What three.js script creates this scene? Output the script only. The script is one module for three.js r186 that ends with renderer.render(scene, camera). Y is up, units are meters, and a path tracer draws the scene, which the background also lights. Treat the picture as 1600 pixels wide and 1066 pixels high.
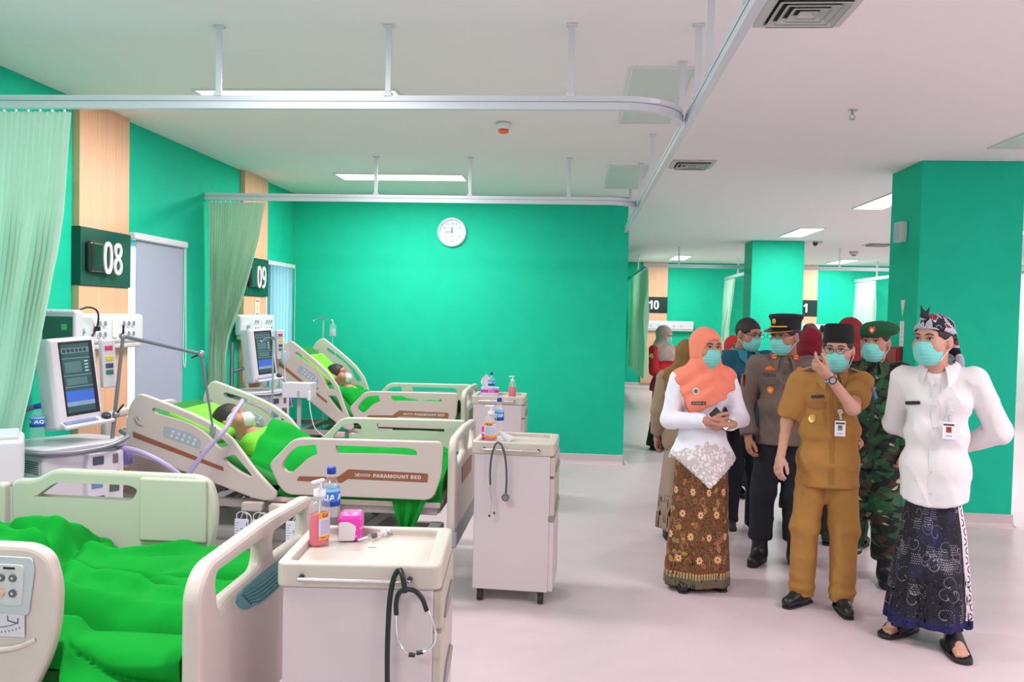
import * as THREE from 'three';
import { RoundedBoxGeometry } from 'three/addons/geometries/RoundedBoxGeometry.js';
import { mergeGeometries, mergeVertices, toCreasedNormals } from 'three/addons/utils/BufferGeometryUtils.js';
import { ImprovedNoise } from 'three/addons/math/ImprovedNoise.js';
import { RectAreaLightUniformsLib } from 'three/addons/lights/RectAreaLightUniformsLib.js';
import { FontLoader } from 'three/addons/loaders/FontLoader.js';
import { TextGeometry } from 'three/addons/geometries/TextGeometry.js';

// ---------------------------------------------------------------- camera, sky, lights, exposure
const scene = new THREE.Scene();
const camera = new THREE.PerspectiveCamera(45.21, 1600 / 1066, 0.05, 80);
const D2R = Math.PI / 180;
camera.position.set(0, 1.6, 0);
camera.rotation.set(-1.8 * D2R, 4.47 * D2R, 1.3 * D2R, 'YXZ');
scene.add(camera);
scene.background = new THREE.Color(0.75, 1.0, 1.05).multiplyScalar(3.0);   // overcast daylight outside the windows
const renderer = new THREE.WebGLRenderer({ antialias: true });
renderer.toneMapping = THREE.LinearToneMapping;
renderer.toneMappingExposure = 1.06;
renderer.shadowMap.enabled = true;
RectAreaLightUniformsLib.init();
const LIGHT_COLOR = new THREE.Color(1.0, 0.955, 0.97), LIGHT_POWER = 45, PANEL_GLOW = 2.5;
const CEIL = 2.9;
const WALL_X = -3.17, END_Z = -8.95, BACK_Z = -19.2, RIGHT_X = 9.4, FRONT_Z = 3.6;

// ---------------------------------------------------------------- helpers
const V = (x, y, z) => new THREE.Vector3(x, y, z);
let rs = 12345;
const rnd = () => { rs = (rs * 1664525 + 1013904223) >>> 0; return rs / 4294967296; };
const rr = (a, b) => a + (b - a) * rnd();
const NOISE = new ImprovedNoise();
const noise = (x, y, z) => NOISE.noise(x, y, z);
const used = {};
const numbered = (n) => { const k = (used[n] = (used[n] ?? -1) + 1); return k ? n + '_' + String(k).padStart(3, '0') : n; };
const shadow = (o) => { o.castShadow = true; o.receiveShadow = true; return o; };
function thing(name, label, category, pos = [0, 0, 0], turn = 0, group) {
  const o = new THREE.Group(); o.name = numbered(name); scene.add(o);
  o.position.set(...pos); o.rotation.y = turn; o.userData = { label, category };
  if (group) o.userData.group = group;
  return o;
}
function struct(name, pos = [0, 0, 0]) { const o = new THREE.Group(); o.name = name; o.userData = { kind: 'structure' }; o.position.set(...pos); scene.add(o); return o; }
function norm(g) {
  if (g.index) g = g.toNonIndexed();
  for (const k of Object.keys(g.attributes)) if (!['position', 'normal', 'uv', 'color'].includes(k)) g.deleteAttribute(k);
  if (!g.attributes.normal) g.computeVertexNormals();
  if (!g.attributes.uv) g.setAttribute('uv', new THREE.BufferAttribute(new Float32Array(g.attributes.position.count * 2), 2));
  return g;
}
function merge(list) { if (!Array.isArray(list)) return list; if (list.length === 1) return list[0]; return mergeGeometries(list.map(norm)); }
function part(parent, name, geos, m, label) {
  const o = shadow(new THREE.Mesh(merge(geos), m)); o.name = name; if (label) o.userData.label = label; parent.add(o); return o;
}
const mats = {};
function std(r, g, b, rough = 0.6, metal = 0, extra = {}) {
  const k = [r, g, b, rough, metal, JSON.stringify(extra)].join();
  if (!mats[k]) { const m = new THREE.MeshPhysicalMaterial({ roughness: rough, metalness: metal, ...extra }); m.color.setRGB(r, g, b); mats[k] = m; }
  return mats[k];
}
const hex = (h, rough = 0.6, metal = 0, extra = {}) => { const c = new THREE.Color(h); return std(c.r, c.g, c.b, rough, metal, extra); };
const box = (w, h, d, x = 0, y = 0, z = 0) => new THREE.BoxGeometry(w, h, d).translate(x, y, z);
const rbox = (w, h, d, x = 0, y = 0, z = 0, r = 0.01, s = 3) => new RoundedBoxGeometry(w, h, d, s, Math.min(r, w / 2.01, h / 2.01, d / 2.01)).translate(x, y, z);
function cyl(a, b, r0, r1 = r0, seg = 16) {
  const A = V(...a), B = V(...b), d = B.clone().sub(A), g = new THREE.CylinderGeometry(r1, r0, d.length(), seg);
  g.applyQuaternion(new THREE.Quaternion().setFromUnitVectors(V(0, 1, 0), d.clone().normalize()));
  return g.translate((A.x + B.x) / 2, (A.y + B.y) / 2, (A.z + B.z) / 2);
}
const tube = (pts, r, n = 40, seg = 10, closed = false) => new THREE.TubeGeometry(new THREE.CatmullRomCurve3(pts.map((p) => V(...p)), closed, 'centripetal'), n, r, seg, closed);
const lathe = (prof, seg = 28) => new THREE.LatheGeometry(prof.map((p) => new THREE.Vector2(...p)), seg);
const sph = (x, y, z, rx, ry = rx, rz = rx, s = 18) => new THREE.SphereGeometry(1, s, Math.ceil(s * 0.7)).scale(rx, ry, rz).translate(x, y, z);
function roundPts(pts, r) {                                   // closed polygon with rounded corners -> Shape or Path commands
  const n = pts.length, out = [];
  for (let i = 0; i < n; i++) {
    const p = pts[i], a = pts[(i + n - 1) % n], b = pts[(i + 1) % n];
    const la = Math.hypot(a[0] - p[0], a[1] - p[1]), lb = Math.hypot(b[0] - p[0], b[1] - p[1]);
    const q = Math.min(Array.isArray(r) ? r[i] : r, la / 2.05, lb / 2.05);
    out.push([[p[0] + (a[0] - p[0]) / la * q, p[1] + (a[1] - p[1]) / la * q], p, [p[0] + (b[0] - p[0]) / lb * q, p[1] + (b[1] - p[1]) / lb * q]]);
  }
  return out;
}
function path(pts, r, P = new THREE.Shape()) {
  const q = roundPts(pts, r); P.moveTo(...q[0][0]);
  q.forEach(([a, c, b], i) => { if (i) P.lineTo(...a); P.quadraticCurveTo(...c, ...b); });
  P.closePath(); return P;
}
function plate(pts, r, depth, bevel = 0.006, holes = [], hr = 0.02, cs = 5) {   // extruded rounded outline, centred on z = 0
  const s = path(pts, r); for (const h of holes) s.holes.push(path(h, hr, new THREE.Path()));
  const g = new THREE.ExtrudeGeometry(s, { depth: depth - 2 * bevel, bevelEnabled: bevel > 0, bevelThickness: bevel, bevelSize: bevel, bevelOffset: -bevel, bevelSegments: 3, curveSegments: cs });
  return g.translate(0, 0, -depth / 2 + bevel);
}
const rot = (g, x = 0, y = 0, z = 0) => g.rotateX(x).rotateY(y).rotateZ(z);
function planarUV(g, ax = 'x', ay = 'y', sx = 1, sy = 1) {
  const p = g.attributes.position, n = p.count, uv = new Float32Array(n * 2), get = { x: (i) => p.getX(i), y: (i) => p.getY(i), z: (i) => p.getZ(i) };
  for (let i = 0; i < n; i++) { uv[2 * i] = get[ax](i) * sx; uv[2 * i + 1] = get[ay](i) * sy; }
  g.setAttribute('uv', new THREE.BufferAttribute(uv, 2)); return g;
}
function boxUV(g, s = 1) {                                     // uv in metres by the dominant normal axis
  g = norm(g); const p = g.attributes.position, nn = g.attributes.normal, uv = g.attributes.uv.array;
  for (let i = 0; i < p.count; i++) {
    const ax = Math.abs(nn.getX(i)), ay = Math.abs(nn.getY(i)), az = Math.abs(nn.getZ(i));
    const [u, v] = ax >= ay && ax >= az ? [p.getZ(i), p.getY(i)] : ay >= az ? [p.getX(i), p.getZ(i)] : [p.getX(i), p.getY(i)];
    uv[2 * i] = u * s; uv[2 * i + 1] = v * s;
  }
  return g;
}
function canvasTex(w, h, draw, color = true, rep = null) {
  const c = document.createElement('canvas'); c.width = w; c.height = h; const x = c.getContext('2d'); draw(x, w, h);
  const t = new THREE.CanvasTexture(c); if (color) t.colorSpace = THREE.SRGBColorSpace;
  t.wrapS = t.wrapT = THREE.RepeatWrapping; if (rep) t.repeat.set(...rep); t.anisotropy = 4; return t;
}
function noiseTex(n, f, a, b, oct = 3, color = false) {        // tileable-enough value noise from a grey a to b (0..255)
  const d = new Uint8Array(n * n * 4);
  for (let y = 0; y < n; y++) for (let x = 0; x < n; x++) {
    let v = 0, amp = 1, tot = 0;
    const u = x / n * Math.PI * 2, w = y / n * Math.PI * 2;
    for (let o = 0; o < oct; o++) { const k = f * 2 ** o / 6.283; v += amp * noise(Math.cos(u) * k + 5 * o, Math.sin(u) * k + Math.cos(w) * k, Math.sin(w) * k + 9.3 * o); tot += amp; amp *= 0.55; }
    const q = Math.max(0, Math.min(255, a + (b - a) * (0.5 + 0.9 * v / tot))); const i = 4 * (y * n + x); d[i] = d[i + 1] = d[i + 2] = q; d[i + 3] = 255;
  }
  const t = new THREE.DataTexture(d, n, n); t.magFilter = THREE.LinearFilter; t.minFilter = THREE.LinearMipmapLinearFilter; t.generateMipmaps = true; t.wrapS = t.wrapT = THREE.RepeatWrapping;
  if (color) t.colorSpace = THREE.SRGBColorSpace; t.needsUpdate = true; return t;
}
const fabricBump = noiseTex(256, 40, 0, 255, 2);
const textPlate = (w, h, tex, x, y, z, m = {}) => ({ g: new THREE.PlaneGeometry(w, h).translate(x, y, z), m: new THREE.MeshPhysicalMaterial({ map: tex, roughness: 0.5, ...m }) });

// ---------------------------------------------------------------- shared materials
const wallBump = noiseTex(256, 24, 0, 255, 3);
const wallTone = noiseTex(512, 9, 246, 255, 4, true);
const GREEN = new THREE.MeshPhysicalMaterial({ roughness: 0.7, specularIntensity: 0.35, bumpMap: wallBump, bumpScale: 0.0006, map: wallTone }); GREEN.color.setRGB(0.012, 0.58, 0.36);
const OFFWHITE = std(0.80, 0.77, 0.77, 0.8);
const CEILM = std(0.91, 0.86, 0.88, 0.9);
const floorTone = noiseTex(512, 14, 246, 255, 4, true);
const FLOORM = new THREE.MeshPhysicalMaterial({ roughness: 0.36, map: floorTone, specularIntensity: 0.6 }); FLOORM.color.setRGB(0.67, 0.545, 0.58);
const TRIMM = std(0.66, 0.56, 0.56, 0.5);
const WHITE = std(0.78, 0.78, 0.8, 0.4), ALU = std(0.72, 0.75, 0.82, 0.35, 0.25), CHROME = std(0.8, 0.8, 0.82, 0.18, 1), STEEL = std(0.36, 0.37, 0.4, 0.32, 0.85);
const BLACK = std(0.012, 0.012, 0.014, 0.45), RUBBER = std(0.02, 0.02, 0.022, 0.7), GREYP = std(0.33, 0.33, 0.35, 0.5);
const woodTex = canvasTex(512, 512, (x, w, h) => {
  x.fillStyle = '#fff'; x.fillRect(0, 0, w, h);
  for (let i = 0; i < 240; i++) { x.strokeStyle = `rgba(${120 + 60 * rnd() | 0},${70 + 50 * rnd() | 0},40,${0.03 + 0.09 * rnd()})`; x.lineWidth = 0.5 + 2 * rnd(); const px = w * rnd(); x.beginPath(); x.moveTo(px, 0); x.bezierCurveTo(px + rr(-8, 8), h / 3, px + rr(-8, 8), h * 0.66, px + rr(-4, 4), h); x.stroke(); }
});
const WOOD = new THREE.MeshPhysicalMaterial({ map: woodTex, roughness: 0.45 }); WOOD.color.setRGB(0.88, 0.50, 0.31);

// ---------------------------------------------------------------- room shell
{
  const fl = struct('floor'); part(fl, 'vinyl', boxUV(box(RIGHT_X - WALL_X + 0.6, 0.12, FRONT_Z - BACK_Z + 0.6, (RIGHT_X + WALL_X) / 2, -0.06, (FRONT_Z + BACK_Z) / 2), 0.35), FLOORM);
  const ce = struct('ceiling'); part(ce, 'plaster', box(RIGHT_X - WALL_X + 0.6, 0.12, FRONT_Z - BACK_Z + 0.6, (RIGHT_X + WALL_X) / 2, CEIL + 0.06, (FRONT_Z + BACK_Z) / 2), CEILM);
  // left wall in the z-y plane with its window openings
  const s = new THREE.Shape([[-FRONT_Z - 0.2, 0], [-BACK_Z + 0.2, 0], [-BACK_Z + 0.2, CEIL], [-FRONT_Z - 0.2, CEIL]].map((p) => new THREE.Vector2(...p)));
  for (const [a, b] of [[5.58, 6.3], [8.12, 8.82], [3.0, 3.7]]) s.holes.push(new THREE.Path([[a, 0.75], [b, 0.75], [b, 2.08], [a, 2.08]].map((p) => new THREE.Vector2(...p))));
  const wl = struct('wall_left'); part(wl, 'plaster', boxUV(new THREE.ExtrudeGeometry(s, { depth: 0.2, bevelEnabled: false }).rotateY(Math.PI / 2).translate(WALL_X - 0.2, 0, 0), 0.8), GREEN);
  const wall = (name, w, h, d, x, y, z, m = GREEN) => part(struct(name), 'plaster', boxUV(box(w, h, d, x, y, z), 0.8), m);
  wall('wall_end', 0.54 - WALL_X, CEIL, 0.2, (0.54 + WALL_X) / 2, CEIL / 2, END_Z - 0.1);
  wall('wall_inner', 0.2, CEIL, END_Z - 0.2 - BACK_Z, 0.44, CEIL / 2, (END_Z - 0.2 + BACK_Z) / 2);
  wall('wall_back', RIGHT_X - WALL_X + 0.4, CEIL, 0.2, (RIGHT_X + WALL_X) / 2, CEIL / 2, BACK_Z - 0.1);
  wall('wall_right', 0.2, CEIL, FRONT_Z - BACK_Z + 0.4, RIGHT_X + 0.1, CEIL / 2, (FRONT_Z + BACK_Z) / 2, OFFWHITE);
  wall('wall_front', RIGHT_X - WALL_X + 0.4, CEIL, 0.2, (RIGHT_X + WALL_X) / 2, CEIL / 2, FRONT_Z + 0.1, OFFWHITE);
  const pr = struct('wall_pillar_near'); part(pr, 'plaster', boxUV(rbox(0.79, CEIL, 0.62, 3.095, CEIL / 2, -7.08, 0.01), 0.8), GREEN);
  const pm = struct('wall_pillar_far'); part(pm, 'plaster', boxUV(rbox(0.83, CEIL, 0.6, 3.215, CEIL / 2, -13.85, 0.01), 0.8), GREEN);
  // coved skirting
  const cove = (len) => { const g = new THREE.ExtrudeGeometry(new THREE.Shape([[0, 0], [0.05, 0], [0.028, 0.012], [0.016, 0.035], [0.012, 0.1], [0, 0.105]].map((p) => new THREE.Vector2(...p))), { depth: len, bevelEnabled: false }); return g; };
  const bb = (name, list) => { const o = struct(name); for (const [len, x, z, a] of list) part(o, 'skirting', cove(len).rotateY(a).translate(x, 0, z), TRIMM); };
  bb('baseboard_end', [[0.54 - WALL_X, 0.54, END_Z, -Math.PI / 2], [0.2, 0.54, END_Z - 0.2, 0]]);
  bb('baseboard_left', [[FRONT_Z - END_Z, WALL_X, END_Z, 0]]);
  bb('baseboard_back', [[RIGHT_X - 0.54, RIGHT_X, BACK_Z, -Math.PI / 2]]);
  bb('baseboard_pillar_near', [[0.79, 3.49, -6.77, -Math.PI / 2], [0.62, 2.7, -6.77, Math.PI], [0.62, 3.49, -7.39, 0]]);
  bb('baseboard_pillar_far', [[0.83, 3.63, -13.55, -Math.PI / 2], [0.6, 2.8, -13.55, Math.PI]]);
}
// windows with frames, panes and sills
function windowUnit(n, z0, z1) {
  const o = struct('window_' + n), zc = (z0 + z1) / 2, w = z1 - z0, f = std(0.8, 0.82, 0.84, 0.35);
  for (const z of [z0 + 0.02, z1 - 0.02]) part(o, 'frame_jamb', rbox(0.06, 1.33, 0.04, WALL_X - 0.1, 1.415, -z, 0.004), f);
  for (const y of [0.77, 2.06]) part(o, 'frame_rail', rbox(0.06, 0.04, w - 0.08, WALL_X - 0.1, y, -zc, 0.004), f);
  part(o, 'pane', box(0.006, 1.25, w - 0.08, WALL_X - 0.1, 1.415, -zc), new THREE.MeshPhysicalMaterial({ color: 0xe8fbff, roughness: 0.02, transmission: 1, thickness: 0 }));
}
windowUnit(1, 5.58, 6.3); windowUnit(2, 8.12, 8.82); windowUnit(3, 3.0, 3.7);

// ---------------------------------------------------------------- ceiling light panels
function lightPanel(x, z, alongX, lit, label, group) {
  const w = alongX ? 1.2 : 0.32, d = alongX ? 0.32 : 1.2;
  const o = thing('ceiling_light', label, 'light', [x, CEIL, z], 0, group);
  const fr = std(0.8, 0.8, 0.82, 0.4);
  part(o, 'frame', [box(w + 0.03, 0.012, 0.015, 0, -0.006, d / 2 + 0.0075), box(w + 0.03, 0.012, 0.015, 0, -0.006, -d / 2 - 0.0075), box(0.015, 0.012, d, w / 2 + 0.0075, -0.006, 0), box(0.015, 0.012, d, -w / 2 - 0.0075, -0.006, 0)], fr);
  const m = lit ? new THREE.MeshStandardMaterial({ color: 0xffffff, emissive: LIGHT_COLOR, emissiveIntensity: PANEL_GLOW, roughness: 0.6 }) : std(0.66, 0.73, 0.70, 0.4);
  part(o, 'diffuser', box(w, 0.006, d, 0, -0.004, 0), m);
  if (lit) { const l = new THREE.RectAreaLight(LIGHT_COLOR, LIGHT_POWER, w, d); l.position.set(0, -0.012, 0); l.rotation.x = -Math.PI / 2; o.add(l); }
}
const off = 'unlit ceiling panels';
lightPanel(-1.69, -4.9, true, true, 'lit ceiling panel partly hidden behind the nearest curtain track', 'lit ceiling panels');
lightPanel(-1.70, -7.76, true, true, 'long lit ceiling panel in front of the green clock wall', 'lit ceiling panels');
lightPanel(3.25, -9.0, false, true, 'lit ceiling panel cut off by the big near pillar', 'lit ceiling panels');
lightPanel(3.22, -12.25, false, true, 'lit ceiling panel just in front of the middle green pillar', 'lit ceiling panels');
lightPanel(2.15, -17.6, false, true, 'small distant lit ceiling panel above the bay numbered ten', 'lit ceiling panels');
lightPanel(5.6, -18.0, false, true, 'small distant lit ceiling panel between the two pillars', 'lit ceiling panels');
lightPanel(0.42, -4.92, false, false, 'unlit ceiling panel beside the curtain track, nearer one', off);
lightPanel(0.42, -7.68, false, false, 'unlit ceiling panel beside the curtain track, farther one', off);
lightPanel(3.13, -5.66, false, false, 'unlit ceiling panel at the picture edge above the near pillar', off);
for (const [x, z, ax] of [[-1.69, -1.9, 1], [-1.69, 0.9, 1], [3.13, -2.4, 0], [3.13, 0.8, 0], [4.7, -1.8, 0], [6.0, -3.5, 0], [6.0, -7.5, 0], [6.0, -12.25, 0], [8.2, -18, 0]])
  lightPanel(x, z, !!ax, true, 'lit ceiling panel further along the ward outside the picture', 'lit ceiling panels outside the picture');
// ---------------------------------------------------------------- wood pilasters, bay numbers and bedhead service panels
const fontThin = await new FontLoader().loadAsync('fonts/droid/droid_sans_regular.typeface.json');
const font = await new FontLoader().loadAsync('fonts/droid/droid_sans_bold.typeface.json');
const SIGN_GREEN = std(0.008, 0.075, 0.05, 0.4), SIGN_BLACK = std(0.006, 0.03, 0.026, 0.35), LETTER = std(0.85, 0.86, 0.9, 0.35);
function pilaster(n, frame) {                                   // local: x along the wall (right when facing it), z out of the wall
  const o = struct('trim_' + n); o.position.set(...frame.pos); o.rotation.y = frame.turn;
  for (const [y0, y1] of [[0.1, 1.728], [2.098, CEIL]]) part(o, 'wood_panel', boxUV(rbox(0.57, y1 - y0, 0.05, 0, (y0 + y1) / 2, 0.025, 0.003, 1), 1.6), WOOD);
  part(o, 'wood_core', box(0.55, 0.42, 0.03, 0, 1.9, 0.016), WOOD);
}
function baySign(frame, text, label, plaque) {
  const o = thing('bay_number_sign', label, 'sign', frame.pos, frame.turn, 'bay number signs');
  part(o, 'board', rbox(0.58, 0.366, 0.062, 0, 1.913, 0.031, 0.003, 1), plaque ? SIGN_GREEN : SIGN_BLACK);
  if (plaque) part(o, 'gloss_plaque', rbox(0.30, 0.2, 0.05, -0.095, 1.915, 0.08, 0.024, 5), std(0.015, 0.014, 0.012, 0.06, 0, { clearcoat: 1 }), 'glossy black rounded plaque behind the digits');
  const chars = [...text]; let x = plaque ? -0.115 : -0.14;
  for (const ch of chars) {
    const g = new TextGeometry(ch, { font: plaque ? fontThin : font, size: 0.2, depth: plaque ? 0.008 : 0.02, curveSegments: 6, bevelEnabled: true, bevelSize: plaque ? 0.004 : 0.002, bevelThickness: 0.002, bevelSegments: 1 }); g.scale(plaque ? 0.74 : 0.86, 1, 1); g.computeBoundingBox();
    const w = g.boundingBox.max.x - g.boundingBox.min.x; part(o, 'digit', g.translate(x - g.boundingBox.min.x, 1.815, plaque ? 0.105 : 0.064), LETTER); x += w + (plaque ? 0.018 : 0.026);
  }
}
const F8 = { pos: [WALL_X, 0, -5.21], turn: Math.PI / 2 }, F9 = { pos: [WALL_X, 0, -7.77], turn: Math.PI / 2 }, F10 = { pos: [1.79, 0, BACK_Z], turn: 0 }, F11 = { pos: [5.16, 0, BACK_Z], turn: 0 };
[F8, F9, F10, F11].forEach((f, i) => pilaster(i + 1, f));
baySign(F8, '08', 'dark green sign with white digits 08 on the wooden wall column', true);
baySign(F9, '09', 'dark green sign with white digits 09 half hidden by the curtain', true);
baySign(F10, '10', 'dark sign with white digits 10 on the far back wall');
baySign(F11, '11', 'dark sign partly hidden by the middle pillar, one digit visible');

function servicePanel(frame, x0, x1, label, sockets) {
  const o = thing('bedhead_service_panel', label, 'wall panel', frame.pos, frame.turn, 'bedhead service panels');
  const w = x1 - x0, xc = (x0 + x1) / 2, m = std(0.74, 0.74, 0.77, 0.35);
  part(o, 'housing', rbox(w, 0.2, 0.07, xc, 1.45, 0.085, 0.03, 4), m);
  part(o, 'lower_rail', rbox(w - 0.04, 0.035, 0.05, xc, 1.335, 0.085, 0.012, 3), std(0.62, 0.56, 0.55, 0.4));
  if (!sockets) { for (let i = 0; i < 5; i++) part(o, 'socket', rbox(0.06, 0.05, 0.012, xc - w / 2 + 0.25 + i * 0.17, 1.45, 0.125, 0.008, 2), std(0.6, 0.62, 0.66, 0.4)); return o; }
  for (let r = 0; r < 2; r++) for (let i = 0; i < 5; i++) {
    const sx = x0 + [0.32, 0.38, 0.6, 0.66, 0.72][i], sy = 1.485 - r * 0.07, s = part(o, 'socket', [cyl([sx, sy, 0.118], [sx, sy, 0.126], 0.026, 0.025, 20)], WHITE);
    part(s, 'socket_well', [cyl([sx, sy, 0.1262], [sx, sy, 0.1268], 0.018, 0.018, 16)], std(0.25, 0.25, 0.3, 0.6));
  }
  part(o, 'switch', rbox(0.05, 0.12, 0.012, x0 + 0.49, 1.45, 0.123, 0.006, 2), WHITE);
  part(o, 'gas_outlet', [cyl([x0 + 0.14, 1.45, 0.12], [x0 + 0.14, 1.45, 0.15], 0.024, 0.02)], std(0.6, 0.75, 0.7, 0.4));
  return o;
}
servicePanel(F8, -0.5, 0.37, 'white bedhead panel with sockets below the sign 08', true);
servicePanel(F9, -0.5, 0.33, 'white bedhead socket panel half hidden behind the drawn back curtain', true);
servicePanel({ pos: [1.79, 0, BACK_Z], turn: 0 }, -0.32, 0.9, 'long white bedhead panel under the distant sign 10');
servicePanel({ pos: [5.16, 0, BACK_Z], turn: 0 }, -0.32, 0.9, 'distant bedhead panel behind the heads near the sign eleven');

// instruction card under the sign 09
{
  const t = canvasTex(64, 160, (x) => { x.fillStyle = '#f4f1ea'; x.fillRect(0, 0, 64, 160); x.fillStyle = '#d98a8a'; x.fillRect(4, 6, 56, 18); x.fillStyle = '#e7c53a'; x.fillRect(20, 40, 24, 50); x.fillStyle = '#8b95b8'; x.fillRect(8, 100, 48, 16); x.fillStyle = '#bfa23c'; x.fillRect(0, 124, 64, 36); x.fillStyle = '#5d5a2a'; x.fillRect(8, 134, 48, 4); x.fillRect(8, 146, 48, 4); });
  const o = thing('notice_card', 'small printed card on the wood below the sign 09', 'notice', [WALL_X, 0, -7.77], Math.PI / 2);
  part(o, 'card', rbox(0.11, 0.22, 0.004, 0.03, 1.595, 0.053, 0.001, 1), WHITE);
  const p = textPlate(0.106, 0.216, t, 0.03, 1.595, 0.0556); part(o, 'print', p.g, p.m);
}

// ---------------------------------------------------------------- window blinds
{
  const o = thing('roller_blind', 'grey roller blind drawn down over the window beside the sign 08', 'blind', [WALL_X, 0, 0]);
  const bl = std(0.44, 0.48, 0.60, 0.85, 0, { transmission: 0.12, thickness: 0 });
  part(o, 'head_rail', rbox(0.06, 0.05, 0.78, 0.035, 2.10, -5.95, 0.01), WHITE);
  part(o, 'fabric', box(0.004, 1.52, 0.70, 0.035, 1.33, -5.965), bl);
  part(o, 'bottom_bar', rbox(0.018, 0.03, 0.70, 0.035, 0.56, -5.965, 0.006), WHITE);
  part(o, 'bead_chain', tube([[0.05, 2.08, -6.33], [0.05, 1.7, -6.335], [0.052, 1.2, -6.34], [0.055, 1.12, -6.32], [0.055, 1.16, -6.3], [0.052, 1.7, -6.305], [0.05, 2.08, -6.31]], 0.0035, 60, 5), WHITE);
  const v = thing('vertical_blind', 'blue grey vertical slat blind beside the sign 09', 'blind', [WALL_X, 0, 0]);
  part(v, 'head_rail', rbox(0.05, 0.045, 0.78, 0.035, 2.08, -8.47, 0.01), WHITE);
  for (let i = 0; i < 8; i++) part(v, 'slat', rot(box(0.002, 1.5, 0.088), 0, 0.75, 0).translate(0.035, 1.305, -8.145 - i * 0.092), std(0.40, 0.50, 0.55, 0.8, 0, { transmission: 0.05, thickness: 0 }));
  part(v, 'pull_cord', tube([[0.06, 2.06, -8.85], [0.06, 1.5, -8.855], [0.06, 1.0, -8.85]], 0.003, 20, 5), WHITE);
}

// ---------------------------------------------------------------- wall clock
{
  const o = thing('wall_clock', 'round white wall clock on the green end wall', 'clock', [-1.385, 2.495, END_Z]);
  const face = canvasTex(512, 512, (x) => {
    x.fillStyle = '#cfd3f2'; x.fillRect(0, 0, 512, 512); x.fillStyle = '#8d92b4'; x.font = 'bold 62px sans-serif'; x.textAlign = 'center'; x.textBaseline = 'middle';
    for (let i = 1; i <= 12; i++) { const a = i * Math.PI / 6; x.fillText(String(i), 256 + 185 * Math.sin(a), 256 - 185 * Math.cos(a)); }
  });
  part(o, 'rim', lathe([[0.128, 0.006], [0.135, 0.0], [0.158, 0.0], [0.162, 0.012], [0.158, 0.036], [0.146, 0.046], [0.136, 0.04], [0.132, 0.022], [0.128, 0.016]], 56).rotateX(Math.PI / 2), std(0.82, 0.84, 0.88, 0.25));
  part(o, 'dial', new THREE.CircleGeometry(0.134, 48).translate(0, 0, 0.018), new THREE.MeshPhysicalMaterial({ map: face, roughness: 0.25, clearcoat: 1, clearcoatRoughness: 0.03 }));
  const hand = (l, w, a, z) => box(w, l, 0.002, 0, l / 2 - 0.012, z).rotateZ(a);
  part(o, 'hour_hand', hand(0.066, 0.009, 0.02, 0.022), BLACK); part(o, 'minute_hand', hand(0.095, 0.006, Math.PI / 2, 0.025), BLACK); part(o, 'second_hand', hand(0.07, 0.002, Math.PI - 0.05, 0.027), BLACK);
  part(o, 'hub', cyl([0, 0, 0.018], [0, 0, 0.03], 0.006), BLACK);
}

// ---------------------------------------------------------------- curtain tracks
const TY = 2.55;
function track(label, pts, hangers, ends = []) {
  const o = thing('curtain_track', label, 'curtain rail', [0, 0, 0], 0, 'ceiling hung curtain tracks');
  const P = pts.map((p) => V(p[0], 0, p[1]));
  // swept two lip aluminium section
  const sec = [[-0.014, 0.03], [0.014, 0.03], [0.014, 0.004], [0.016, 0.002], [0.016, -0.03], [-0.016, -0.03], [-0.016, 0.002], [-0.014, 0.004]];
  const pos = [], idx = [];
  P.forEach((p, i) => {
    const a = P[Math.max(0, i - 1)], b = P[Math.min(P.length - 1, i + 1)], t = b.clone().sub(a).normalize(), n = V(-t.z, 0, t.x);
    let k = 1; if (i && i < P.length - 1) { const t0 = p.clone().sub(a).normalize(); k = 1 / Math.max(0.5, t0.dot(t)); }
    for (const [u, v] of sec) pos.push(p.x + n.x * u * k, TY + v, p.z + n.z * u * k);
  });
  const m = sec.length;
  for (let i = 0; i + 1 < P.length; i++) for (let j = 0; j < m; j++) { const a = i * m + j, b = i * m + (j + 1) % m; idx.push(a, a + m, b, b, a + m, b + m); }
  const cap = (o0) => { for (let j = 1; j + 1 < m; j++) idx.push(o0, o0 + j, o0 + j + 1); }; cap(0); cap((P.length - 1) * m);
  let g = new THREE.BufferGeometry(); g.setAttribute('position', new THREE.Float32BufferAttribute(pos, 3)); g.setIndex(idx); g = g.toNonIndexed(); g.computeVertexNormals();
  part(o, 'rail', g, ALU);
  part(o, 'slot_shadow_gap', P.slice(0, -1).map((p, i) => { const q = P[i + 1], d = Math.hypot(q.x - p.x, q.z - p.z); return box(d, 0.002, 0.036).rotateY(Math.atan2(-(q.z - p.z), q.x - p.x)).translate((p.x + q.x) / 2, TY + 0.0028, (p.z + q.z) / 2); }), std(0.2, 0.22, 0.27, 0.6)).name = 'rail_joint';
  for (const [x, z] of hangers) {
    const h = part(o, 'hanger', rbox(0.028, CEIL - TY - 0.03, 0.014, x, (CEIL + TY + 0.03) / 2, z, 0.003, 1), ALU);
    part(h, 'ceiling_plate', rbox(0.05, 0.012, 0.03, x, CEIL - 0.006, z, 0.003, 1), ALU);
    part(h, 'clamp', rbox(0.04, 0.02, 0.036, x, TY + 0.036, z, 0.003, 1), ALU);
  }
}
const arc = (cx, cz, r, a0, a1, n = 10) => Array.from({ length: n + 1 }, (_, i) => { const a = a0 + (a1 - a0) * i / n; return [cx + r * Math.cos(a), cz + r * Math.sin(a)]; });
const LX = 0.505;
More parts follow.
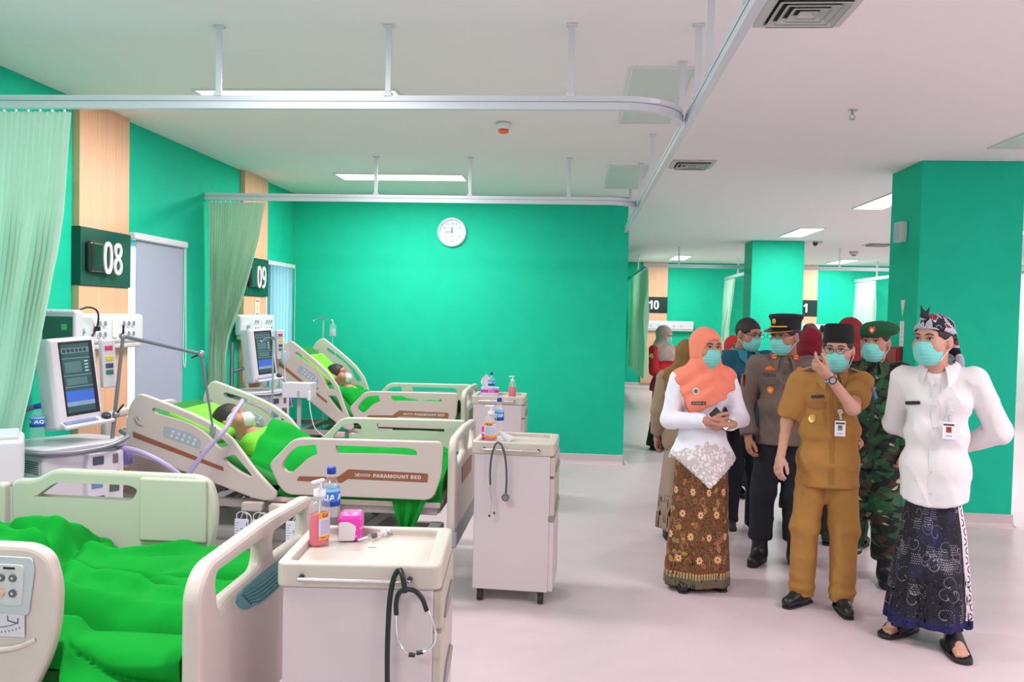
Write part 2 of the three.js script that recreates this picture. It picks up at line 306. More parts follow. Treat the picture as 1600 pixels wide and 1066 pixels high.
track('white curtain track with rounded corner spanning the upper picture, nearest', [[WALL_X, -3.69], [-1.6, -3.69], [LX - 0.34, -3.69], ...arc(LX - 0.34, -3.69 - 0.3, 0.3, Math.PI / 2, 0).map(([x, z]) => [x, z]).slice(1)], [[-1.67, -3.69], [-0.877, -3.69], [-0.052, -3.69]]);
track('white curtain track hung just in front of the clock wall', [[WALL_X, -6.77], [-1.6, -6.77], [LX - 0.26, -6.77], ...arc(LX - 0.26, -6.77 - 0.22, 0.22, Math.PI / 2, 0).slice(1)], [[-1.70, -6.77], [-0.906, -6.77], [-0.09, -6.77]]);
track('long straight white curtain track running away along the bay fronts', [[LX, 2.5], [LX, -3.69], [LX, -8.94]], [[LX, -2.6], [LX, -3.36], [LX, -3.70], [LX, -4.24], [LX, -5.89], [LX, -6.98], [LX, -8.3]]);
track('distant white curtain track across the far bays', [[1.2, -14.9], [4, -14.9], [RIGHT_X, -14.9]], [[1.8, -14.9], [3.3, -14.9], [4.6, -14.9], [5.75, -14.9], [7.2, -14.9]]);
track('short far curtain track left of the middle pillar, running to the wall', [[3.36, -19.15], [3.36, -14.95]], [[3.36, -16.0], [3.36, -17.6]]);
track('short far curtain track right of the middle pillar, running to the wall', [[6.27, -19.15], [6.27, -14.95]], [[6.27, -16.0], [6.27, -17.8]]);
track('far curtain track behind the end wall corner', [[1.25, -19.15], [1.25, -14.95]], [[1.25, -17.2]]);

// ---------------------------------------------------------------- curtains
function curtain(label, rows, pleats, amp, seed, tint) {      // rows: [y, ax, az, bx, bz] from top to bottom
  const o = thing('curtain', label, 'curtain', [0, 0, 0], 0, 'pale green bay curtains');
  const nu = pleats * 9, nv = 44, pos = [], uv = [], idx = [];
  for (let j = 0; j <= nv; j++) {
    const v = j / nv, f = v * (rows.length - 1), k = Math.min(rows.length - 2, Math.floor(f)), t = f - k, r = rows[k].map((q, i) => q + (rows[k + 1][i] - q) * t);
    const [y, ax, az, bx, bz] = r, L = Math.hypot(bx - ax, bz - az) || 1, nx = -(bz - az) / L, nz = (bx - ax) / L;
    for (let i = 0; i <= nu; i++) {
      const u = i / nu, uu = u + 0.012 * noise(u * 14 + seed, v * 2.2, 3.1), ph = uu * pleats * Math.PI * 2 + 1.3 * noise(u * 5 + seed, v * 1.5, 7.7);
      const a = amp * (0.55 + 0.45 * Math.min(1, v * 3)) * (0.7 + 0.5 * noise(u * 9, seed, v * 3)), d = a * (Math.sin(ph) + 0.3 * Math.sin(2 * ph + 1));
      const sl = 0.35 * a * Math.cos(ph);
      pos.push(ax + (bx - ax) * uu + nx * d + (bx - ax) / L * sl, y, az + (bz - az) * uu + nz * d + (bz - az) / L * sl); uv.push(u * 3, y);
    }
  }
  const w = nu + 1; for (let j = 0; j < nv; j++) for (let i = 0; i < nu; i++) { const a = j * w + i; idx.push(a, a + w, a + 1, a + 1, a + w, a + w + 1); }
  const g = new THREE.BufferGeometry(); g.setAttribute('position', new THREE.Float32BufferAttribute(pos, 3)); g.setAttribute('uv', new THREE.Float32BufferAttribute(uv, 2)); g.setIndex(idx); g.computeVertexNormals();
  const m = new THREE.MeshPhysicalMaterial({ roughness: 0.85, side: THREE.DoubleSide, transmission: 0.25, thickness: 0, bumpMap: fabricBump, bumpScale: 0.0004 }); m.color.setRGB(...(tint || [0.50, 0.80, 0.64]));
  part(o, 'cloth', g, m);
  const [y, ax, az, bx, bz] = rows[0]; const n = Math.min(12, Math.round(pleats * 0.8));
  for (let i = 0; i < n; i++) { const u = (i + 0.5) / n; part(o, 'runner', rbox(0.008, 0.02, 0.012, ax + (bx - ax) * u, y + 0.003, az + (bz - az) * u, 0.003, 1), WHITE); }
}
curtain('pale green pleated curtain at the left picture edge', [[2.505, -3.10, -3.69, -2.385, -3.69], [2.05, -3.10, -3.7, -2.435, -3.71], [1.85, -3.10, -3.7, -2.475, -3.72], [1.58, -3.10, -3.7, -2.53, -3.72], [1.22, -3.11, -3.7, -2.6, -3.73], [0.95, -3.12, -3.7, -2.67, -3.74], [0.45, -3.12, -3.7, -2.75, -3.74]], 24, 0.024, 1.5, [0.55, 0.80, 0.67]);
curtain('pale green pleated curtain drawn back beside the sign 09', [[2.505, -3.14, -6.77, -2.65, -6.77], [2.22, -3.14, -6.78, -2.70, -6.78], [1.957, -3.14, -6.79, -2.775, -6.79], [1.65, -3.14, -6.8, -2.865, -6.8], [1.37, -3.14, -6.8, -2.965, -6.8], [1.2, -3.14, -6.8, -2.99, -6.8], [0.9, -3.14, -6.8, -2.985, -6.8], [0.4, -3.14, -6.8, -2.985, -6.8]], 20, 0.02, 8.2, [0.47, 0.72, 0.54]);
curtain('distant pale green curtain drawn out beside the sign 10', [[2.5, 1.25, -19.1, 1.25, -15], [0.5, 1.25, -19.1, 1.25, -15]], 24, 0.05, 4.4, [0.5, 0.85, 0.62]);
curtain('distant curtain bunched by the wall left of the middle pillar', [[2.5, 3.36, -19.1, 3.36, -18.0], [1.4, 3.34, -19.1, 3.30, -18.3], [0.5, 3.34, -19.1, 3.30, -18.3]], 10, 0.05, 6.1);
curtain('distant curtain bunched by the wall above the green beret', [[2.5, 6.27, -19.1, 6.27, -17.9], [0.5, 6.25, -19.1, 6.25, -17.9]], 10, 0.05, 9.4);

// ---------------------------------------------------------------- ceiling fittings
function vent(x, z, s, label) {
  const o = thing('air_diffuser', label, 'air vent', [x, CEIL, z], 0, 'square ceiling air diffusers'), m = std(0.5, 0.5, 0.5, 0.5);
  const ring = (h0, h1, y0, y1) => { const p = []; const q = (h, y) => [[-h, y, -h], [h, y, -h], [h, y, h], [-h, y, h]]; const A = q(h0, y0), B = q(h1, y1); for (let i = 0; i < 4; i++) { const j = (i + 1) % 4; p.push(...A[i], ...B[i], ...A[j], ...A[j], ...B[i], ...B[j]); } const g = new THREE.BufferGeometry(); g.setAttribute('position', new THREE.Float32BufferAttribute(p, 3)); g.computeVertexNormals(); return g; };
  const ms = new THREE.MeshPhysicalMaterial({ roughness: 0.5, side: THREE.DoubleSide }); ms.color.setRGB(0.55, 0.55, 0.55);
  part(o, 'frame', [ring(s / 2, s / 2, 0, -0.012), ring(s / 2, s / 2 - 0.035, -0.012, -0.014), ring(s / 2 - 0.035, s / 2 - 0.036, -0.014, -0.001)], ms);
  part(o, 'throat', box(s - 0.075, 0.004, s - 0.075, 0, -0.003, 0), std(0.04, 0.04, 0.045, 0.9));
  for (let k = 0; k < 4; k++) { const h = s / 2 - 0.042 - k * 0.034; part(o, 'louvre', [ring(h, h - 0.026, -0.026, -0.008), ring(h, h - 0.002, -0.026, -0.03)], ms); }
}
vent(0.925, -3.53, 0.37, 'square grey air diffuser at the top edge of the picture');
vent(0.93, -6.99, 0.35, 'square grey air diffuser beside the long track near the end wall');
vent(4.9, -13.9, 0.4, 'distant grey air diffuser left of the near pillar');
{
  const o = thing('fire_detector', 'white ceiling fire detector with an orange red base', 'detector', [-0.525, CEIL, -5.56]);
  part(o, 'base', lathe([[0, 0], [0.052, 0], [0.055, -0.02], [0.045, -0.04], [0.034, -0.048], [0, -0.048]]), WHITE);
  part(o, 'lens', lathe([[0, -0.046], [0.036, -0.046], [0.034, -0.066], [0.02, -0.072], [0, -0.073]]), std(0.9, 0.13, 0.05, 0.35));
  const d = thing('smoke_detector', 'small distant smoke detector on the ceiling between the pillars', 'detector', [5.0, CEIL, -15.4]);
  part(d, 'base', lathe([[0, 0], [0.08, 0], [0.085, -0.02], [0.06, -0.06], [0, -0.07]]), std(0.6, 0.55, 0.5, 0.5)); part(d, 'chamber', lathe([[0, -0.068], [0.04, -0.068], [0.035, -0.085], [0, -0.088]]), std(0.5, 0.46, 0.42, 0.5));
  const s = thing('sprinkler_head', 'small metal sprinkler head hanging from the ceiling', 'sprinkler', [1.647, CEIL, -5.19]);
  part(s, 'escutcheon', lathe([[0, 0], [0.03, 0], [0.028, -0.006], [0.01, -0.01], [0, -0.01]]), CHROME); part(s, 'body', cyl([0, 0, 0], [0, -0.03, 0], 0.009, 0.007), STEEL);
  part(s, 'yoke', tube([[-0.008, -0.028, 0], [-0.014, -0.042, 0], [0, -0.056, 0], [0.014, -0.042, 0], [0.008, -0.028, 0]], 0.0025, 20, 6), STEEL); part(s, 'deflector', cyl([0, -0.056, 0], [0, -0.059, 0], 0.018, 0.018), STEEL);
  const c = thing('security_camera', 'small dark dome security camera by the top of the middle pillar', 'camera', [3.78, CEIL, -13.5]);
  part(c, 'mount', lathe([[0, 0], [0.04, 0], [0.045, -0.02], [0, -0.02]]), WHITE); part(c, 'dome', sph(0, -0.03, 0, 0.04, 0.055, 0.04), std(0.02, 0.02, 0.025, 0.1)); part(c, 'body', cyl([0.02, -0.05, 0], [0.11, -0.03, 0.02], 0.025, 0.025), std(0.55, 0.56, 0.6, 0.4));
}
// ---------------------------------------------------------------- on the near pillar
{
  const o = thing('wall_speaker', 'small white speaker box high on the near pillar', 'speaker', [2.70, 2.365, -7.08], -Math.PI / 2);
  part(o, 'cabinet', rbox(0.15, 0.17, 0.06, 0, 0, 0.03, 0.01), std(0.6, 0.64, 0.66, 0.45)); part(o, 'grille', rbox(0.12, 0.13, 0.006, 0, 0, 0.062, 0.004, 1), std(0.5, 0.55, 0.56, 0.8));
  const t = canvasTex(64, 256, (x) => { x.fillStyle = '#f6eef4'; x.fillRect(0, 0, 64, 256); x.fillStyle = '#a58f98'; for (let i = 0; i < 4; i++) { x.fillRect(26, 66 + i * 44, 20, 6); x.fillRect(26, 80 + i * 44, 14, 6); } });
  const s = thing('pillar_marker', 'white arrow and lettered strip marking the near pillar', 'sign', [2.70, 1.62, -7.04], -Math.PI / 2);
  part(s, 'arrow', plate([[-0.045, 0.17], [0.045, 0.17], [0, 0.03]], 0.002, 0.004, 0.001).translate(0, 0.01, 0.003), std(0.85, 0.8, 0.84, 0.5));
  part(s, 'strip', rbox(0.085, 0.21, 0.004, 0, -0.1, 0.003, 0.001, 1), std(0.85, 0.8, 0.84, 0.5)); const p = textPlate(0.083, 0.208, t, 0, -0.1, 0.0056); part(s, 'lettering', p.g, p.m);
  const h = thing('hydrant_cabinet', 'dark red fire cabinet on the near pillar beside the soldier', 'cabinet', [2.697, 1.1, -7.2], -Math.PI / 2);
  part(h, 'body', rbox(0.36, 0.62, 0.03, 0, 0, 0.017, 0.004, 1), std(0.36, 0.006, 0.02, 0.4)); part(h, 'door', rbox(0.31, 0.57, 0.008, 0, 0, 0.036, 0.003, 1), std(0.4, 0.008, 0.025, 0.4)); part(h, 'handle', rbox(0.015, 0.08, 0.014, 0.12, 0, 0.046, 0.003, 1), CHROME);
}
// ---------------------------------------------------------------- hospital beds
const CREAM = std(0.62, 0.53, 0.49, 0.42), CREAM2 = std(0.54, 0.54, 0.46, 0.42), BROWN = std(0.30, 0.105, 0.055, 0.45), OCHRE = std(0.30, 0.15, 0.055, 0.45);
const SHEET = std(0.005, 0.30, 0.03, 0.9, 0, { bumpMap: fabricBump, bumpScale: 0.0006, side: THREE.DoubleSide, specularIntensity: 0.2 });
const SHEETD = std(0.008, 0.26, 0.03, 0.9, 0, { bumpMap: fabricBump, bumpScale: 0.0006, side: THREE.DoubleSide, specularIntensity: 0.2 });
const LIME = std(0.17, 0.58, 0.03, 0.85, 0, { bumpMap: fabricBump, bumpScale: 0.0005, side: THREE.DoubleSide });
const MATTRESS = std(0.012, 0.21, 0.03, 0.85);
const KEYGREY = std(0.40, 0.45, 0.52, 0.45), FRAMEM = std(0.42, 0.38, 0.35, 0.5), FRAMED = std(0.18, 0.16, 0.15, 0.5);
const HO = [[-0.93, 0.206], [-0.854, 0.213], [-0.696, 0.222], [-0.573, 0.227], [-0.467, 0.223], [-0.331, 0.194], [-0.25, 0.15], [-0.141, 0.088], [-0.031, 0.04], [0.034, 0.016], [0.036, -0.024], [-0.007, -0.054], [-0.073, -0.07], [-0.236, -0.082], [-0.398, -0.092], [-0.6, -0.11], [-0.85, -0.14], [-0.905, -0.074], [-0.935, 0.02], [-0.955, 0.129]];
const HH1 = [[-0.837, 0.148], [-0.822, 0.178], [-0.683, 0.195], [-0.56, 0.199], [-0.457, 0.197], [-0.357, 0.174], [-0.306, 0.15], [-0.371, 0.095], [-0.421, 0.113], [-0.474, 0.14], [-0.563, 0.155], [-0.644, 0.149], [-0.801, 0.124]];
const HH2 = [[-0.35, 0.064], [-0.278, 0.13], [-0.218, 0.1], [-0.137, 0.06], [-0.119, 0.045], [-0.132, 0.02], [-0.208, 0.022], [-0.297, 0.04]];
const FO = [[-0.014, 0.165], [0.059, 0.24], [0.118, 0.304], [0.17, 0.320], [0.969, 0.326], [0.981, 0.291], [0.973, 0.129], [0.929, -0.006], [0.096, -0.006], [0.047, 0.039]];
const FH1 = [[0.055, 0.177], [0.091, 0.234], [0.147, 0.282], [0.269, 0.298], [0.284, 0.223], [0.223, 0.2], [0.131, 0.111], [0.093, 0.11], [0.055, 0.141]];
const FH2 = [[0.358, 0.296], [0.793, 0.296], [0.847, 0.28], [0.848, 0.229], [0.648, 0.232], [0.374, 0.226]];
const FS = [[0.153, 0.076], [0.165, 0.102], [0.387, 0.107], [0.449, 0.153], [0.897, 0.146], [0.903, 0.137], [0.9, 0.095], [0.446, 0.098], [0.41, 0.073]];
const railText = canvasTex(512, 64, (x) => {
  x.clearRect(0, 0, 512, 64); x.fillStyle = '#000'; x.fillRect(0, 0, 512, 64); x.strokeStyle = '#fff'; x.fillStyle = '#fff'; x.lineWidth = 5;
  x.strokeRect(40, 24, 84, 14); x.beginPath(); x.moveTo(14, 18); x.lineTo(40, 46); x.moveTo(14, 46); x.lineTo(46, 16); x.stroke();
  x.font = 'bold 42px sans-serif'; x.textBaseline = 'middle'; x.fillText('PARAMOUNT BED', 146, 33, 352);
}, false);
const iconTex = canvasTex(128, 64, (x) => { x.fillStyle = '#000'; x.fillRect(0, 0, 128, 64); x.strokeStyle = '#fff'; x.lineWidth = 5; x.beginPath(); x.arc(64, -20, 66, 0.9, 2.3); x.stroke(); for (let i = 0; i < 7; i++) { const a = 0.8 + i * 0.26; x.beginPath(); x.moveTo(64 + 72 * Math.cos(a), -20 + 72 * Math.sin(a)); x.lineTo(64 + 80 * Math.cos(a), -20 + 80 * Math.sin(a)); x.stroke(); } x.beginPath(); x.moveTo(20, 8); x.lineTo(60, 22); x.stroke(); }, false);
const inkMat = (tex, r, g, b) => { const m = new THREE.MeshPhysicalMaterial({ alphaMap: tex, transparent: true, roughness: 0.5 }); m.color.setRGB(r, g, b); return m; };
const TEXTM = inkMat(railText, 0.75, 0.68, 0.64), ICONM = inkMat(iconTex, 0.05, 0.06, 0.1);
const RT = 0.034;
function caster(o, x, z, r = 0.06) {
  const c = part(o, 'caster', [rbox(0.05, 0.05, 0.05, x, r * 2, z, 0.012, 2), box(0.008, r * 1.3, 0.04, x + 0.025, r * 1.35, z), box(0.008, r * 1.3, 0.04, x - 0.025, r * 1.35, z)], GREYP);
  part(c, 'wheel', new THREE.CylinderGeometry(r, r, 0.034, 24).rotateZ(Math.PI / 2).translate(x, r, z), RUBBER);
}
function boardShape(hw, y0, y1) {                                // foot and head boards, drawn in the z-y plane
  const o = [[-hw, y0 + 0.06], [-hw + 0.03, y0], [hw - 0.03, y0], [hw, y0 + 0.06], [hw, y1 - 0.06], [hw - 0.06, y1], [0, y1 + 0.015], [-hw + 0.06, y1], [-hw, y1 - 0.06]];
  const yt = y1 - 0.045, yb = y1 - 0.15;
  const side = (s) => [[s * (hw - 0.055), yt - 0.015], [s * (hw - 0.085), yb + 0.03], [s * (hw - 0.13), yb - 0.02], [s * 0.05, yb + 0.01], [s * 0.035, yt], [s * (hw - 0.1), yt]];
  return { o, holes: [side(1), side(-1)] };
}
function makeBed(P, zc, angle, label, stripeMat) {
  const o = thing('hospital_bed', label, 'bed', [P, 0, zc], 0, 'electric hospital beds'), PY = 0.5616, a = angle * D2R, HW = 0.475;
  // chassis
  part(o, 'base_frame', [rbox(1.9, 0.06, 0.05, -0.08, 0.2, 0.3, 0.01), rbox(1.9, 0.06, 0.05, -0.08, 0.2, -0.3, 0.01), rbox(0.08, 0.06, 0.66, -0.98, 0.2, 0, 0.01), rbox(0.08, 0.06, 0.66, 0.82, 0.2, 0, 0.01)], FRAMEM);
  part(o, 'base_cover', rbox(1.5, 0.09, 0.5, -0.08, 0.25, 0, 0.03), std(0.5, 0.47, 0.45, 0.5));
  for (const x of [-0.55, 0.5]) { const l = part(o, 'lift_arm', [rot(rbox(0.36, 0.05, 0.05, 0, 0, 0, 0.01), 0, 0, 0.62).translate(x, 0.33, 0.22), rot(rbox(0.36, 0.05, 0.05, 0, 0, 0, 0.01), 0, 0, 0.62).translate(x, 0.33, -0.22), cyl([x + 0.14, 0.43, -0.3], [x + 0.14, 0.43, 0.3], 0.022)], FRAMED); }
  for (const x of [-0.98, 0.82]) for (const z of [-0.33, 0.33]) caster(o, x, z, 0.065);
  // deck
  const deck = [rbox(2.0, 0.05, 0.045, -0.06, 0.47, 0.36, 0.01), rbox(2.0, 0.05, 0.045, -0.06, 0.47, -0.36, 0.01)];
  for (let i = 0; i < 5; i++) deck.push(rbox(0.06, 0.04, 0.7, -1.0 + i * 0.48, 0.47, 0, 0.008));
  part(o, 'deck_frame', deck, FRAMEM);
  part(o, 'leg_deck', rbox(1.0, 0.03, 0.84, 0.46, 0.51, 0, 0.008), CREAM);
  const hinge = (g) => g.rotateZ(-a).translate(0, 0.51, 0);
  part(o, 'back_deck', [hinge(rbox(0.98, 0.03, 0.84, -0.5, 0, 0, 0.008)), hinge(rbox(0.7, 0.05, 0.12, -0.5, -0.04, 0.2, 0.01)), hinge(rbox(0.7, 0.05, 0.12, -0.5, -0.04, -0.2, 0.01))], CREAM);
  part(o, 'side_box', [rbox(0.22, 0.11, 0.07, 0.27, 0.48, 0.42, 0.012), rbox(0.22, 0.11, 0.07, 0.27, 0.48, -0.42, 0.012)], std(0.42, 0.40, 0.39, 0.5));
  part(o, 'rail_hinges', [rbox(0.12, 0.05, 0.07, -0.12, 0.47, 0.44, 0.012), rbox(0.16, 0.05, 0.07, 0.06, 0.465, 0.44, 0.012), rbox(0.12, 0.05, 0.07, -0.12, 0.47, -0.44, 0.012)], CREAM).name = 'rail_hinge';
  // mattress
  const mt = part(o, 'mattress', [rbox(1.0, 0.1, 0.82, 0.44, 0.575, 0, 0.035, 4), hinge(rbox(1.02, 0.1, 0.82, -0.48, 0.065, 0, 0.035, 4))], MATTRESS);
  part(o, 'pillow', hinge(rbox(0.36, 0.075, 0.58, -0.66, 0.135, 0, 0.036, 5)), LIME, 'bright lime green pillow');
  // side rails, both sides
  for (const s of [1, -1]) {
    const hr = (g) => g.rotateZ(-a).translate(0, PY, s * HW), fr = (g) => g.translate(0, PY, s * HW);
    const h = part(o, 'head_side_rail', hr(plate(HO, 0.03, RT, 0.011, [HH1, HH2], 0.022)), s > 0 ? CREAM : CREAM2);
    part(h, 'stripe', hr(plate([[-0.874, -0.012], [-0.308, 0.022], [-0.297, 0.001], [-0.862, -0.042]], 0.004, 0.004, 0.001).translate(0, 0, s * (RT / 2))), stripeMat);
    part(h, 'control_panel', hr(plate([[-0.72, 0.095], [-0.56, 0.122], [-0.489, 0.11], [-0.47, 0.06], [-0.70, 0.035]], 0.012, 0.005, 0.0015).translate(0, 0, RT / 2)), KEYGREY);
    const keys = []; for (let i = 0; i < 5; i++) for (let j = 0; j < 2; j++) keys.push([-0.655 + i * 0.034, 0.06 + j * 0.026 + i * 0.003]);
    for (const [x, y] of keys) part(h, 'key', hr(cyl([x, y, RT / 2 + 0.002], [x, y, RT / 2 + 0.005], 0.009, 0.008, 12)), std(0.68, 0.68, 0.72, 0.5));
    part(h, 'knob', hr(cyl([-0.455, 0.045, RT / 2], [-0.455, 0.045, RT / 2 + 0.008], 0.011, 0.01, 14)), std(0.55, 0.2, 0.2, 0.5));
    part(h, 'angle_scale', hr(new THREE.PlaneGeometry(0.09, 0.05).rotateZ(-0.3).translate(-0.865, 0.05, RT / 2 + 0.001)), ICONM);
    const f = part(o, 'foot_side_rail', fr(plate(FO, [0.03, 0.05, 0.05, 0.03, 0.03, 0.03, 0.03, 0.05, 0.05, 0.03], RT, 0.011, [FH1, FH2], 0.022)), s > 0 ? CREAM : CREAM2);
    const st = part(f, 'stripe', fr(plate(FS, 0.006, 0.004, 0.001).translate(0, 0, s * RT / 2)), stripeMat);
    part(f, 'lettering', fr(new THREE.PlaneGeometry(0.4, 0.042).rotateY(s > 0 ? 0 : Math.PI).translate(0.675, 0.123, s * (RT / 2 + 0.003))), TEXTM);
    if (s < 0) { part(f, 'inner_tray', fr(rbox(0.45, 0.1, 0.02, 0.55, 0.1, RT / 2 + 0.008, 0.01)), std(0.5, 0.55, 0.55, 0.45)); for (const x of [0.4, 0.7]) part(f, 'bolt', fr(cyl([x, 0.12, RT / 2 + 0.018], [x, 0.12, RT / 2 + 0.024], 0.01)), GREYP); }
  }
  // boards
  const B = boardShape(HW + 0.005, 0.36, 0.905);
  const fb = part(o, 'footboard', plate(B.o, 0.06, 0.045, 0.016, B.holes, 0.025).rotateY(Math.PI / 2).translate(1.03, 0, 0), CREAM);
  part(fb, 'stripe', plate([[-0.2, 0.6], [0.2, 0.6], [0.22, 0.7], [-0.22, 0.7]], 0.01, 0.004, 0.001).rotateY(Math.PI / 2).translate(1.055, 0, 0), stripeMat);
  part(fb, 'foot_bumper', rbox(0.07, 0.1, 0.94, 1.03, 0.33, 0, 0.02), std(0.32, 0.32, 0.36, 0.5));
  const HB = boardShape(HW - 0.03, 0.42, 0.98);
  part(o, 'headboard', plate(HB.o, 0.06, 0.04, 0.014, HB.holes, 0.025).rotateY(Math.PI / 2).translate(-1.02, 0, 0), CREAM);
  return o;
}
makeBed(-1.705, -4.985, 22.5, 'middle hospital bed with reclined patient and reddish brown rail stripes', BROWN);
makeBed(-2.03, -7.79, 41, 'farthest hospital bed by the green end wall, back raised steeply', OCHRE);

// nearest bed: other rail pattern, empty and covered by a crumpled blanket
{
  const o = thing('hospital_bed', 'nearest hospital bed, empty under a crumpled green blanket', 'bed', [0, 0, -2.5], 0, 'electric hospital beds'), HW = 0.47;
  part(o, 'base_frame', [rbox(1.9, 0.06, 0.05, -2.0, 0.2, 0.3, 0.01), rbox(1.9, 0.06, 0.05, -2.0, 0.2, -0.3, 0.01), rbox(0.08, 0.06, 0.66, -2.85, 0.2, 0, 0.01), rbox(0.08, 0.06, 0.66, -1.15, 0.2, 0, 0.01)], FRAMEM);
  for (const x of [-2.85, -1.15]) for (const z of [-0.33, 0.33]) caster(o, x, z, 0.065);
  part(o, 'deck', rbox(1.98, 0.08, 0.84, -2.02, 0.47, 0, 0.01), FRAMEM);
  part(o, 'lift_column', [rbox(0.2, 0.24, 0.2, -2.5, 0.33, 0, 0.02), rbox(0.2, 0.24, 0.2, -1.5, 0.33, 0, 0.02)], GREYP);
  part(o, 'mattress', rbox(1.96, 0.13, 0.74, -2.02, 0.575, 0, 0.04, 4), MATTRESS);
  const RO = [[-2.14, 0.56], [-2.14, 0.915], [-2.11, 0.934], [-2.045, 0.933], [-1.973, 0.973], [-1.93, 0.977], [-1.40, 0.974], [-1.35, 0.95], [-1.325, 0.87], [-1.33, 0.76], [-1.35, 0.68], [-1.42, 0.53], [-1.48, 0.5], [-2.1, 0.5]];
  const RH = [[-2.06, 0.872], [-1.965, 0.942], [-1.655, 0.943], [-1.612, 0.915], [-1.643, 0.852], [-2.04, 0.854]];
  const HOn = [[-2.95, 0.56], [-2.95, 0.80], [-2.87, 0.86], [-2.3, 0.868], [-2.2, 0.915], [-2.16, 0.915], [-2.16, 0.5], [-2.9, 0.5]], HHn = [[-2.85, 0.78], [-2.32, 0.80], [-2.19, 0.875], [-2.19, 0.84], [-2.3, 0.755], [-2.85, 0.73]];
  for (const s of [1, -1]) {
    const m = s > 0 ? CREAM : CREAM2;
    const r = part(o, 'foot_side_rail', plate(RO, 0.05, 0.042, 0.016, [RH], 0.03, 7).translate(0, 0, s * HW), m);
    part(o, 'head_side_rail', plate(HOn, 0.05, 0.05, 0.018, [HHn], 0.03, 7).translate(0, 0, s * HW), m);
    if (s < 0) part(r, 'inner_pad', rbox(0.26, 0.24, 0.02, -1.49, 0.84, -HW + 0.026, 0.03, 4), CREAM2);
    if (s > 0) {
      const z = HW + 0.025;
      part(r, 'display_panel', plate([[-1.75, 0.945], [-1.392, 0.943], [-1.386, 0.91], [-1.402, 0.79], [-1.75, 0.80]], 0.012, 0.006, 0.002).translate(0, 0, z), std(0.50, 0.54, 0.57, 0.45));
      part(r, 'bezel', plate([[-1.72, 0.925], [-1.418, 0.923], [-1.412, 0.915], [-1.418, 0.816], [-1.72, 0.822]], 0.012, 0.004, 0.001).translate(0, 0, z + 0.004), std(0.60, 0.60, 0.6, 0.45));
      part(r, 'screen', rbox(0.2, 0.09, 0.003, -1.586, 0.872, z + 0.007, 0.003, 1), std(0.012, 0.02, 0.02, 0.1));
      part(r, 'screen_digits', rbox(0.17, 0.02, 0.001, -1.59, 0.885, z + 0.009, 0.0004, 1), std(0.10, 0.22, 0.20, 0.3));
      for (const [x, y, c] of [[-1.473, 0.889, 0], [-1.441, 0.889, 0], [-1.473, 0.849, 1], [-1.441, 0.849, 0]]) { const k = part(r, 'button', cyl([x, y, z + 0.005], [x, y, z + 0.011], 0.0105, 0.0095, 20), c ? std(0.75, 0.42, 0.26, 0.5) : std(0.10, 0.11, 0.12, 0.5)); part(k, 'button_mark', cyl([x, y, z + 0.011], [x, y, z + 0.0115], 0.004, 0.004, 10), std(0.5, 0.5, 0.5, 0.5)); }
      part(r, 'led_slot', rbox(0.032, 0.006, 0.003, -1.452, 0.914, z + 0.006, 0.001, 1), BLACK);
      const t = canvasTex(256, 96, (x) => { x.fillStyle = '#d4cdd6'; x.fillRect(0, 0, 256, 96); x.strokeStyle = '#4a4a72'; x.lineWidth = 5; for (const px of [30, 118, 205]) { x.beginPath(); x.moveTo(px - 20, 14 + (px > 150 ? -4 : 0)); x.lineTo(px - 18, 30); x.lineTo(px + 22, px > 150 ? 40 : 30); x.lineTo(px + 24, 18); x.stroke(); } x.strokeStyle = '#7a7a86'; x.beginPath(); x.arc(128, -180, 240, 1.18, 1.96); x.stroke(); x.fillStyle = '#60607a'; for (let i = 0; i < 15; i++) { const a = 1.15 + i * 0.06; x.fillRect(128 + 256 * Math.cos(a), -180 + 256 * Math.sin(a), 5, 8); } });
      const p = textPlate(0.17, 0.062, t, -1.497, 0.763, z + 0.0015); part(r, 'angle_scale', p.g, p.m);
      part(r, 'moulded_ridge', tube([[-2.1, 0.70, z - 0.002], [-1.6, 0.692, z - 0.002], [-1.45, 0.70, z - 0.002], [-1.385, 0.725, z - 0.008]], 0.008, 30, 8), m);
    }
  }
  const B = boardShape(HW + 0.01, 0.36, 0.925);
  const yt = 0.885;
  const bo = plate(B.o, 0.1, 0.055, 0.02, [[[-0.385, yt], [-0.03, yt], [-0.045, 0.80], [-0.3, 0.795], [-0.36, 0.775]], [[0.385, yt], [0.03, yt], [0.045, 0.80], [0.3, 0.795], [0.36, 0.775]]], 0.035, 8).rotateY(Math.PI / 2).translate(-0.975, 0, 0);
  const fb = part(o, 'footboard', bo, CREAM);
  part(fb, 'grip_insert', plate([[-0.22, 0.788], [0.22, 0.788], [0.27, 0.77], [0.2, 0.715], [0, 0.695], [-0.2, 0.715], [-0.27, 0.77]], 0.05, 0.012, 0.004).rotateY(Math.PI / 2).translate(-0.949, 0, 0), std(0.10, 0.32, 0.36, 0.5), 'ribbed teal grip insert');
  for (let i = 0; i < 5; i++) part(fb, 'grip_rib', tube([[-0.943, 0.772 - i * 0.011, -0.22 + i * 0.015], [-0.942, 0.76 - i * 0.013, -0.1], [-0.942, 0.76 - i * 0.013, 0.1], [-0.943, 0.772 - i * 0.011, 0.22 - i * 0.015]], 0.004, 16, 6), std(0.10, 0.32, 0.36, 0.5));
  const HB = boardShape(HW - 0.03, 0.42, 0.95);
  part(o, 'headboard', plate(HB.o, 0.06, 0.04, 0.014, HB.holes, 0.025).rotateY(Math.PI / 2).translate(-3.08, 0, 0), CREAM);
}

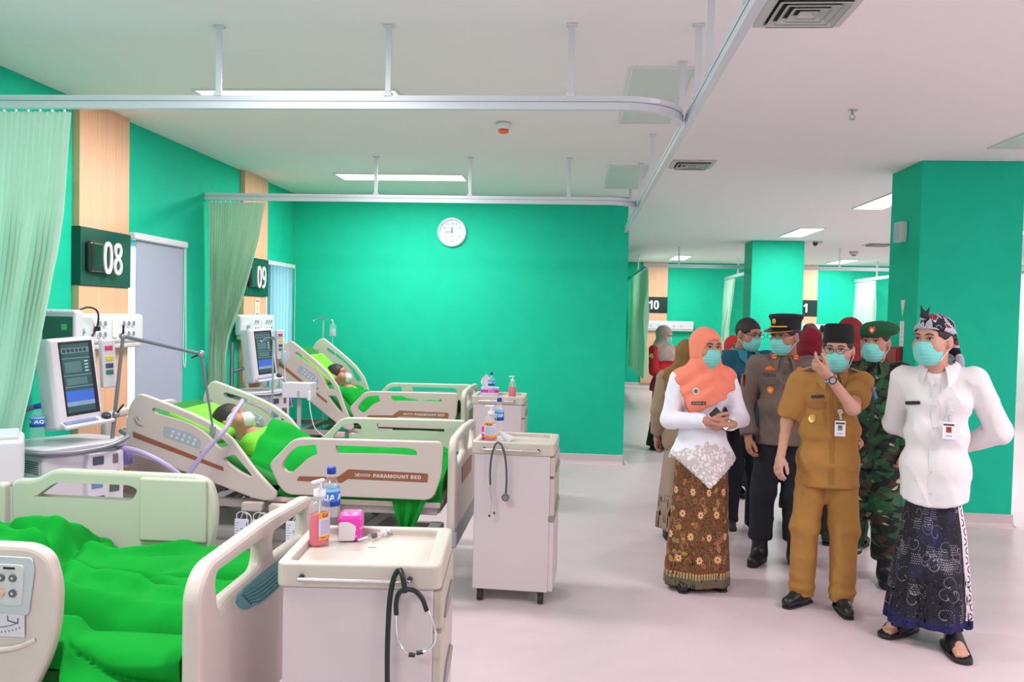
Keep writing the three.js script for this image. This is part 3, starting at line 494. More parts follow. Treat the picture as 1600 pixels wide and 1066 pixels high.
// ---------------------------------------------------------------- blankets (draped sheets)
function sheet(nu, nv, f, back = false) {
  const pos = [], uv = [], idx = [], w = nu + 1;
  for (let j = 0; j <= nv; j++) for (let i = 0; i <= nu; i++) { const p = f(i / nu, j / nv); pos.push(...p); uv.push(i / nu * 3, j / nv * 3); }
  for (let j = 0; j < nv; j++) for (let i = 0; i < nu; i++) { const a = j * w + i; idx.push(a, a + w, a + 1, a + 1, a + w, a + w + 1); }
  const g = new THREE.BufferGeometry(); g.setAttribute('position', new THREE.Float32BufferAttribute(pos, 3)); g.setAttribute('uv', new THREE.Float32BufferAttribute(uv, 2)); g.setIndex(idx); g.computeVertexNormals(); return g;
}
const sm = (a, b, x) => { const t = Math.max(0, Math.min(1, (x - a) / (b - a))); return t * t * (3 - 2 * t); };
const ridge = (x, c, w) => Math.exp(-(((x - c) / w) ** 2));
{
  // near bed: over the mattress, then down between side rail and footboard
  const o = thing('blanket', 'large crumpled bright green blanket on the nearest empty bed', 'blanket');
  part(o, 'cloth', sheet(190, 270, (u, v) => {
    const x = -2.75 + 1.735 * u, s = v * 1.5, T = 0.76, gap = sm(-1.37, -1.31, x), edge = sm(-1.01, -1.06, x), base = 0.728 + 0.035 * sm(-1.3, -2.0, x);
    if (s < T) {
      const z = -2.92 + s, e = x + 1.685 + 0.06 * Math.sin((z + 2.9) * 7) - 0.1 * (z + 2.7);
      let h = 0.06 * sm(0.015, -0.02, e) + 0.012 * ridge(e, -0.05, 0.03) + 0.022 * ridge(e, 0.09, 0.035) - 0.025 * ridge(e, 0.035, 0.02);               // folded pile toward the head
      h += 0.035 * noise(x * 2.6, z * 2.6, 2.2) + 0.03 * noise(x * 4 + z * 3, z * 7, 4) + 0.01 * noise(x * 15, z * 11, 7);
      h += 0.035 * ridge(z + 0.28 * x + 0.05 * Math.sin(x * 9), -3.19, 0.03) + 0.03 * ridge(z - 0.1 * x, -2.13, 0.04) - 0.05 * ridge(z - 0.1 * x, -2.06, 0.018) - 0.035 * ridge(z + 0.12 * x + 0.02 * Math.sin(x * 11), -2.72, 0.016) - 0.045 * ridge(z - 0.35 * x + 0.02 * Math.sin(x * 8), -2.0, 0.018) + 0.03 * ridge(z - 0.35 * x + 0.02 * Math.sin(x * 8), -1.95, 0.03);
      h -= 0.03 * sm(0.62, T, s) * gap;
      return [x, base - 0.10 * sm(0.14, 0, s) + h * (0.35 + 0.65 * edge), z + 0.01 * noise(x * 5, s * 5, 9)];
    }
    const q = s - T, z0 = -2.92 + T, k = sm(0, 0.1, q);
    if (gap < 0.01) return [x, base + 0.012 * noise(x * 5, 3, q * 5) - Math.min(0.12, q * 0.5), z0 + Math.min(q, 0.07)];
    const w = q - 0.30 * (x + 1.2) * (0.4 + q) + 0.03 * noise(x * 3, q * 3, 5), ph = Math.abs(Math.sin(Math.PI * (w + 0.03) / (0.115 + 0.03 * noise(x * 2, 1.5, w * 3)))), puff = 0.1 * Math.pow(ph, 0.5) * (0.75 + 0.6 * noise(x * 2.5, w * 4, 3)) + 0.006 * noise(x * 12, q * 12, 2);
    const y = base - 0.03 + 0.012 * noise(x * 5, 3, q * 5) - 0.75 * q * sm(0, 0.12, q) - 0.0 * k, z = z0 + Math.min(q, 0.09) * 0.95 + 0.12 * q;
    return [x, gap * (y + 0.5 * puff * k) + (1 - gap) * (base - Math.min(0.12, q * 0.5)), z0 + gap * (z - z0 + puff * k * (0.3 + 0.7 * edge)) + (1 - gap) * Math.min(q, 0.07)];
  }), SHEET);
  const leg = (z, c) => Math.exp(-(((z - c) / 0.1) ** 4));
  // middle bed
  const b = thing('blanket', 'green blanket over the legs of the patient in the middle bed', 'blanket');
  part(b, 'cloth', sheet(110, 80, (u, v) => {
    const x = -1.88 + 1.14 * u, zz = -0.41 + 0.82 * v;
    let y = 0.655 + (0.10 + 0.05 * sm(-1.1, -1.6, x) + 0.055 * sm(-1.55, -1.8, x)) * Math.exp(-((zz / 0.27) ** 4)) * (0.86 + 0.14 * Math.cos(zz * 20)) + 0.06 * ridge(x, -0.86, 0.08) * Math.exp(-(((Math.abs(zz) - 0.11) / 0.07) ** 2));
    y += 0.42 * Math.max(0, -1.72 - x) + 0.02 * noise(x * 6, zz * 6, 3) + 0.012 * noise(x * 13 + zz * 5, zz * 9, 8); y -= 0.13 * sm(0.34, 0.41, Math.abs(zz));
    return [x, y, -4.985 + zz + 0.01 * noise(x * 7, zz * 3, 1)];
  }), SHEET);
  part(b, 'hanging_corner', sheet(24, 20, (u, v) => { const w = 0.22 * (1 - 0.75 * v), x = -0.93 + (u - 0.45) * w; return [x, 0.565 - 0.22 * v + 0.015 * Math.sin(u * 9), -4.985 + 0.435 + 0.02 * Math.sin(u * 14 + v * 3) * (0.3 + v)]; }), SHEETD);
  const c = thing('blanket', 'green blanket over the patient in the farthest bed', 'blanket');
  part(c, 'cloth', sheet(110, 80, (u, v) => {
    const x = -2.27 + 1.15 * u, zz = -0.4 + 0.8 * v;
    let y = 0.655 + (0.10 + 0.08 * sm(-1.5, -2.05, x)) * Math.exp(-((zz / 0.27) ** 4)) + 0.07 * sm(-2.05, -2.3, x) + 0.05 * ridge(x, -1.2, 0.08) * Math.exp(-(((Math.abs(zz) - 0.12) / 0.07) ** 2));
    y += 0.016 * noise(x * 6, zz * 6, 13) + 0.02 * noise(x * 15 + zz * 8, zz * 5, 6); y -= 0.13 * sm(0.33, 0.4, Math.abs(zz));
    return [x, y, -7.79 + zz];
  }), SHEET);
}

// ---------------------------------------------------------------- bedside cabinets
const CABW = std(0.62, 0.54, 0.57, 0.4), TRAY = std(0.58, 0.52, 0.46, 0.38), DRAWER = std(0.52, 0.46, 0.40, 0.42);
function makeCabinet(x, z, turn, label, front) {
  const o = thing('bedside_cabinet', label, 'cabinet', [x, 0, z], turn, 'bedside cabinets'), w = 0.42, d = 0.40;
  part(o, 'body', rbox(w, 0.755, d, 0, 0.4525, 0, 0.006, 2), CABW);
  // tray top: rim with recessed floor
  part(o, 'tray_floor', rbox(0.40, 0.012, 0.38, -0.01, 0.872, 0, 0.003, 1), TRAY);
  const rim = plate([[-0.228, -0.208], [0.232, -0.208], [0.232, 0.208], [-0.228, 0.208]], 0.03, 0.07, 0.008, [[[-0.195, -0.178], [0.185, -0.178], [0.185, 0.178], [-0.195, 0.178]]], 0.02).rotateX(-Math.PI / 2).translate(0, 0.865, 0);
  part(o, 'tray_rim', rim, TRAY);
  const tb = part(o, 'towel_bar', [cyl([-0.16, 0.862, 0.232], [0.15, 0.862, 0.232], 0.005, 0.005, 10)], CHROME, 'chrome towel bar');
  for (const q of [-0.155, 0.145]) part(tb, 'bar_mount', cyl([q, 0.862, 0.204], [q, 0.862, 0.234], 0.008, 0.006, 12), RUBBER);
  // drawers and door on the aisle side (+x)
  const dr = (y, h, nm) => { const p = part(o, nm, rbox(0.03, h - 0.008, d - 0.012, w / 2 + 0.012, y, 0, 0.008, 2), nm === 'door' ? CABW : DRAWER); return p; };
  const d1 = dr(0.77, 0.115, 'drawer'), d2 = dr(0.6, 0.215, 'drawer'); const d3 = dr(0.275, 0.40, 'door');
  const grip = (y, s) => plate([[-0.17, -0.012], [-0.08, 0.02 * s], [0.08, 0.02 * s], [0.17, -0.012], [0.08, -0.025], [-0.08, -0.025]], 0.02, 0.012, 0.003).rotateY(Math.PI / 2).translate(w / 2 + 0.028, y, 0);
  part(d1, 'handle', grip(0.75, 1), std(0.28, 0.27, 0.27, 0.45)); part(d2, 'handle', grip(0.535, 1.6), std(0.28, 0.27, 0.27, 0.45));
  part(o, 'divider', rbox(0.04, 0.03, d, w / 2 + 0.008, 0.484, 0, 0.004, 1), std(0.25, 0.25, 0.26, 0.5));
  for (const a of [-0.17, 0.17]) for (const b of [-0.16, 0.16]) { const c = part(o, 'caster', rbox(0.035, 0.03, 0.035, a, 0.06, b, 0.008, 1), BLACK); part(c, 'wheel', new THREE.CylinderGeometry(0.028, 0.028, 0.03, 20).rotateZ(Math.PI / 2).translate(a, 0.028, b), RUBBER); }
  return o;
}
makeCabinet(-0.603, -2.42, 4.3 * D2R, 'nearest bedside cabinet with pink gel bottle, syringe and black stethoscope');
makeCabinet(-0.325, -4.68, -2.5 * D2R, 'middle bedside cabinet with a grey stethoscope hung over its front');
makeCabinet(-0.66, -7.2, 0, 'farthest bedside cabinet against the green end wall');
// ---------------------------------------------------------------- bottles, tissues and other small things
const CLEAR = new THREE.MeshPhysicalMaterial({ color: 0xffffff, roughness: 0.06, transmission: 0.92, thickness: 0, ior: 1.4 });
const BLUECAP = std(0.01, 0.05, 0.42, 0.4), PUMPW = std(0.82, 0.8, 0.84, 0.35), GELM = new THREE.MeshPhysicalMaterial({ roughness: 0.15, transmission: 0.45, thickness: 0.05, ior: 1.36, attenuationDistance: 0.05 }); GELM.color.setRGB(0.95, 0.16, 0.26); GELM.attenuationColor = new THREE.Color(0.98, 0.2, 0.3);
const waterTex = canvasTex(256, 96, (x) => { x.fillStyle = '#2f7fd6'; x.fillRect(0, 0, 256, 96); x.fillStyle = '#8fd0f5'; x.fillRect(0, 0, 256, 18); x.fillStyle = '#1a3f9f'; x.fillRect(0, 70, 256, 26); x.fillStyle = '#22a578'; x.beginPath(); x.moveTo(150, 96); x.lineTo(196, 24); x.lineTo(214, 24); x.lineTo(170, 96); x.fill(); x.fillStyle = '#fff'; x.font = 'bold 42px sans-serif'; x.fillText('AQUA', 18, 62); x.fillText('AQUA', 146, 62); });
function waterBottle(pos, label, labelY = 0.6, turn = 0, h = 0.22, r = 0.029) {
  const o = thing('water_bottle', label, 'bottle', pos, turn, 'plastic water bottles');
  const b = [[0, 0.002], [0.8, 0], [0.97, 0.02], [1, 0.08], [0.95, 0.14], [1, 0.2], [0.96, 0.27], [1, 0.34], [1, 0.6], [0.93, 0.7], [0.7, 0.8], [0.46, 0.87], [0.42, 0.91], [0.42, 0.95]];
  part(o, 'bottle', lathe(b.map(([a, y]) => [a * r, y * h])), CLEAR);
  part(o, 'label', new THREE.CylinderGeometry(r * 1.02, r * 1.02, h * 0.26, 32, 1, true).translate(0, h * labelY * 0.8, 0), new THREE.MeshPhysicalMaterial({ map: waterTex, roughness: 0.4, side: THREE.DoubleSide }));
  part(o, 'cap', lathe([[0, h * 1.02], [r * 0.44, h * 1.02], [r * 0.5, h * 1.0], [r * 0.5, h * 0.92], [0, h * 0.92]]), BLUECAP);
  return o;
}
const gelTex = canvasTex(160, 256, (x) => { x.fillStyle = '#d3cfe6'; x.fillRect(0, 0, 160, 256); x.fillStyle = '#f2a02e'; x.fillRect(0, 0, 160, 58); x.fillRect(0, 218, 160, 38); x.fillStyle = '#d3cfe6'; x.beginPath(); x.arc(150, 66, 60, 0, 7); x.fill(); x.fillStyle = '#3b2a2a'; x.font = 'bold 50px sans-serif'; x.fillText('Ge', 30, 50); x.fillStyle = '#8f8fae'; for (let i = 0; i < 12; i++) x.fillRect(18, 78 + i * 11, 80 + 40 * ((i * 37 % 10) / 10), 4); x.fillStyle = '#7a4a2a'; x.fillRect(20, 230, 50, 8); });
const GELLABEL = new THREE.MeshPhysicalMaterial({ map: gelTex, roughness: 0.45 });
function gelBottle(pos, label, turn, s = 1, withLabel = true, ls = 1) {
  const o = thing('sanitizer_bottle', label, 'bottle', pos, turn, 'pink hand gel pump bottles');
  const ov = (g) => g.scale(1, 1, 0.72);
  part(o, 'bottle', ov(lathe([[0, 0.001], [0.03, 0], [0.0335, 0.004], [0.034, 0.11], [0.031, 0.122], [0.018, 0.13], [0.014, 0.134], [0.014, 0.14]].map(([a, b]) => [a * s, b * s]), 36)), CLEAR);
  part(o, 'gel', ov(lathe([[0, 0.004], [0.029, 0.004], [0.0322, 0.008], [0.0325, 0.088], [0, 0.089]].map(([a, b]) => [a * s, b * s]), 36)), GELM, 'pink gel');
  const pm = part(o, 'pump', [lathe([[0, 0.134], [0.0165, 0.134], [0.0175, 0.14], [0.0165, 0.156], [0.006, 0.158], [0.005, 0.178], [0, 0.178]].map(([a, b]) => [a * s, b * s]), 20), rbox(0.05 * s, 0.009 * s, 0.014 * s, -0.008 * s, 0.18 * s, 0, 0.004, 2)], PUMPW);
  part(pm, 'dip_tube', cyl([0, 0.01 * s, 0], [0, 0.135 * s, 0], 0.0025 * s), WHITE);
  if (withLabel) { const g = new THREE.CylinderGeometry(0.0348 * s, 0.0348 * s, 0.078 * s, 20, 1, true, -0.85 * ls, 1.7 * ls).scale(1, 1, 0.735); part(o, 'label', g.translate(0, 0.058 * s, 0), GELLABEL); }
}
const TT = 0.879;
gelBottle([-0.775, TT, -2.455], 'pink hand gel pump bottle on the nearest cabinet', 1.25, 1.1);
waterBottle([-0.768, TT, -2.55], 'water bottle behind the gel on the nearest cabinet', 0.74, 0.6);
gelBottle([-0.475, TT, -4.655], 'gel pump bottle with large white label on the middle cabinet', 0.1, 1.1, true, 1.5);
waterBottle([-0.435, TT, -4.735], 'water bottle behind the gel on the middle cabinet', 0.74, 0.9, 0.235, 0.028);
waterBottle([-0.735, TT, -7.18], 'water bottle beside a tissue box on the farthest cabinet', 0.74, 0.2, 0.21, 0.03);
gelBottle([-0.55, TT, -7.2], 'small pink gel bottle alone at the right of the farthest cabinet', 0.2, 1.0, false);
{
  const pinkTex = canvasTex(128, 128, (x) => { x.fillStyle = '#e63ab0'; x.fillRect(0, 0, 128, 128); x.fillStyle = '#f7c3e6'; for (let i = 0; i < 26; i++) x.fillRect(rr(0, 110), rr(0, 128), rr(6, 22), 5); });
  const pk = new THREE.MeshPhysicalMaterial({ map: pinkTex, roughness: 0.25 });
  const o = thing('tissue_pack', 'pink plastic tissue pack on the nearest cabinet', 'tissue pack', [-0.70, TT, -2.545], 0.18);
  part(o, 'wrapper', boxUV(rbox(0.075, 0.082, 0.1, 0, 0.041, 0, 0.014, 3), 9), pk); part(o, 'white_panel', plate([[-0.03, 0.004], [0.02, 0.004], [0.024, 0.05], [0.0, 0.064], [-0.03, 0.062]], 0.008, 0.002, 0.0005).translate(-0.004, 0, 0.051), std(0.75, 0.68, 0.72, 0.5));
  const p2 = thing('tissue_pack', 'small bright pink pack half hidden behind the gel on the middle cabinet', 'tissue pack', [-0.512, TT, -4.72], 0);
  part(p2, 'wrapper', boxUV(rbox(0.04, 0.082, 0.07, 0, 0.041, 0, 0.012, 3), 9), pk); part(p2, 'seal', rbox(0.036, 0.006, 0.004, 0, 0.04, 0.037, 0.002, 1), WHITE);
  const sy = thing('syringe', 'clear syringe lying on the nearest cabinet', 'syringe', [-0.62, TT + 0.012, -2.545], 1.03);
  const ax = (g) => g.rotateZ(Math.PI / 2);
  part(sy, 'barrel', ax(lathe([[0.0095, -0.035], [0.0095, 0.03], [0.004, 0.034], [0.003, 0.04], [0, 0.04]], 18)), CLEAR); part(sy, 'plunger', ax(lathe([[0, -0.06], [0.01, -0.06], [0.01, -0.057], [0.003, -0.056], [0.003, 0.0], [0, 0.0]], 14)), std(0.7, 0.72, 0.76, 0.4));
  part(sy, 'piston', ax(lathe([[0, 0], [0.0085, 0], [0.0085, 0.012], [0, 0.014]], 14)), BLACK); part(sy, 'flange', ax(lathe([[0, -0.037], [0.014, -0.037], [0.014, -0.034], [0, -0.034]], 16)), WHITE); part(sy, 'needle_cap', ax(lathe([[0, 0.036], [0.004, 0.036], [0.0035, 0.075], [0, 0.076]], 10)), std(0.75, 0.78, 0.84, 0.35));
  const pp = thing('paper_slip', 'tiny white paper slip beside the syringe', 'paper', [-0.61, TT, -2.46], 0.2); part(pp, 'sheet', rbox(0.026, 0.0015, 0.02, 0, 0.001, 0, 0.0005, 1), WHITE);
  const cb = thing('plastic_pouch', 'white plastic pouch lying beside the middle water bottle', 'pouch', [-0.395, TT, -4.66], 0);
  part(cb, 'pouch', rot(new THREE.ConeGeometry(0.032, 0.1, 16).scale(1, 1, 0.6), 0, 0, 0.85).translate(-0.005, 0.034, 0), std(0.72, 0.72, 0.78, 0.3)); part(cb, 'tip', rbox(0.02, 0.006, 0.014, 0.035, 0.004, 0, 0.002, 1), WHITE);
  const tb = thing('tissue_box', 'white and magenta tissue box with a tissue sticking up on the farthest cabinet', 'tissue box', [-0.755, TT, -7.27], 0);
  part(tb, 'box', rbox(0.155, 0.075, 0.09, 0, 0.0375, 0, 0.003, 1), std(0.62, 0.58, 0.72, 0.5)); part(tb, 'band', rbox(0.156, 0.03, 0.091, 0, 0.042, 0, 0.002, 1), std(0.62, 0.03, 0.42, 0.5)); part(tb, 'tissue', sheet(14, 14, (u, v) => { const w = 0.085 * Math.sin(Math.PI * (0.12 + 0.85 * v)); return [-0.04 + (u - 0.5) * w, 0.07 + v * 0.12, 0.012 * Math.sin(u * 7 + v * 3)]; }), std(0.78, 0.76, 0.84, 0.9, 0, { side: THREE.DoubleSide }));
}
// ---------------------------------------------------------------- stethoscopes
{
  const o = thing('stethoscope', 'black stethoscope hung on the chrome bar of the nearest cabinet', 'stethoscope', [0, 0, -2.19]);
  const BT = std(0.008, 0.012, 0.014, 0.4);
  part(o, 'tubing', [tube([[-0.446, 0.84, 0.012], [-0.449, 0.862, 0.014], [-0.455, 0.885, 0.01], [-0.466, 0.896, -0.004], [-0.478, 0.882, -0.004], [-0.488, 0.83, 0.006], [-0.493, 0.75, 0.004], [-0.494, 0.65, 0.004], [-0.49, 0.5, 0.004], [-0.488, 0.38, 0.004]], 0.0075, 80, 10),
    tube([[-0.471, 0.775, 0.004], [-0.471, 0.81, 0.008], [-0.462, 0.838, 0.01], [-0.445, 0.848, 0.012], [-0.42, 0.845, 0.012], [-0.4, 0.825, 0.01], [-0.387, 0.79, 0.006]], 0.0068, 50, 10)], BT);
  part(o, 'ear_tubes', [tube([[-0.471, 0.785, 0.004], [-0.471, 0.745, 0.004], [-0.464, 0.705, 0.006], [-0.447, 0.678, 0.008], [-0.428, 0.668, 0.01]], 0.0032, 40, 8), tube([[-0.389, 0.8, 0.006], [-0.37, 0.765, 0.006], [-0.361, 0.73, 0.008], [-0.366, 0.7, 0.01], [-0.385, 0.682, 0.012], [-0.405, 0.677, 0.012]], 0.0032, 40, 8)], CHROME).name = 'ear_tube';
  for (const [x, y, x2, y2] of [[-0.432, 0.668, -0.416, 0.668], [-0.411, 0.674, -0.394, 0.678]]) part(o, 'ear_tip', cyl([x, y, 0.01], [x2, y2, 0.012], 0.0065, 0.0055, 14), BLACK);
  part(o, 'chest_piece', [new THREE.CylinderGeometry(0.022, 0.02, 0.018, 28).rotateX(Math.PI / 2).translate(-0.488, 0.355, 0.004)], STEEL);
  const s = thing('stethoscope', 'grey stethoscope draped over the front of the middle cabinet', 'stethoscope', [0, 0, -4.44]);
  const GT = std(0.06, 0.075, 0.085, 0.45);
  part(s, 'tubing', tube([[-0.447, 0.67, 0.004], [-0.45, 0.72, 0.006], [-0.447, 0.80, 0.01], [-0.436, 0.86, 0.014], [-0.417, 0.902, 0.004], [-0.398, 0.898, 0.004], [-0.378, 0.862, 0.014], [-0.364, 0.79, 0.01], [-0.359, 0.70, 0.006], [-0.361, 0.625, 0.006]], 0.0058, 80, 10), GT);
  part(s, 'ear_tube', [tube([[-0.447, 0.69, 0.004], [-0.45, 0.65, 0.006], [-0.444, 0.60, 0.008], [-0.432, 0.555, 0.008], [-0.424, 0.522, 0.008]], 0.0032, 30, 8), tube([[-0.447, 0.69, 0.004], [-0.44, 0.64, 0.008], [-0.436, 0.58, 0.01], [-0.44, 0.535, 0.01], [-0.447, 0.505, 0.008]], 0.0032, 30, 8)], CHROME);
  for (const p of [[-0.423, 0.516], [-0.449, 0.5]]) part(s, 'ear_tip', sph(p[0], p[1], 0.008, 0.006, 0.008, 0.006, 12), BLACK);
  part(s, 'chest_piece', [new THREE.CylinderGeometry(0.021, 0.023, 0.012, 28).rotateX(Math.PI / 2).translate(-0.363, 0.604, 0.008), cyl([-0.363, 0.604, 0.014], [-0.363, 0.604, 0.022], 0.013, 0.012, 20)], STEEL); part(s, 'diaphragm', cyl([-0.363, 0.604, 0.015], [-0.363, 0.604, 0.0165], 0.019, 0.019, 24), std(0.12, 0.13, 0.14, 0.3));
}
// ---------------------------------------------------------------- ventilators and monitors
const CASE = std(0.66, 0.64, 0.70, 0.42), CASED = std(0.42, 0.42, 0.47, 0.45), POLE = std(0.22, 0.23, 0.27, 0.38, 0.5);
const screenTex = canvasTex(256, 384, (x) => {
  x.fillStyle = '#2f4f52'; x.fillRect(0, 0, 256, 384); x.fillStyle = '#5d7477'; x.fillRect(0, 22, 256, 30); x.fillStyle = '#24403f'; for (let i = 0; i < 6; i++) x.fillRect(14 + i * 38, 28, 28, 18);
  x.strokeStyle = '#7f989a'; x.lineWidth = 3; for (const y of [80, 176, 240]) { x.beginPath(); x.moveTo(0, y); x.lineTo(256, y + 2); x.stroke(); }
  x.fillStyle = '#3b62b8'; x.fillRect(0, 262, 256, 62); x.fillStyle = '#7b8ea8'; x.fillRect(0, 324, 256, 24); x.fillStyle = '#4a686c'; x.fillRect(20, 100, 150, 60); x.fillRect(20, 190, 190, 40); x.fillStyle = '#9fb4b6'; for (let i = 0; i < 4; i++) x.fillRect(200, 98 + i * 18, 34, 8);
});
const SCREEN = new THREE.MeshPhysicalMaterial({ map: screenTex, roughness: 0.12, emissive: 0xffffff, emissiveMap: screenTex, emissiveIntensity: 0.35 });
function makeVentilator(pos, turn, label) {
  const o = thing('ventilator', label, 'ventilator', pos, turn, 'ventilators on carts');
  for (const [x, z] of [[-0.2, -0.17], [0.2, -0.17], [-0.2, 0.17], [0.2, 0.17]]) caster(o, x, z, 0.05);
  part(o, 'base', [rbox(0.48, 0.05, 0.07, 0, 0.14, 0.17, 0.02), rbox(0.48, 0.05, 0.07, 0, 0.14, -0.17, 0.02), rbox(0.1, 0.06, 0.4, 0, 0.14, 0, 0.02)], CASED);
  part(o, 'column', [rbox(0.12, 0.42, 0.12, 0, 0.36, -0.04, 0.02)], CASED);
  const b = part(o, 'body', rbox(0.42, 0.36, 0.34, 0, 0.67, 0, 0.018, 3), CASE);
  for (let i = 0; i < 6; i++) part(b, 'vent_slot', box(0.004, 0.005, 0.26, -0.2105, 0.815 - i * 0.011, 0), std(0.12, 0.12, 0.14, 0.6));
  part(b, 'recess', rbox(0.006, 0.16, 0.14, -0.21, 0.64, -0.06, 0.004, 1), std(0.26, 0.26, 0.28, 0.6));
  part(b, 'front_block', rbox(0.2, 0.34, 0.04, 0.1, 0.67, 0.185, 0.01), CASE);
  for (const [x, y, w, h, c] of [[0.055, 0.80, 0.06, 0.045, [0.06, 0.08, 0.13]], [0.15, 0.80, 0.03, 0.05, [0.2, 0.12, 0.14]], [0.05, 0.70, 0.06, 0.085, [0.12, 0.26, 0.45]], [0.145, 0.68, 0.055, 0.11, [0.10, 0.13, 0.10]], [0.06, 0.60, 0.06, 0.03, [0.05, 0.06, 0.1]], [0.14, 0.55, 0.03, 0.04, [0.3, 0.25, 0.3]]]) part(b, 'port', rbox(w, h, 0.012, x, y, 0.204, 0.004, 1), std(...c, 0.4));
  part(b, 'drawer', rbox(0.38, 0.1, 0.02, 0, 0.54, 0.172, 0.006, 2), CASED);
  const hu = part(o, 'humidifier', [lathe([[0, 0], [0.045, 0], [0.05, 0.05], [0.045, 0.09], [0, 0.1]], 24).translate(0.28, 0.74, 0.08)], std(0.18, 0.17, 0.45, 0.25)); part(hu, 'bracket', rbox(0.1, 0.03, 0.08, 0.25, 0.73, 0.06, 0.008, 1), CASED);
  part(o, 'tray', plate([[-0.24, -0.2], [0.24, -0.2], [0.26, 0], [0.2, 0.19], [-0.2, 0.2], [-0.26, 0.05]], 0.06, 0.03, 0.008).rotateX(-Math.PI / 2).translate(0, 0.875, -0.0), std(0.58, 0.57, 0.62, 0.4));
  part(o, 'tray_rail', tube([[-0.27, 0.885, -0.18], [-0.29, 0.885, -0.02], [-0.24, 0.872, 0.17], [-0.1, 0.862, 0.225], [0.1, 0.872, 0.225], [0.24, 0.9, 0.17], [0.3, 0.91, 0.02]], 0.013, 60, 12), POLE);
  const sc = new THREE.Group(); sc.name = 'screen'; o.add(sc); sc.position.set(0.03, 0.955, 0.06); sc.rotation.set(-0.12, 0.06, 0.06, 'YXZ');
  part(sc, 'casing', rbox(0.27, 0.47, 0.13, 0, 0.245, -0.02, 0.024, 4), CASE); part(sc, 'bezel', rbox(0.19, 0.385, 0.006, 0.015, 0.265, 0.0435, 0.004, 1), BLACK);
  const p = textPlate(0.155, 0.355, screenTex, 0.008, 0.266, 0.0472); part(sc, 'display', p.g, SCREEN);
  part(sc, 'key_shelf', rot(rbox(0.28, 0.02, 0.07, 0, 0, 0, 0.008, 2), 0.5, 0, 0).translate(0.02, 0.03, 0.06), CASE); part(sc, 'key_strip', rot(rbox(0.18, 0.004, 0.03, 0, 0, 0, 0.002, 1), 0.5, 0, 0).translate(-0.02, 0.041, 0.066), std(0.16, 0.2, 0.4, 0.4));
  part(sc, 'knob', rot(lathe([[0, 0], [0.024, 0], [0.024, 0.014], [0.018, 0.02], [0, 0.02]], 24), 0.5, 0, 0).translate(0.125, 0.04, 0.064), std(0.03, 0.035, 0.06, 0.4));
  const km = part(o, 'side_module', rot(rbox(0.07, 0.26, 0.05, 0, 0, 0, 0.008, 2), 0, -0.2, 0.06).translate(0.2, 1.29, 0.05), CASE);
  for (const [y, c] of [[0.085, [0.6, 0.04, 0.16]], [0.03, [0.7, 0.6, 0.05]], [-0.01, [0.05, 0.07, 0.16]], [-0.045, [0.05, 0.18, 0.12]]]) part(km, 'module_key', rot(rbox(0.04, 0.026, 0.006, 0, y, 0.026, 0.003, 1), 0, -0.2, 0.06).translate(0.2, 1.29, 0.05), std(...c, 0.4));
  part(o, 'back_pole', [cyl([-0.24, 0.3, -0.02], [-0.17, 1.3, -0.12], 0.019, 0.017, 16), cyl([-0.17, 1.05, -0.12], [0, 1.1, -0.05], 0.014)], POLE);
  return o;
}
makeVentilator([-2.655, 0, -4.08], 1.1, 'ventilator cart with tall screen beside the middle bed');
makeVentilator([-2.81, 0, -7.04], 1.0, 'ventilator with tall screen behind the gap by the sign 09');
waterBottle([-2.70, 0.892, -3.92], 'water bottle standing on the ventilator tray', 0.74, -0.3, 0.2, 0.034);
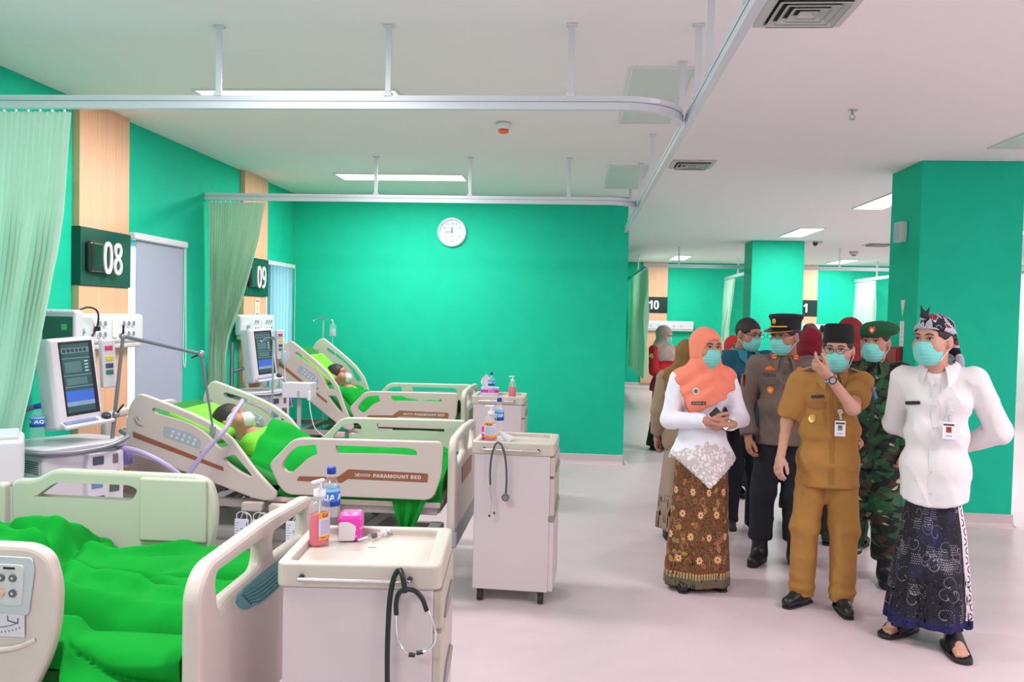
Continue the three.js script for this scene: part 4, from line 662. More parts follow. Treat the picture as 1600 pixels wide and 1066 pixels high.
{
  // jointed hose support arm
  const o = thing('support_arm', 'grey jointed hose support arm in front of the blind', 'support arm', [0, 0, -4.22]);
  const p = [[-2.475, 0.83, 0.02], [-2.455, 1.02, 0.01], [-2.425, 1.44, 0], [-2.0, 1.355, -0.02], [-1.99, 1.30, -0.02], [-1.945, 0.96, -0.05]];
  part(o, 'lower_rod', [cyl(p[0], p[2], 0.011, 0.009)], POLE); part(o, 'upper_rod', cyl(p[2], p[3], 0.010, 0.009), POLE); part(o, 'drop_rod', [cyl(p[3], p[5], 0.008, 0.006)], POLE);
  for (const [i, dx] of [[1, 0.06], [2, 0.02], [3, -0.04]]) { const j = part(o, 'joint', sph(...p[i], 0.02, 0.02, 0.018), STEEL); part(j, 'lever', cyl(p[i], [p[i][0] + dx, p[i][1] + (i === 3 ? -0.02 : 0.06), p[i][2] + 0.03], 0.006, 0.005, 10), BLACK); }
  part(o, 'clip', [rbox(0.03, 0.05, 0.02, -1.945, 0.94, -0.05, 0.006, 2)], std(0.25, 0.27, 0.3, 0.4)); part(o, 'clamp', rbox(0.06, 0.05, 0.05, -2.475, 0.84, 0.0, 0.008, 2), STEEL);
  const H = std(0.52, 0.44, 0.72, 0.35, 0, { transmission: 0.2, thickness: 0 });
  const corr = (pts, n) => { const g = tube(pts, 0.0135, n, 12), c = new THREE.CatmullRomCurve3(pts.map((q) => V(...q)), false, 'centripetal'), P = g.attributes.position; for (let i = 0; i <= n; i++) { const q = c.getPointAt(i / n), k = i % 2 ? 1.06 : 0.92; for (let j = 0; j <= 12; j++) { const m = i * 13 + j; P.setXYZ(m, q.x + (P.getX(m) - q.x) * k, q.y + (P.getY(m) - q.y) * k, q.z + (P.getZ(m) - q.z) * k); } } g.computeVertexNormals(); return g; };
  const h1 = thing('breathing_hose', 'lilac corrugated hose arching down from the ventilator', 'hose', [0, 0, -4.27]); part(h1, 'hose', corr([[-2.44, 0.72, 0.1], [-2.445, 0.79, 0.1], [-2.41, 0.838, 0.1], [-2.34, 0.84, 0.1], [-2.2, 0.785, 0.09], [-2.09, 0.70, 0.06], [-2.04, 0.62, 0.02]], 130), H); part(h1, 'cuff', cyl([-2.44, 0.70, 0.1], [-2.44, 0.735, 0.1], 0.017), std(0.5, 0.48, 0.6, 0.4));
  const h2 = thing('breathing_hose', 'lilac hose running up over the bed rail to the reclined patient', 'hose', [0, 0, -4.3]); part(h2, 'hose', corr([[-2.12, 0.64, 0.04], [-2.06, 0.72, 0.04], [-1.985, 0.83, 0.02], [-1.92, 0.93, -0.06], [-1.93, 1.0, -0.2], [-1.98, 1.035, -0.42], [-2.045, 1.035, -0.6]], 110), H); part(h2, 'connector', cyl([-1.935, 0.975, -0.16], [-1.945, 0.995, -0.24], 0.018, 0.018), std(0.7, 0.7, 0.75, 0.3));
  // monitor on the wall
  const m = thing('patient_monitor', 'white patient monitor mounted beside the curtain under the sign 08', 'monitor', [-2.985, 1.255, -4.52], 0.25);
  part(m, 'casing', rbox(0.23, 0.32, 0.12, 0, 0.16, 0, 0.02, 3), CASE); part(m, 'screen', rbox(0.16, 0.25, 0.005, 0.015, 0.155, 0.061, 0.004, 1), std(0.03, 0.14, 0.10, 0.15)); part(m, 'alarm_lamp', rbox(0.05, 0.014, 0.01, -0.06, 0.305, 0.058, 0.004, 1), std(0.8, 0.5, 0.4, 0.4)); part(m, 'wall_bracket', [rbox(0.06, 0.08, 0.06, -0.06, 0.15, -0.09, 0.01, 1), cyl([-0.06, 0.15, -0.1], [-0.172, 0.15, -0.12], 0.02, 0.02)], CASED); part(m, 'readout', rbox(0.03, 0.035, 0.001, 0.05, 0.22, 0.0642, 0.0004, 1), std(0.10, 0.5, 0.2, 0.4));
  const cab = thing('power_cord', 'thin black power cord plugged into the bedhead panel', 'cord'); part(cab, 'cord', tube([[-2.98, 1.56, -4.66], [-2.98, 1.59, -4.8], [-3.0, 1.56, -4.93], [-3.03, 1.48, -4.98], [-3.04, 1.43, -4.96], [-3.03, 1.38, -4.88], [-3.0, 1.36, -4.78]], 0.006, 50, 8), BLACK); part(cab, 'plug', rbox(0.03, 0.03, 0.03, -3.028, 1.455, -4.975, 0.006, 1), BLACK);
  // white machine at the left edge
  const w = thing('suction_machine', 'white boxy medical machine at the left picture edge in front of the curtain', 'medical machine', [-2.61, 0, -3.40], 0.6);
  part(w, 'cart', [rbox(0.3, 0.70, 0.28, 0, 0.46, 0, 0.02)], std(0.55, 0.55, 0.6, 0.45)); part(w, 'housing', rbox(0.34, 0.2, 0.3, 0, 0.91, 0, 0.02, 3), CASE); part(w, 'side_label', rbox(0.03, 0.07, 0.004, 0.03, 0.89, 0.151, 0.002, 1), CASED); part(w, 'lid', rbox(0.3, 0.025, 0.26, 0, 1.015, 0, 0.01), std(0.6, 0.6, 0.62, 0.45)); for (const x of [-0.11, 0.11]) for (const z of [-0.11, 0.11]) caster(w, x, z, 0.045);
  // wire basket behind the ventilator
  const bk = thing('wire_basket', 'small wire basket on the wall behind the ventilator', 'basket', [-2.92, 1.05, -4.46]);
  const wires = []; for (let i = 0; i < 9; i++) wires.push(cyl([-0.09 + i * 0.022, 0, 0.05], [-0.09 + i * 0.022, 0.12, 0.05], 0.002, 0.002, 6)); for (const y of [0, 0.06, 0.12]) wires.push(cyl([-0.09, y, 0.05], [0.09, y, 0.05], 0.0025, 0.0025, 6), cyl([0.09, y, 0.05], [0.09, y, -0.05], 0.0025, 0.0025, 6), cyl([-0.09, y, 0.05], [-0.09, y, -0.05], 0.0025, 0.0025, 6));
  part(bk, 'wire_frame', wires, CHROME); part(bk, 'contents', [sph(0, 0.06, 0, 0.06, 0.05, 0.03), sph(-0.03, 0.12, 0, 0.05, 0.03, 0.03)], std(0.35, 0.5, 0.42, 0.6)); part(bk, 'back_plate', rbox(0.2, 0.14, 0.01, 0, 0.06, -0.05, 0.003, 1), WHITE); part(bk, 'wall_arm', cyl([0, 0.06, -0.05], [-0.2, 0.06, -0.1], 0.01), POLE);
  // orange tag and other things under the middle bed
  const tg = thing('orange_tag', 'small orange plate below the head of the middle bed', 'tag', [-2.66, 0.632, -4.63]); part(tg, 'plate', rbox(0.085, 0.045, 0.012, 0, 0, 0, 0.004, 1), std(0.85, 0.36, 0.02, 0.5)); part(tg, 'holder', rbox(0.1, 0.012, 0.02, 0, 0.028, 0, 0.003, 1), CASED);
  const bagTex = canvasTex(96, 160, (x) => { x.fillStyle = '#dfe2f0'; x.fillRect(0, 0, 96, 160); x.fillStyle = '#5b6bb5'; for (let i = 0; i < 9; i++) x.fillRect(10, 20 + i * 14, i % 3 ? 14 : 24, 3); x.fillStyle = '#6f93b8'; x.fillRect(44, 50, 40, 7); x.fillRect(44, 62, 26, 4); x.fillStyle = '#2f3f9a'; x.fillRect(84, 16, 6, 30); });
  const BAG = new THREE.MeshPhysicalMaterial({ map: bagTex, roughness: 0.3, side: THREE.DoubleSide });
  [['clear drainage bag below the middle bed rail, left of the three', -1.86], ['clear drainage bag below the middle bed rail, second from the left', -1.76], ['clear drainage bag below the middle bed near the footboard bar', -1.56]].forEach(([l, x], i) => {
    const d = thing('drainage_bag', l, 'bag', [x, 0, -4.47], 0.1 * (i - 1), 'drainage bags under the middle bed');
    const g = rbox(0.085, 0.17, 0.018, 0, 0.33, 0, 0.008, 3); boxUV(g, 1); part(d, 'bag', planarUV(norm(rbox(0.085, 0.17, 0.018, 0, 0.33, 0, 0.008, 3)).translate(0.0425, -0.245, 0), 'x', 'y', 11.7, 5.9).translate(-0.0425, 0.245, 0), BAG);
    part(d, 'hanger', [tube([[-0.03, 0.41, 0], [-0.03, 0.44, 0], [0, 0.455, 0.0], [0.03, 0.44, 0], [0.03, 0.41, 0]], 0.003, 24, 6)], WHITE); part(d, 'drain_tube', tube([[0, 0.42, 0.01], [0.03, 0.46, 0.03], [0.07, 0.44, 0.03], [0.06, 0.36, 0.02], [0.05, 0.25, 0.0]], 0.004, 30, 6), std(0.6, 0.6, 0.58, 0.3));
  });
  // infusion stands
  const iv = (pos, label, bag) => {
    const s = thing('infusion_stand', label, 'iv stand', pos, 0, 'infusion stands'); const top = bag;
    part(s, 'pole', [cyl([0, 0.05, 0], [0, top, 0], 0.010, 0.008)], CHROME); part(s, 'hook_bar', tube([[-0.11, top - 0.02, 0], [-0.1, top - 0.035, 0], [-0.085, top - 0.015, 0], [-0.06, top, 0], [0, top + 0.002, 0], [0.06, top, 0], [0.09, top - 0.012, 0], [0.105, top - 0.035, 0]], 0.004, 40, 8), CHROME); part(s, 'hub', rbox(0.03, 0.03, 0.02, 0, top, 0, 0.005, 1), STEEL);
    for (let i = 0; i < 5; i++) { const a = i * 1.2566 + 0.3; const l = part(s, 'leg', cyl([0, 0.07, 0], [0.19 * Math.cos(a), 0.05, 0.19 * Math.sin(a)], 0.012, 0.009), STEEL); part(l, 'wheel', sph(0.19 * Math.cos(a), 0.025, 0.19 * Math.sin(a), 0.025, 0.025, 0.02, 12), RUBBER); }
    return s;
  };
  iv([-2.55, 0, -6.74], 'infusion stand with hanging bottle beside the raised far bed', 1.36); iv([-2.67, 0, -8.5], 'infusion stand behind the farthest bed against the green wall', 1.52);
  const fl = (pos, label, h = 0.2) => { const b = thing('infusion_bottle', label, 'infusion bottle', pos, 0, 'hanging infusion bottles'); part(b, 'bottle', lathe([[0, 0], [0.012, 0], [0.014, -0.01], [0.035, -0.03], [0.036, -0.15], [0.014, -h + 0.02], [0.012, -h], [0, -h]]), CLEAR); part(b, 'fluid', lathe([[0, -0.07], [0.033, -0.07], [0.034, -0.15], [0.012, -h + 0.022], [0, -h + 0.01]]), std(0.72, 0.78, 0.85, 0.1, 0, { transmission: 0.6, thickness: 0 })); part(b, 'line', tube([[0, -h, 0], [0.0, -h - 0.08, 0], [0.03, -h - 0.2, -0.02], [0.05, -h - 0.35, -0.05]], 0.003, 24, 6), WHITE); };
  fl([-2.445, 1.325, -6.74], 'clear infusion bottle hanging left of the far bed rail'); fl([-2.57, 1.485, -8.5], 'small infusion bottle hanging against the green wall', 0.16);
  const pu = thing('infusion_pump', 'small white pump box with a cable in front of the far bed', 'pump', [-2.27, 0.885, -6.6]);
  part(pu, 'housing', rbox(0.24, 0.12, 0.16, 0, 0.06, 0, 0.006, 2), CASE); part(pu, 'support', [rbox(0.03, 0.86, 0.03, 0.0, -0.43, 0, 0.005, 1), rbox(0.22, 0.03, 0.2, 0, -0.87, 0, 0.006, 1)], CASED); part(pu, 'clamp', rbox(0.02, 0.06, 0.01, 0.02, 0.03, 0.082, 0.003, 1), CASED); part(pu, 'drip_sensor', rbox(0.025, 0.075, 0.025, 0.115, 0.02, 0.09, 0.006, 2), PUMPW); part(pu, 'cable', tube([[0.115, -0.02, 0.09], [0.13, -0.12, 0.09], [0.16, -0.25, 0.06], [0.24, -0.33, 0.0], [0.28, -0.36, -0.1]], 0.004, 40, 6), WHITE);
}
// ---------------------------------------------------------------- implicit surfaces for bodies and clothes
function nets(f, lo, hi, h) {                                     // naive surface nets, returns an indexed geometry with gradient normals
  const n = [0, 1, 2].map((i) => Math.ceil((hi[i] - lo[i]) / h) + 1), [nx, ny, nz] = n, F = new Float32Array(nx * ny * nz);
  for (let k = 0, q = 0; k < nz; k++) for (let j = 0; j < ny; j++) for (let i = 0; i < nx; i++) F[q++] = f(lo[0] + i * h, lo[1] + j * h, lo[2] + k * h);
  const id = new Int32Array(nx * ny * nz).fill(-1), pos = [], idx = [], sx = 1, sy = nx, sz = nx * ny, C = [0, sx, sy, sx + sy, sz, sz + sx, sz + sy, sz + sx + sy];
  const E = [[0, 1], [2, 3], [4, 5], [6, 7], [0, 2], [1, 3], [4, 6], [5, 7], [0, 4], [1, 5], [2, 6], [3, 7]];
  for (let k = 0; k < nz - 1; k++) for (let j = 0; j < ny - 1; j++) for (let i = 0; i < nx - 1; i++) {
    const b = i + j * sy + k * sz; let m = 0; for (let c = 0; c < 8; c++) if (F[b + C[c]] < 0) m |= 1 << c;
    if (m === 0 || m === 255) continue;
    let x = 0, y = 0, z = 0, s = 0;
    for (const [p, q] of E) { if (((m >> p) & 1) === ((m >> q) & 1)) continue; const a = F[b + C[p]], c = F[b + C[q]], t = a / (a - c); x += (p & 1) + t * ((q & 1) - (p & 1)); y += ((p >> 1) & 1) + t * (((q >> 1) & 1) - ((p >> 1) & 1)); z += (p >> 2) + t * ((q >> 2) - (p >> 2)); s++; }
    id[b] = pos.length / 3; pos.push(lo[0] + (i + x / s) * h, lo[1] + (j + y / s) * h, lo[2] + (k + z / s) * h);
  }
  const quad = (a, b, c, d, fl) => { if (a < 0 || b < 0 || c < 0 || d < 0) return; if (fl) idx.push(a, b, c, a, c, d); else idx.push(a, c, b, a, d, c); };
  for (let k = 1; k < nz - 1; k++) for (let j = 1; j < ny - 1; j++) for (let i = 1; i < nx - 1; i++) {
    const b = i + j * sy + k * sz, v = F[b] < 0;
    if (v !== F[b + sx] < 0) quad(id[b - sy - sz], id[b - sz], id[b], id[b - sy], v);
    if (v !== F[b + sy] < 0) quad(id[b - sx - sz], id[b - sx], id[b], id[b - sz], v);
    if (v !== F[b + sz] < 0) quad(id[b - sx - sy], id[b - sy], id[b], id[b - sx], v);
  }
  const g = new THREE.BufferGeometry(); g.setAttribute('position', new THREE.Float32BufferAttribute(pos, 3)); g.setIndex(idx); g.computeVertexNormals(); return g;
}
const smin = (a, b, k) => { const h = Math.max(0, k - Math.abs(a - b)) / k; return Math.min(a, b) - h * h * k * 0.25; };
// primitives: {a, b, ra, rb, fz, cut:[px,py,pz,nx,ny,nz]}
const cap = (a, b, ra, rb = ra, fz = 1, cut) => ({ a, b, ra, rb, fz, cut });
const ell = (c, r) => ({ e: c, r });
function primD(p, x, y, z) {
  if (p.e) { const dx = (x - p.e[0]) / p.r[0], dy = (y - p.e[1]) / p.r[1], dz = (z - p.e[2]) / p.r[2], l = Math.sqrt(dx * dx + dy * dy + dz * dz), g = Math.sqrt((dx / p.r[0]) ** 2 + (dy / p.r[1]) ** 2 + (dz / p.r[2]) ** 2); return g > 1e-9 ? l * (l - 1) / g : -Math.min(...p.r); }
  const { a, b, fz } = p, ax = x - a[0], ay = y - a[1], az = (z - a[2]) / fz, bx = b[0] - a[0], by = b[1] - a[1], bz = (b[2] - a[2]) / fz, L = bx * bx + by * by + bz * bz;
  const t = L ? Math.max(0, Math.min(1, (ax * bx + ay * by + az * bz) / L)) : 0, ex = ax - bx * t, ey = ay - by * t, ez = az - bz * t;
  let d = (Math.sqrt(ex * ex + ey * ey + ez * ez) - (p.ra + (p.rb - p.ra) * t)) * Math.min(1, 0.5 + 0.5 * fz);
  if (p.cut) { const c = p.cut; d = Math.max(d, (x - c[0]) * c[3] + (y - c[1]) * c[4] + (z - c[2]) * c[5]); }
  return d;
}
const field = (prims, k) => (x, y, z) => { let d = 1e3; for (const p of prims) { const e = primD(p, x, y, z); d = d > 900 ? e : smin(d, e, p.k || k); } return d; };
function bounds(prims, pad) {
  const lo = [1e3, 1e3, 1e3], hi = [-1e3, -1e3, -1e3];
  for (const p of prims) for (const [c, r] of p.e ? [[p.e, Math.max(...p.r)]] : [[p.a, p.ra], [p.b, p.rb]]) for (let i = 0; i < 3; i++) { lo[i] = Math.min(lo[i], c[i] - r - pad); hi[i] = Math.max(hi[i], c[i] + r + pad); }
  return [lo, hi];
}
const lerp3 = (a, b, t) => [a[0] + (b[0] - a[0]) * t, a[1] + (b[1] - a[1]) * t, a[2] + (b[2] - a[2]) * t];
const dir3 = (a, b) => { const d = [b[0] - a[0], b[1] - a[1], b[2] - a[2]], l = Math.hypot(...d) || 1; return d.map((q) => q / l); };
function wrapUV(g, cx = 0, cz = 0) {                              // u round the body from the back seam, v = height / 1.7
  g = norm(g); const p = g.attributes.position, uv = new Float32Array(p.count * 2);
  for (let i = 0; i < p.count; i++) { uv[2 * i] = (Math.atan2(p.getX(i) - cx, p.getZ(i) - cz) + Math.PI) / (2 * Math.PI); uv[2 * i + 1] = p.getY(i) / 1.7; }
  for (let t = 0; t < p.count; t += 3) { const u = [uv[2 * t], uv[2 * t + 2], uv[2 * t + 4]], m = Math.max(...u); for (let j = 0; j < 3; j++) if (m - u[j] > 0.5) uv[2 * (t + j)] += 1; }
  g.setAttribute('uv', new THREE.BufferAttribute(uv, 2)); return g;
}
const SKINS = { a: std(0.52, 0.25, 0.17, 0.55), b: std(0.46, 0.21, 0.14, 0.55), c: std(0.56, 0.29, 0.21, 0.55) };
const HAIR = std(0.018, 0.013, 0.012, 0.6), MASKM = std(0.20, 0.66, 0.62, 0.75), LOOP = std(0.8, 0.8, 0.82, 0.7), EYEW = std(0.75, 0.7, 0.68, 0.3), IRIS = std(0.03, 0.015, 0.01, 0.2);
const HEAD = [ell([0, 0.028, -0.012], [0.077, 0.09, 0.099]), ell([0, -0.035, 0.018], [0.062, 0.084, 0.074]), ell([0, -0.088, 0.048], [0.034, 0.03, 0.036]), cap([-0.04, -0.03, 0.055], [0.04, -0.03, 0.055], 0.03), { ...cap([0, 0.012, 0.086], [0, -0.028, 0.108], 0.009, 0.014), k: 0.018 }, { ...cap([-0.036, 0.032, 0.078], [0.036, 0.032, 0.078], 0.013), k: 0.02 }, { ...ell([0.08, -0.006, -0.012], [0.012, 0.033, 0.02]), k: 0.012 }, { ...ell([-0.08, -0.006, -0.012], [0.012, 0.033, 0.02]), k: 0.012 }, { ...ell([0, -0.068, 0.085], [0.025, 0.011, 0.014]), k: 0.014 }, { ...cap([0, -0.07, -0.025], [0, -0.19, -0.045], 0.052, 0.056), k: 0.04 }];
const headF0 = field(HEAD, 0.03);
const headF = (x, y, z) => { let d = headF0(x, y, z); for (const s of [-1, 1]) { const e = Math.hypot((x - s * 0.032) / 1.5, y - 0.012, z - 0.1) - 0.013; const h = Math.max(0, 0.02 - Math.abs(-e - d)) / 0.02; d = Math.max(d, -e) + h * h * 0.005; } return d; };
const headGeo = nets(headF, [-0.11, -0.2, -0.13], [0.11, 0.14, 0.14], 0.0045);
const hairGeo = nets((x, y, z) => { const b = primD({ e: [0, 0.03, -0.014], r: [0.0835, 0.097, 0.105] }, x, y, z) + 0.0025 * noise(x * 90, y * 60, z * 90); return Math.max(b, 0.012 + 0.62 * z - y + (Math.abs(x) > 0.055 && z > -0.01 ? -0.02 : 0), z - 0.092 + 0.25 * Math.abs(x)); }, [-0.1, -0.1, -0.14], [0.1, 0.15, 0.11], 0.005);
const maskField = (x, y, z) => { const b = primD({ e: [0, -0.05, 0.036], r: [0.068, 0.082, 0.08] }, x, y, z) + 0.0012 * Math.sin(y * 330) * (Math.abs(x) < 0.06 ? 1 : 0); const nose = primD(cap([0, 0.002, 0.088], [0, -0.038, 0.104], 0.010, 0.015), x, y, z); return Math.max(smin(b, nose, 0.03), 0.018 + 0.25 * Math.abs(y + 0.05) - z, y + 0.002 + 0.25 * Math.max(0, Math.abs(x) - 0.02), -0.12 - y + 0.3 * Math.max(0, Math.abs(x) - 0.03), Math.abs(x) - 0.067); };
const maskGeo = nets(maskField, [-0.09, -0.15, 0.0], [0.09, 0.03, 0.15], 0.0045);
function handGeo(side, o = {}) {                                  // wrist at the origin, fingers along -y, thumb toward +z, palm toward -side x
  const c = o.curl ?? 0.35, P = [], px = -side;                     // px: the way the palm looks
  P.push(cap([0, 0.03, 0], [0, -0.02, 0], 0.026, 0.025, 1)); P.push({ ...cap([0, -0.03, -0.018], [0, -0.078, -0.024], 0.0155, 0.014), k: 0.018 }, { ...cap([0, -0.03, 0.0], [0, -0.082, 0.0], 0.016, 0.0145), k: 0.018 }, { ...cap([0, -0.03, 0.016], [0, -0.078, 0.023], 0.016, 0.014), k: 0.018 });
  const L = o.lens || [0.058, 0.072, 0.078, 0.07]; [-0.031, -0.011, 0.0105, 0.031].forEach((z, i) => {
    const cc = o.curls ? o.curls[i] : c + 0.08 * (3 - i) / 3; let a = cc * 0.6, p = [0, -0.082 + (i === 0 ? 0.008 : 0), z * 0.9]; const s = [0.42, 0.33, 0.25];
    for (let j = 0; j < 3; j++) { const l = L[i] * s[j], q = [p[0] + px * Math.sin(a) * l, p[1] - Math.cos(a) * l, p[2] + z * 0.06]; P.push({ ...cap(p, q, 0.0092 - j * 0.0007, 0.0086 - j * 0.0008), k: 0.006 }); p = q; a += cc * 1.25; }
  });
  const ta = o.thumb ?? 0.5; let p = [px * 0.006, -0.028, 0.022]; for (const [l, an, r] of [[0.04, 0.75, 0.0125], [0.032, 0.4, 0.0105], [0.025, 0.15, 0.0095]]) { const q = [p[0] + px * l * 0.35 * ta * 1.4, p[1] - Math.cos(an) * l, p[2] + Math.sin(an) * l * (1.1 - ta * 0.7)]; P.push({ ...cap(p, q, r, r * 0.92), k: 0.008 }); p = q; }
  const [lo, hi] = bounds(P, 0.008); return nets(field(P, 0.012), lo, hi, 0.0042);
}
function orient(g, at, down, fwd) {                                // maps -y to down and +z toward fwd
  const y = V(...down).normalize().negate(), z = V(...fwd).addScaledVector(y, -V(...fwd).dot(y)).normalize(), x = y.clone().cross(z), m = new THREE.Matrix4().makeBasis(x, y, z); m.setPosition(...at); return g.applyMatrix4(m);
}
const CELL = 0.0095;
class Person {
  constructor(q) {
    this.q = q; const S = (this.S = q.H / 1.65); this.g = thing('person', q.label, 'person', q.pos, (q.turn || 0) * D2R, q.group);
    const s = (p) => p.map((v) => v * S), J = (this.J = {});
    const D = { shR: [-0.168, 1.325, -0.01], shL: [0.168, 1.325, -0.01], elR: [-0.215, 1.055, -0.03], elL: [0.215, 1.055, -0.03], wrR: [-0.225, 0.83, 0.03], wrL: [0.225, 0.83, 0.03], hipR: [-0.075, 0.86, 0], hipL: [0.075, 0.86, 0], knR: [-0.095, 0.47, 0.01], knL: [0.095, 0.47, 0.01], anR: [-0.1, 0.08, -0.02], anL: [0.1, 0.08, -0.02], neck: [0, 1.37, -0.02], head: [0, 1.515, 0.012] };
    for (const k in D) J[k] = s((q.j && q.j[k]) || D[k]);
    this.skin = SKINS[q.skin || 'a'];
    const bl = this.belly = q.belly || 0, WF = q.w || 0.9, S2 = (r) => r * S * WF;
    this.torso = (t) => [cap([-0.062 * S * WF, 0.9 * S, 0], [0.062 * S * WF, 0.9 * S, 0], S2(0.092 + t), S2(0.092 + t), 0.88), cap([-0.056 * S * WF, 1.05 * S, 0.004], [0.056 * S * WF, 1.05 * S, 0.004], S2((this.q.female ? 0.084 : 0.091) + t + bl * 0.5), S2((this.q.female ? 0.084 : 0.091) + t + bl * 0.5), 0.9 + bl * 2), cap([-0.07 * S * WF, 1.21 * S, 0], [0.07 * S * WF, 1.21 * S, 0], S2(0.09 + t), S2(0.09 + t), 0.88), cap([J.shR[0] * 0.8, J.shR[1] - 0.004, J.shR[2]], [J.shL[0] * 0.8, J.shL[1] - 0.004, J.shL[2]], S2(0.051 + t), S2(0.051 + t), 1), { ...cap([0, 1.3 * S, -0.014], [0, 1.40 * S, -0.028], S2(0.07 + t), S2(0.05 + t * 0.5)), k: 0.05 }];
    this.headM = new THREE.Matrix4().compose(V(...J.head), new THREE.Quaternion().setFromEuler(new THREE.Euler((q.pitch || 0) * D2R, (q.yaw || 0) * D2R, (q.tilt || 0) * D2R, 'YXZ')), V(S, S, S));
    this.body();
  }
  arm(s, r0, r1, r2, t0 = 0, t1 = 2) {                              // sleeve from the shoulder; t1 in segments (1 elbow, 2 wrist), cut square
    const J = this.J, a = J['sh' + s], b = J['el' + s], c = J['wr' + s], S = this.S, out = [];
    const e1 = t1 >= 1 ? b : lerp3(a, b, t1), rr1 = t1 >= 1 ? r1 : r0 + (r1 - r0) * t1; const d = dir3(a, b);
    out.push({ ...cap(a, e1, r0 * S, rr1 * S, 1, t1 < 1 ? [...e1, ...d] : undefined), k: 0.022 * S });
    if (t1 > 1) { const e2 = lerp3(b, c, t1 - 1), d2 = dir3(b, c); out.push({ ...cap(b, e2, r1 * S, (r1 + (r2 - r1) * (t1 - 1)) * S, 1, [...e2, ...d2]), k: 0.02 * S }); }
    return out;
  }
  body() {
    const J = this.J, S = this.S, q = this.q, P = [...this.torso(-0.022)];
    for (const s of ['R', 'L']) { P.push({ ...cap(J['sh' + s], J['el' + s], 0.044 * S, 0.036 * S), k: 0.04 * S }, { ...cap(J['el' + s], J['wr' + s], 0.0365 * S, 0.025 * S), k: 0.03 * S }, { ...cap(J['hip' + s], J['kn' + s], 0.072 * S * (q.legR || 1), 0.048 * S * (q.legR || 1)), k: 0.03 * S }, { ...cap(J['kn' + s], J['an' + s], 0.047 * S * (q.legR || 1), 0.032 * S), k: 0.03 * S }); }
    const [lo, hi] = bounds(P, 0.02), geos = [norm(nets(field(P, 0.05 * S), lo, hi, 0.013))];
    geos.push(norm(headGeo.clone().applyMatrix4(this.headM)));
    for (const s of ['R', 'L']) { const side = s === 'R' ? -1 : 1, h = (q.hand && q.hand[s]) || {}; if (h.none) continue; const dn = h.down || dir3(J['el' + s], J['wr' + s]), fw = h.fwd || [0, 0, 1]; geos.push(norm(orient(handGeo(side, h).scale(S, S, S), J['wr' + s], dn, fw))); }
    if (q.bareFeet) for (const s of ['R', 'L']) geos.push(norm(this.footGeo(s)));
    this.bodyMesh = part(this.g, 'body', mergeGeometries(geos), this.skin);
    if (q.noEyes) return;
    for (const s of [-1, 1]) { const w = (g) => g.applyMatrix4(this.headM); const e = part(this.bodyMesh, 'eye', w(sph(s * 0.031, 0.011, 0.0785, 0.0135, 0.0068, 0.0095, 14)), EYEW); part(e, 'iris', w(sph(s * 0.031, 0.011, 0.0855, 0.006, 0.006, 0.0036, 12)), IRIS); part(this.bodyMesh, 'eyelash', w(tube([[s * 0.017, 0.0125, 0.088], [s * 0.031, 0.0185, 0.089], [s * 0.046, 0.0125, 0.083]], 0.0022, 12, 5)), HAIR); part(this.bodyMesh, 'eyebrow', w(tube([[s * 0.014, 0.031, 0.0935], [s * 0.03, 0.0365, 0.0925], [s * 0.05, 0.031, 0.082]], 0.0032, 14, 6)), HAIR); }
  }
  cloth(name, prims, k, mat, o = {}) {                               // o.cut(x,y,z), o.wr amplitude, o.fr frequency, o.label, o.cell
    const f0 = field(prims, k), S = this.S, wr = (o.wr ?? 0.006) * 0.65, fr = o.fr ?? 9, sd = o.seed ?? this.g.id * 1.7;
    const f = (x, y, z) => { let d = f0(x, y, z); if (Math.abs(d) < 0.05) d += wr * (noise(x * fr + sd, y * fr * (o.fy ?? 0.7), z * fr) + 0.5 * noise(x * fr * 2.3 + sd, y * fr * 1.8, z * fr * 2.3)) - (o.cr ?? 0.006) * Math.pow(1 - Math.min(1, Math.abs(noise(x * 6 + sd, y * 5.5 + x * 5, z * 6 + sd)) * 4.5), 2); if (o.fold) d += o.fold(x, y, z); if (o.cut) d = Math.max(d, o.cut(x, y, z)); return d; };
    const [lo, hi] = o.box || bounds(prims, 0.03); const g = wrapUV(nets(f, lo, hi, o.cell || this.q.cell || CELL), o.cx || 0, o.cz || 0);
    const m = part(this.g, name, g, mat, o.label); m.userData.f = undefined; this[name + 'F'] = f; return m;
  }
  onHead(parent, name, geo, mat, label) { return part(parent || this.g, name, geo.applyMatrix4(this.headM), mat, label); }
  mask(m = MASKM) {
    const k = this.onHead(null, 'face_mask', maskGeo.clone(), m, 'pleated turquoise face mask');
    for (const s of [-1, 1]) for (const [y0, y1] of [[-0.008, 0.014], [-0.095, -0.03]]) this.onHead(k, 'ear_loop', tube([[s * 0.066, y0, 0.045], [s * 0.079, (y0 + y1) / 2 + 0.004, 0.02], [s * 0.086, y1, -0.016]], 0.0019, 16, 6), LOOP);
    return k;
  }
  hair(m = HAIR) { return this.onHead(null, 'hair', hairGeo.clone(), m); }
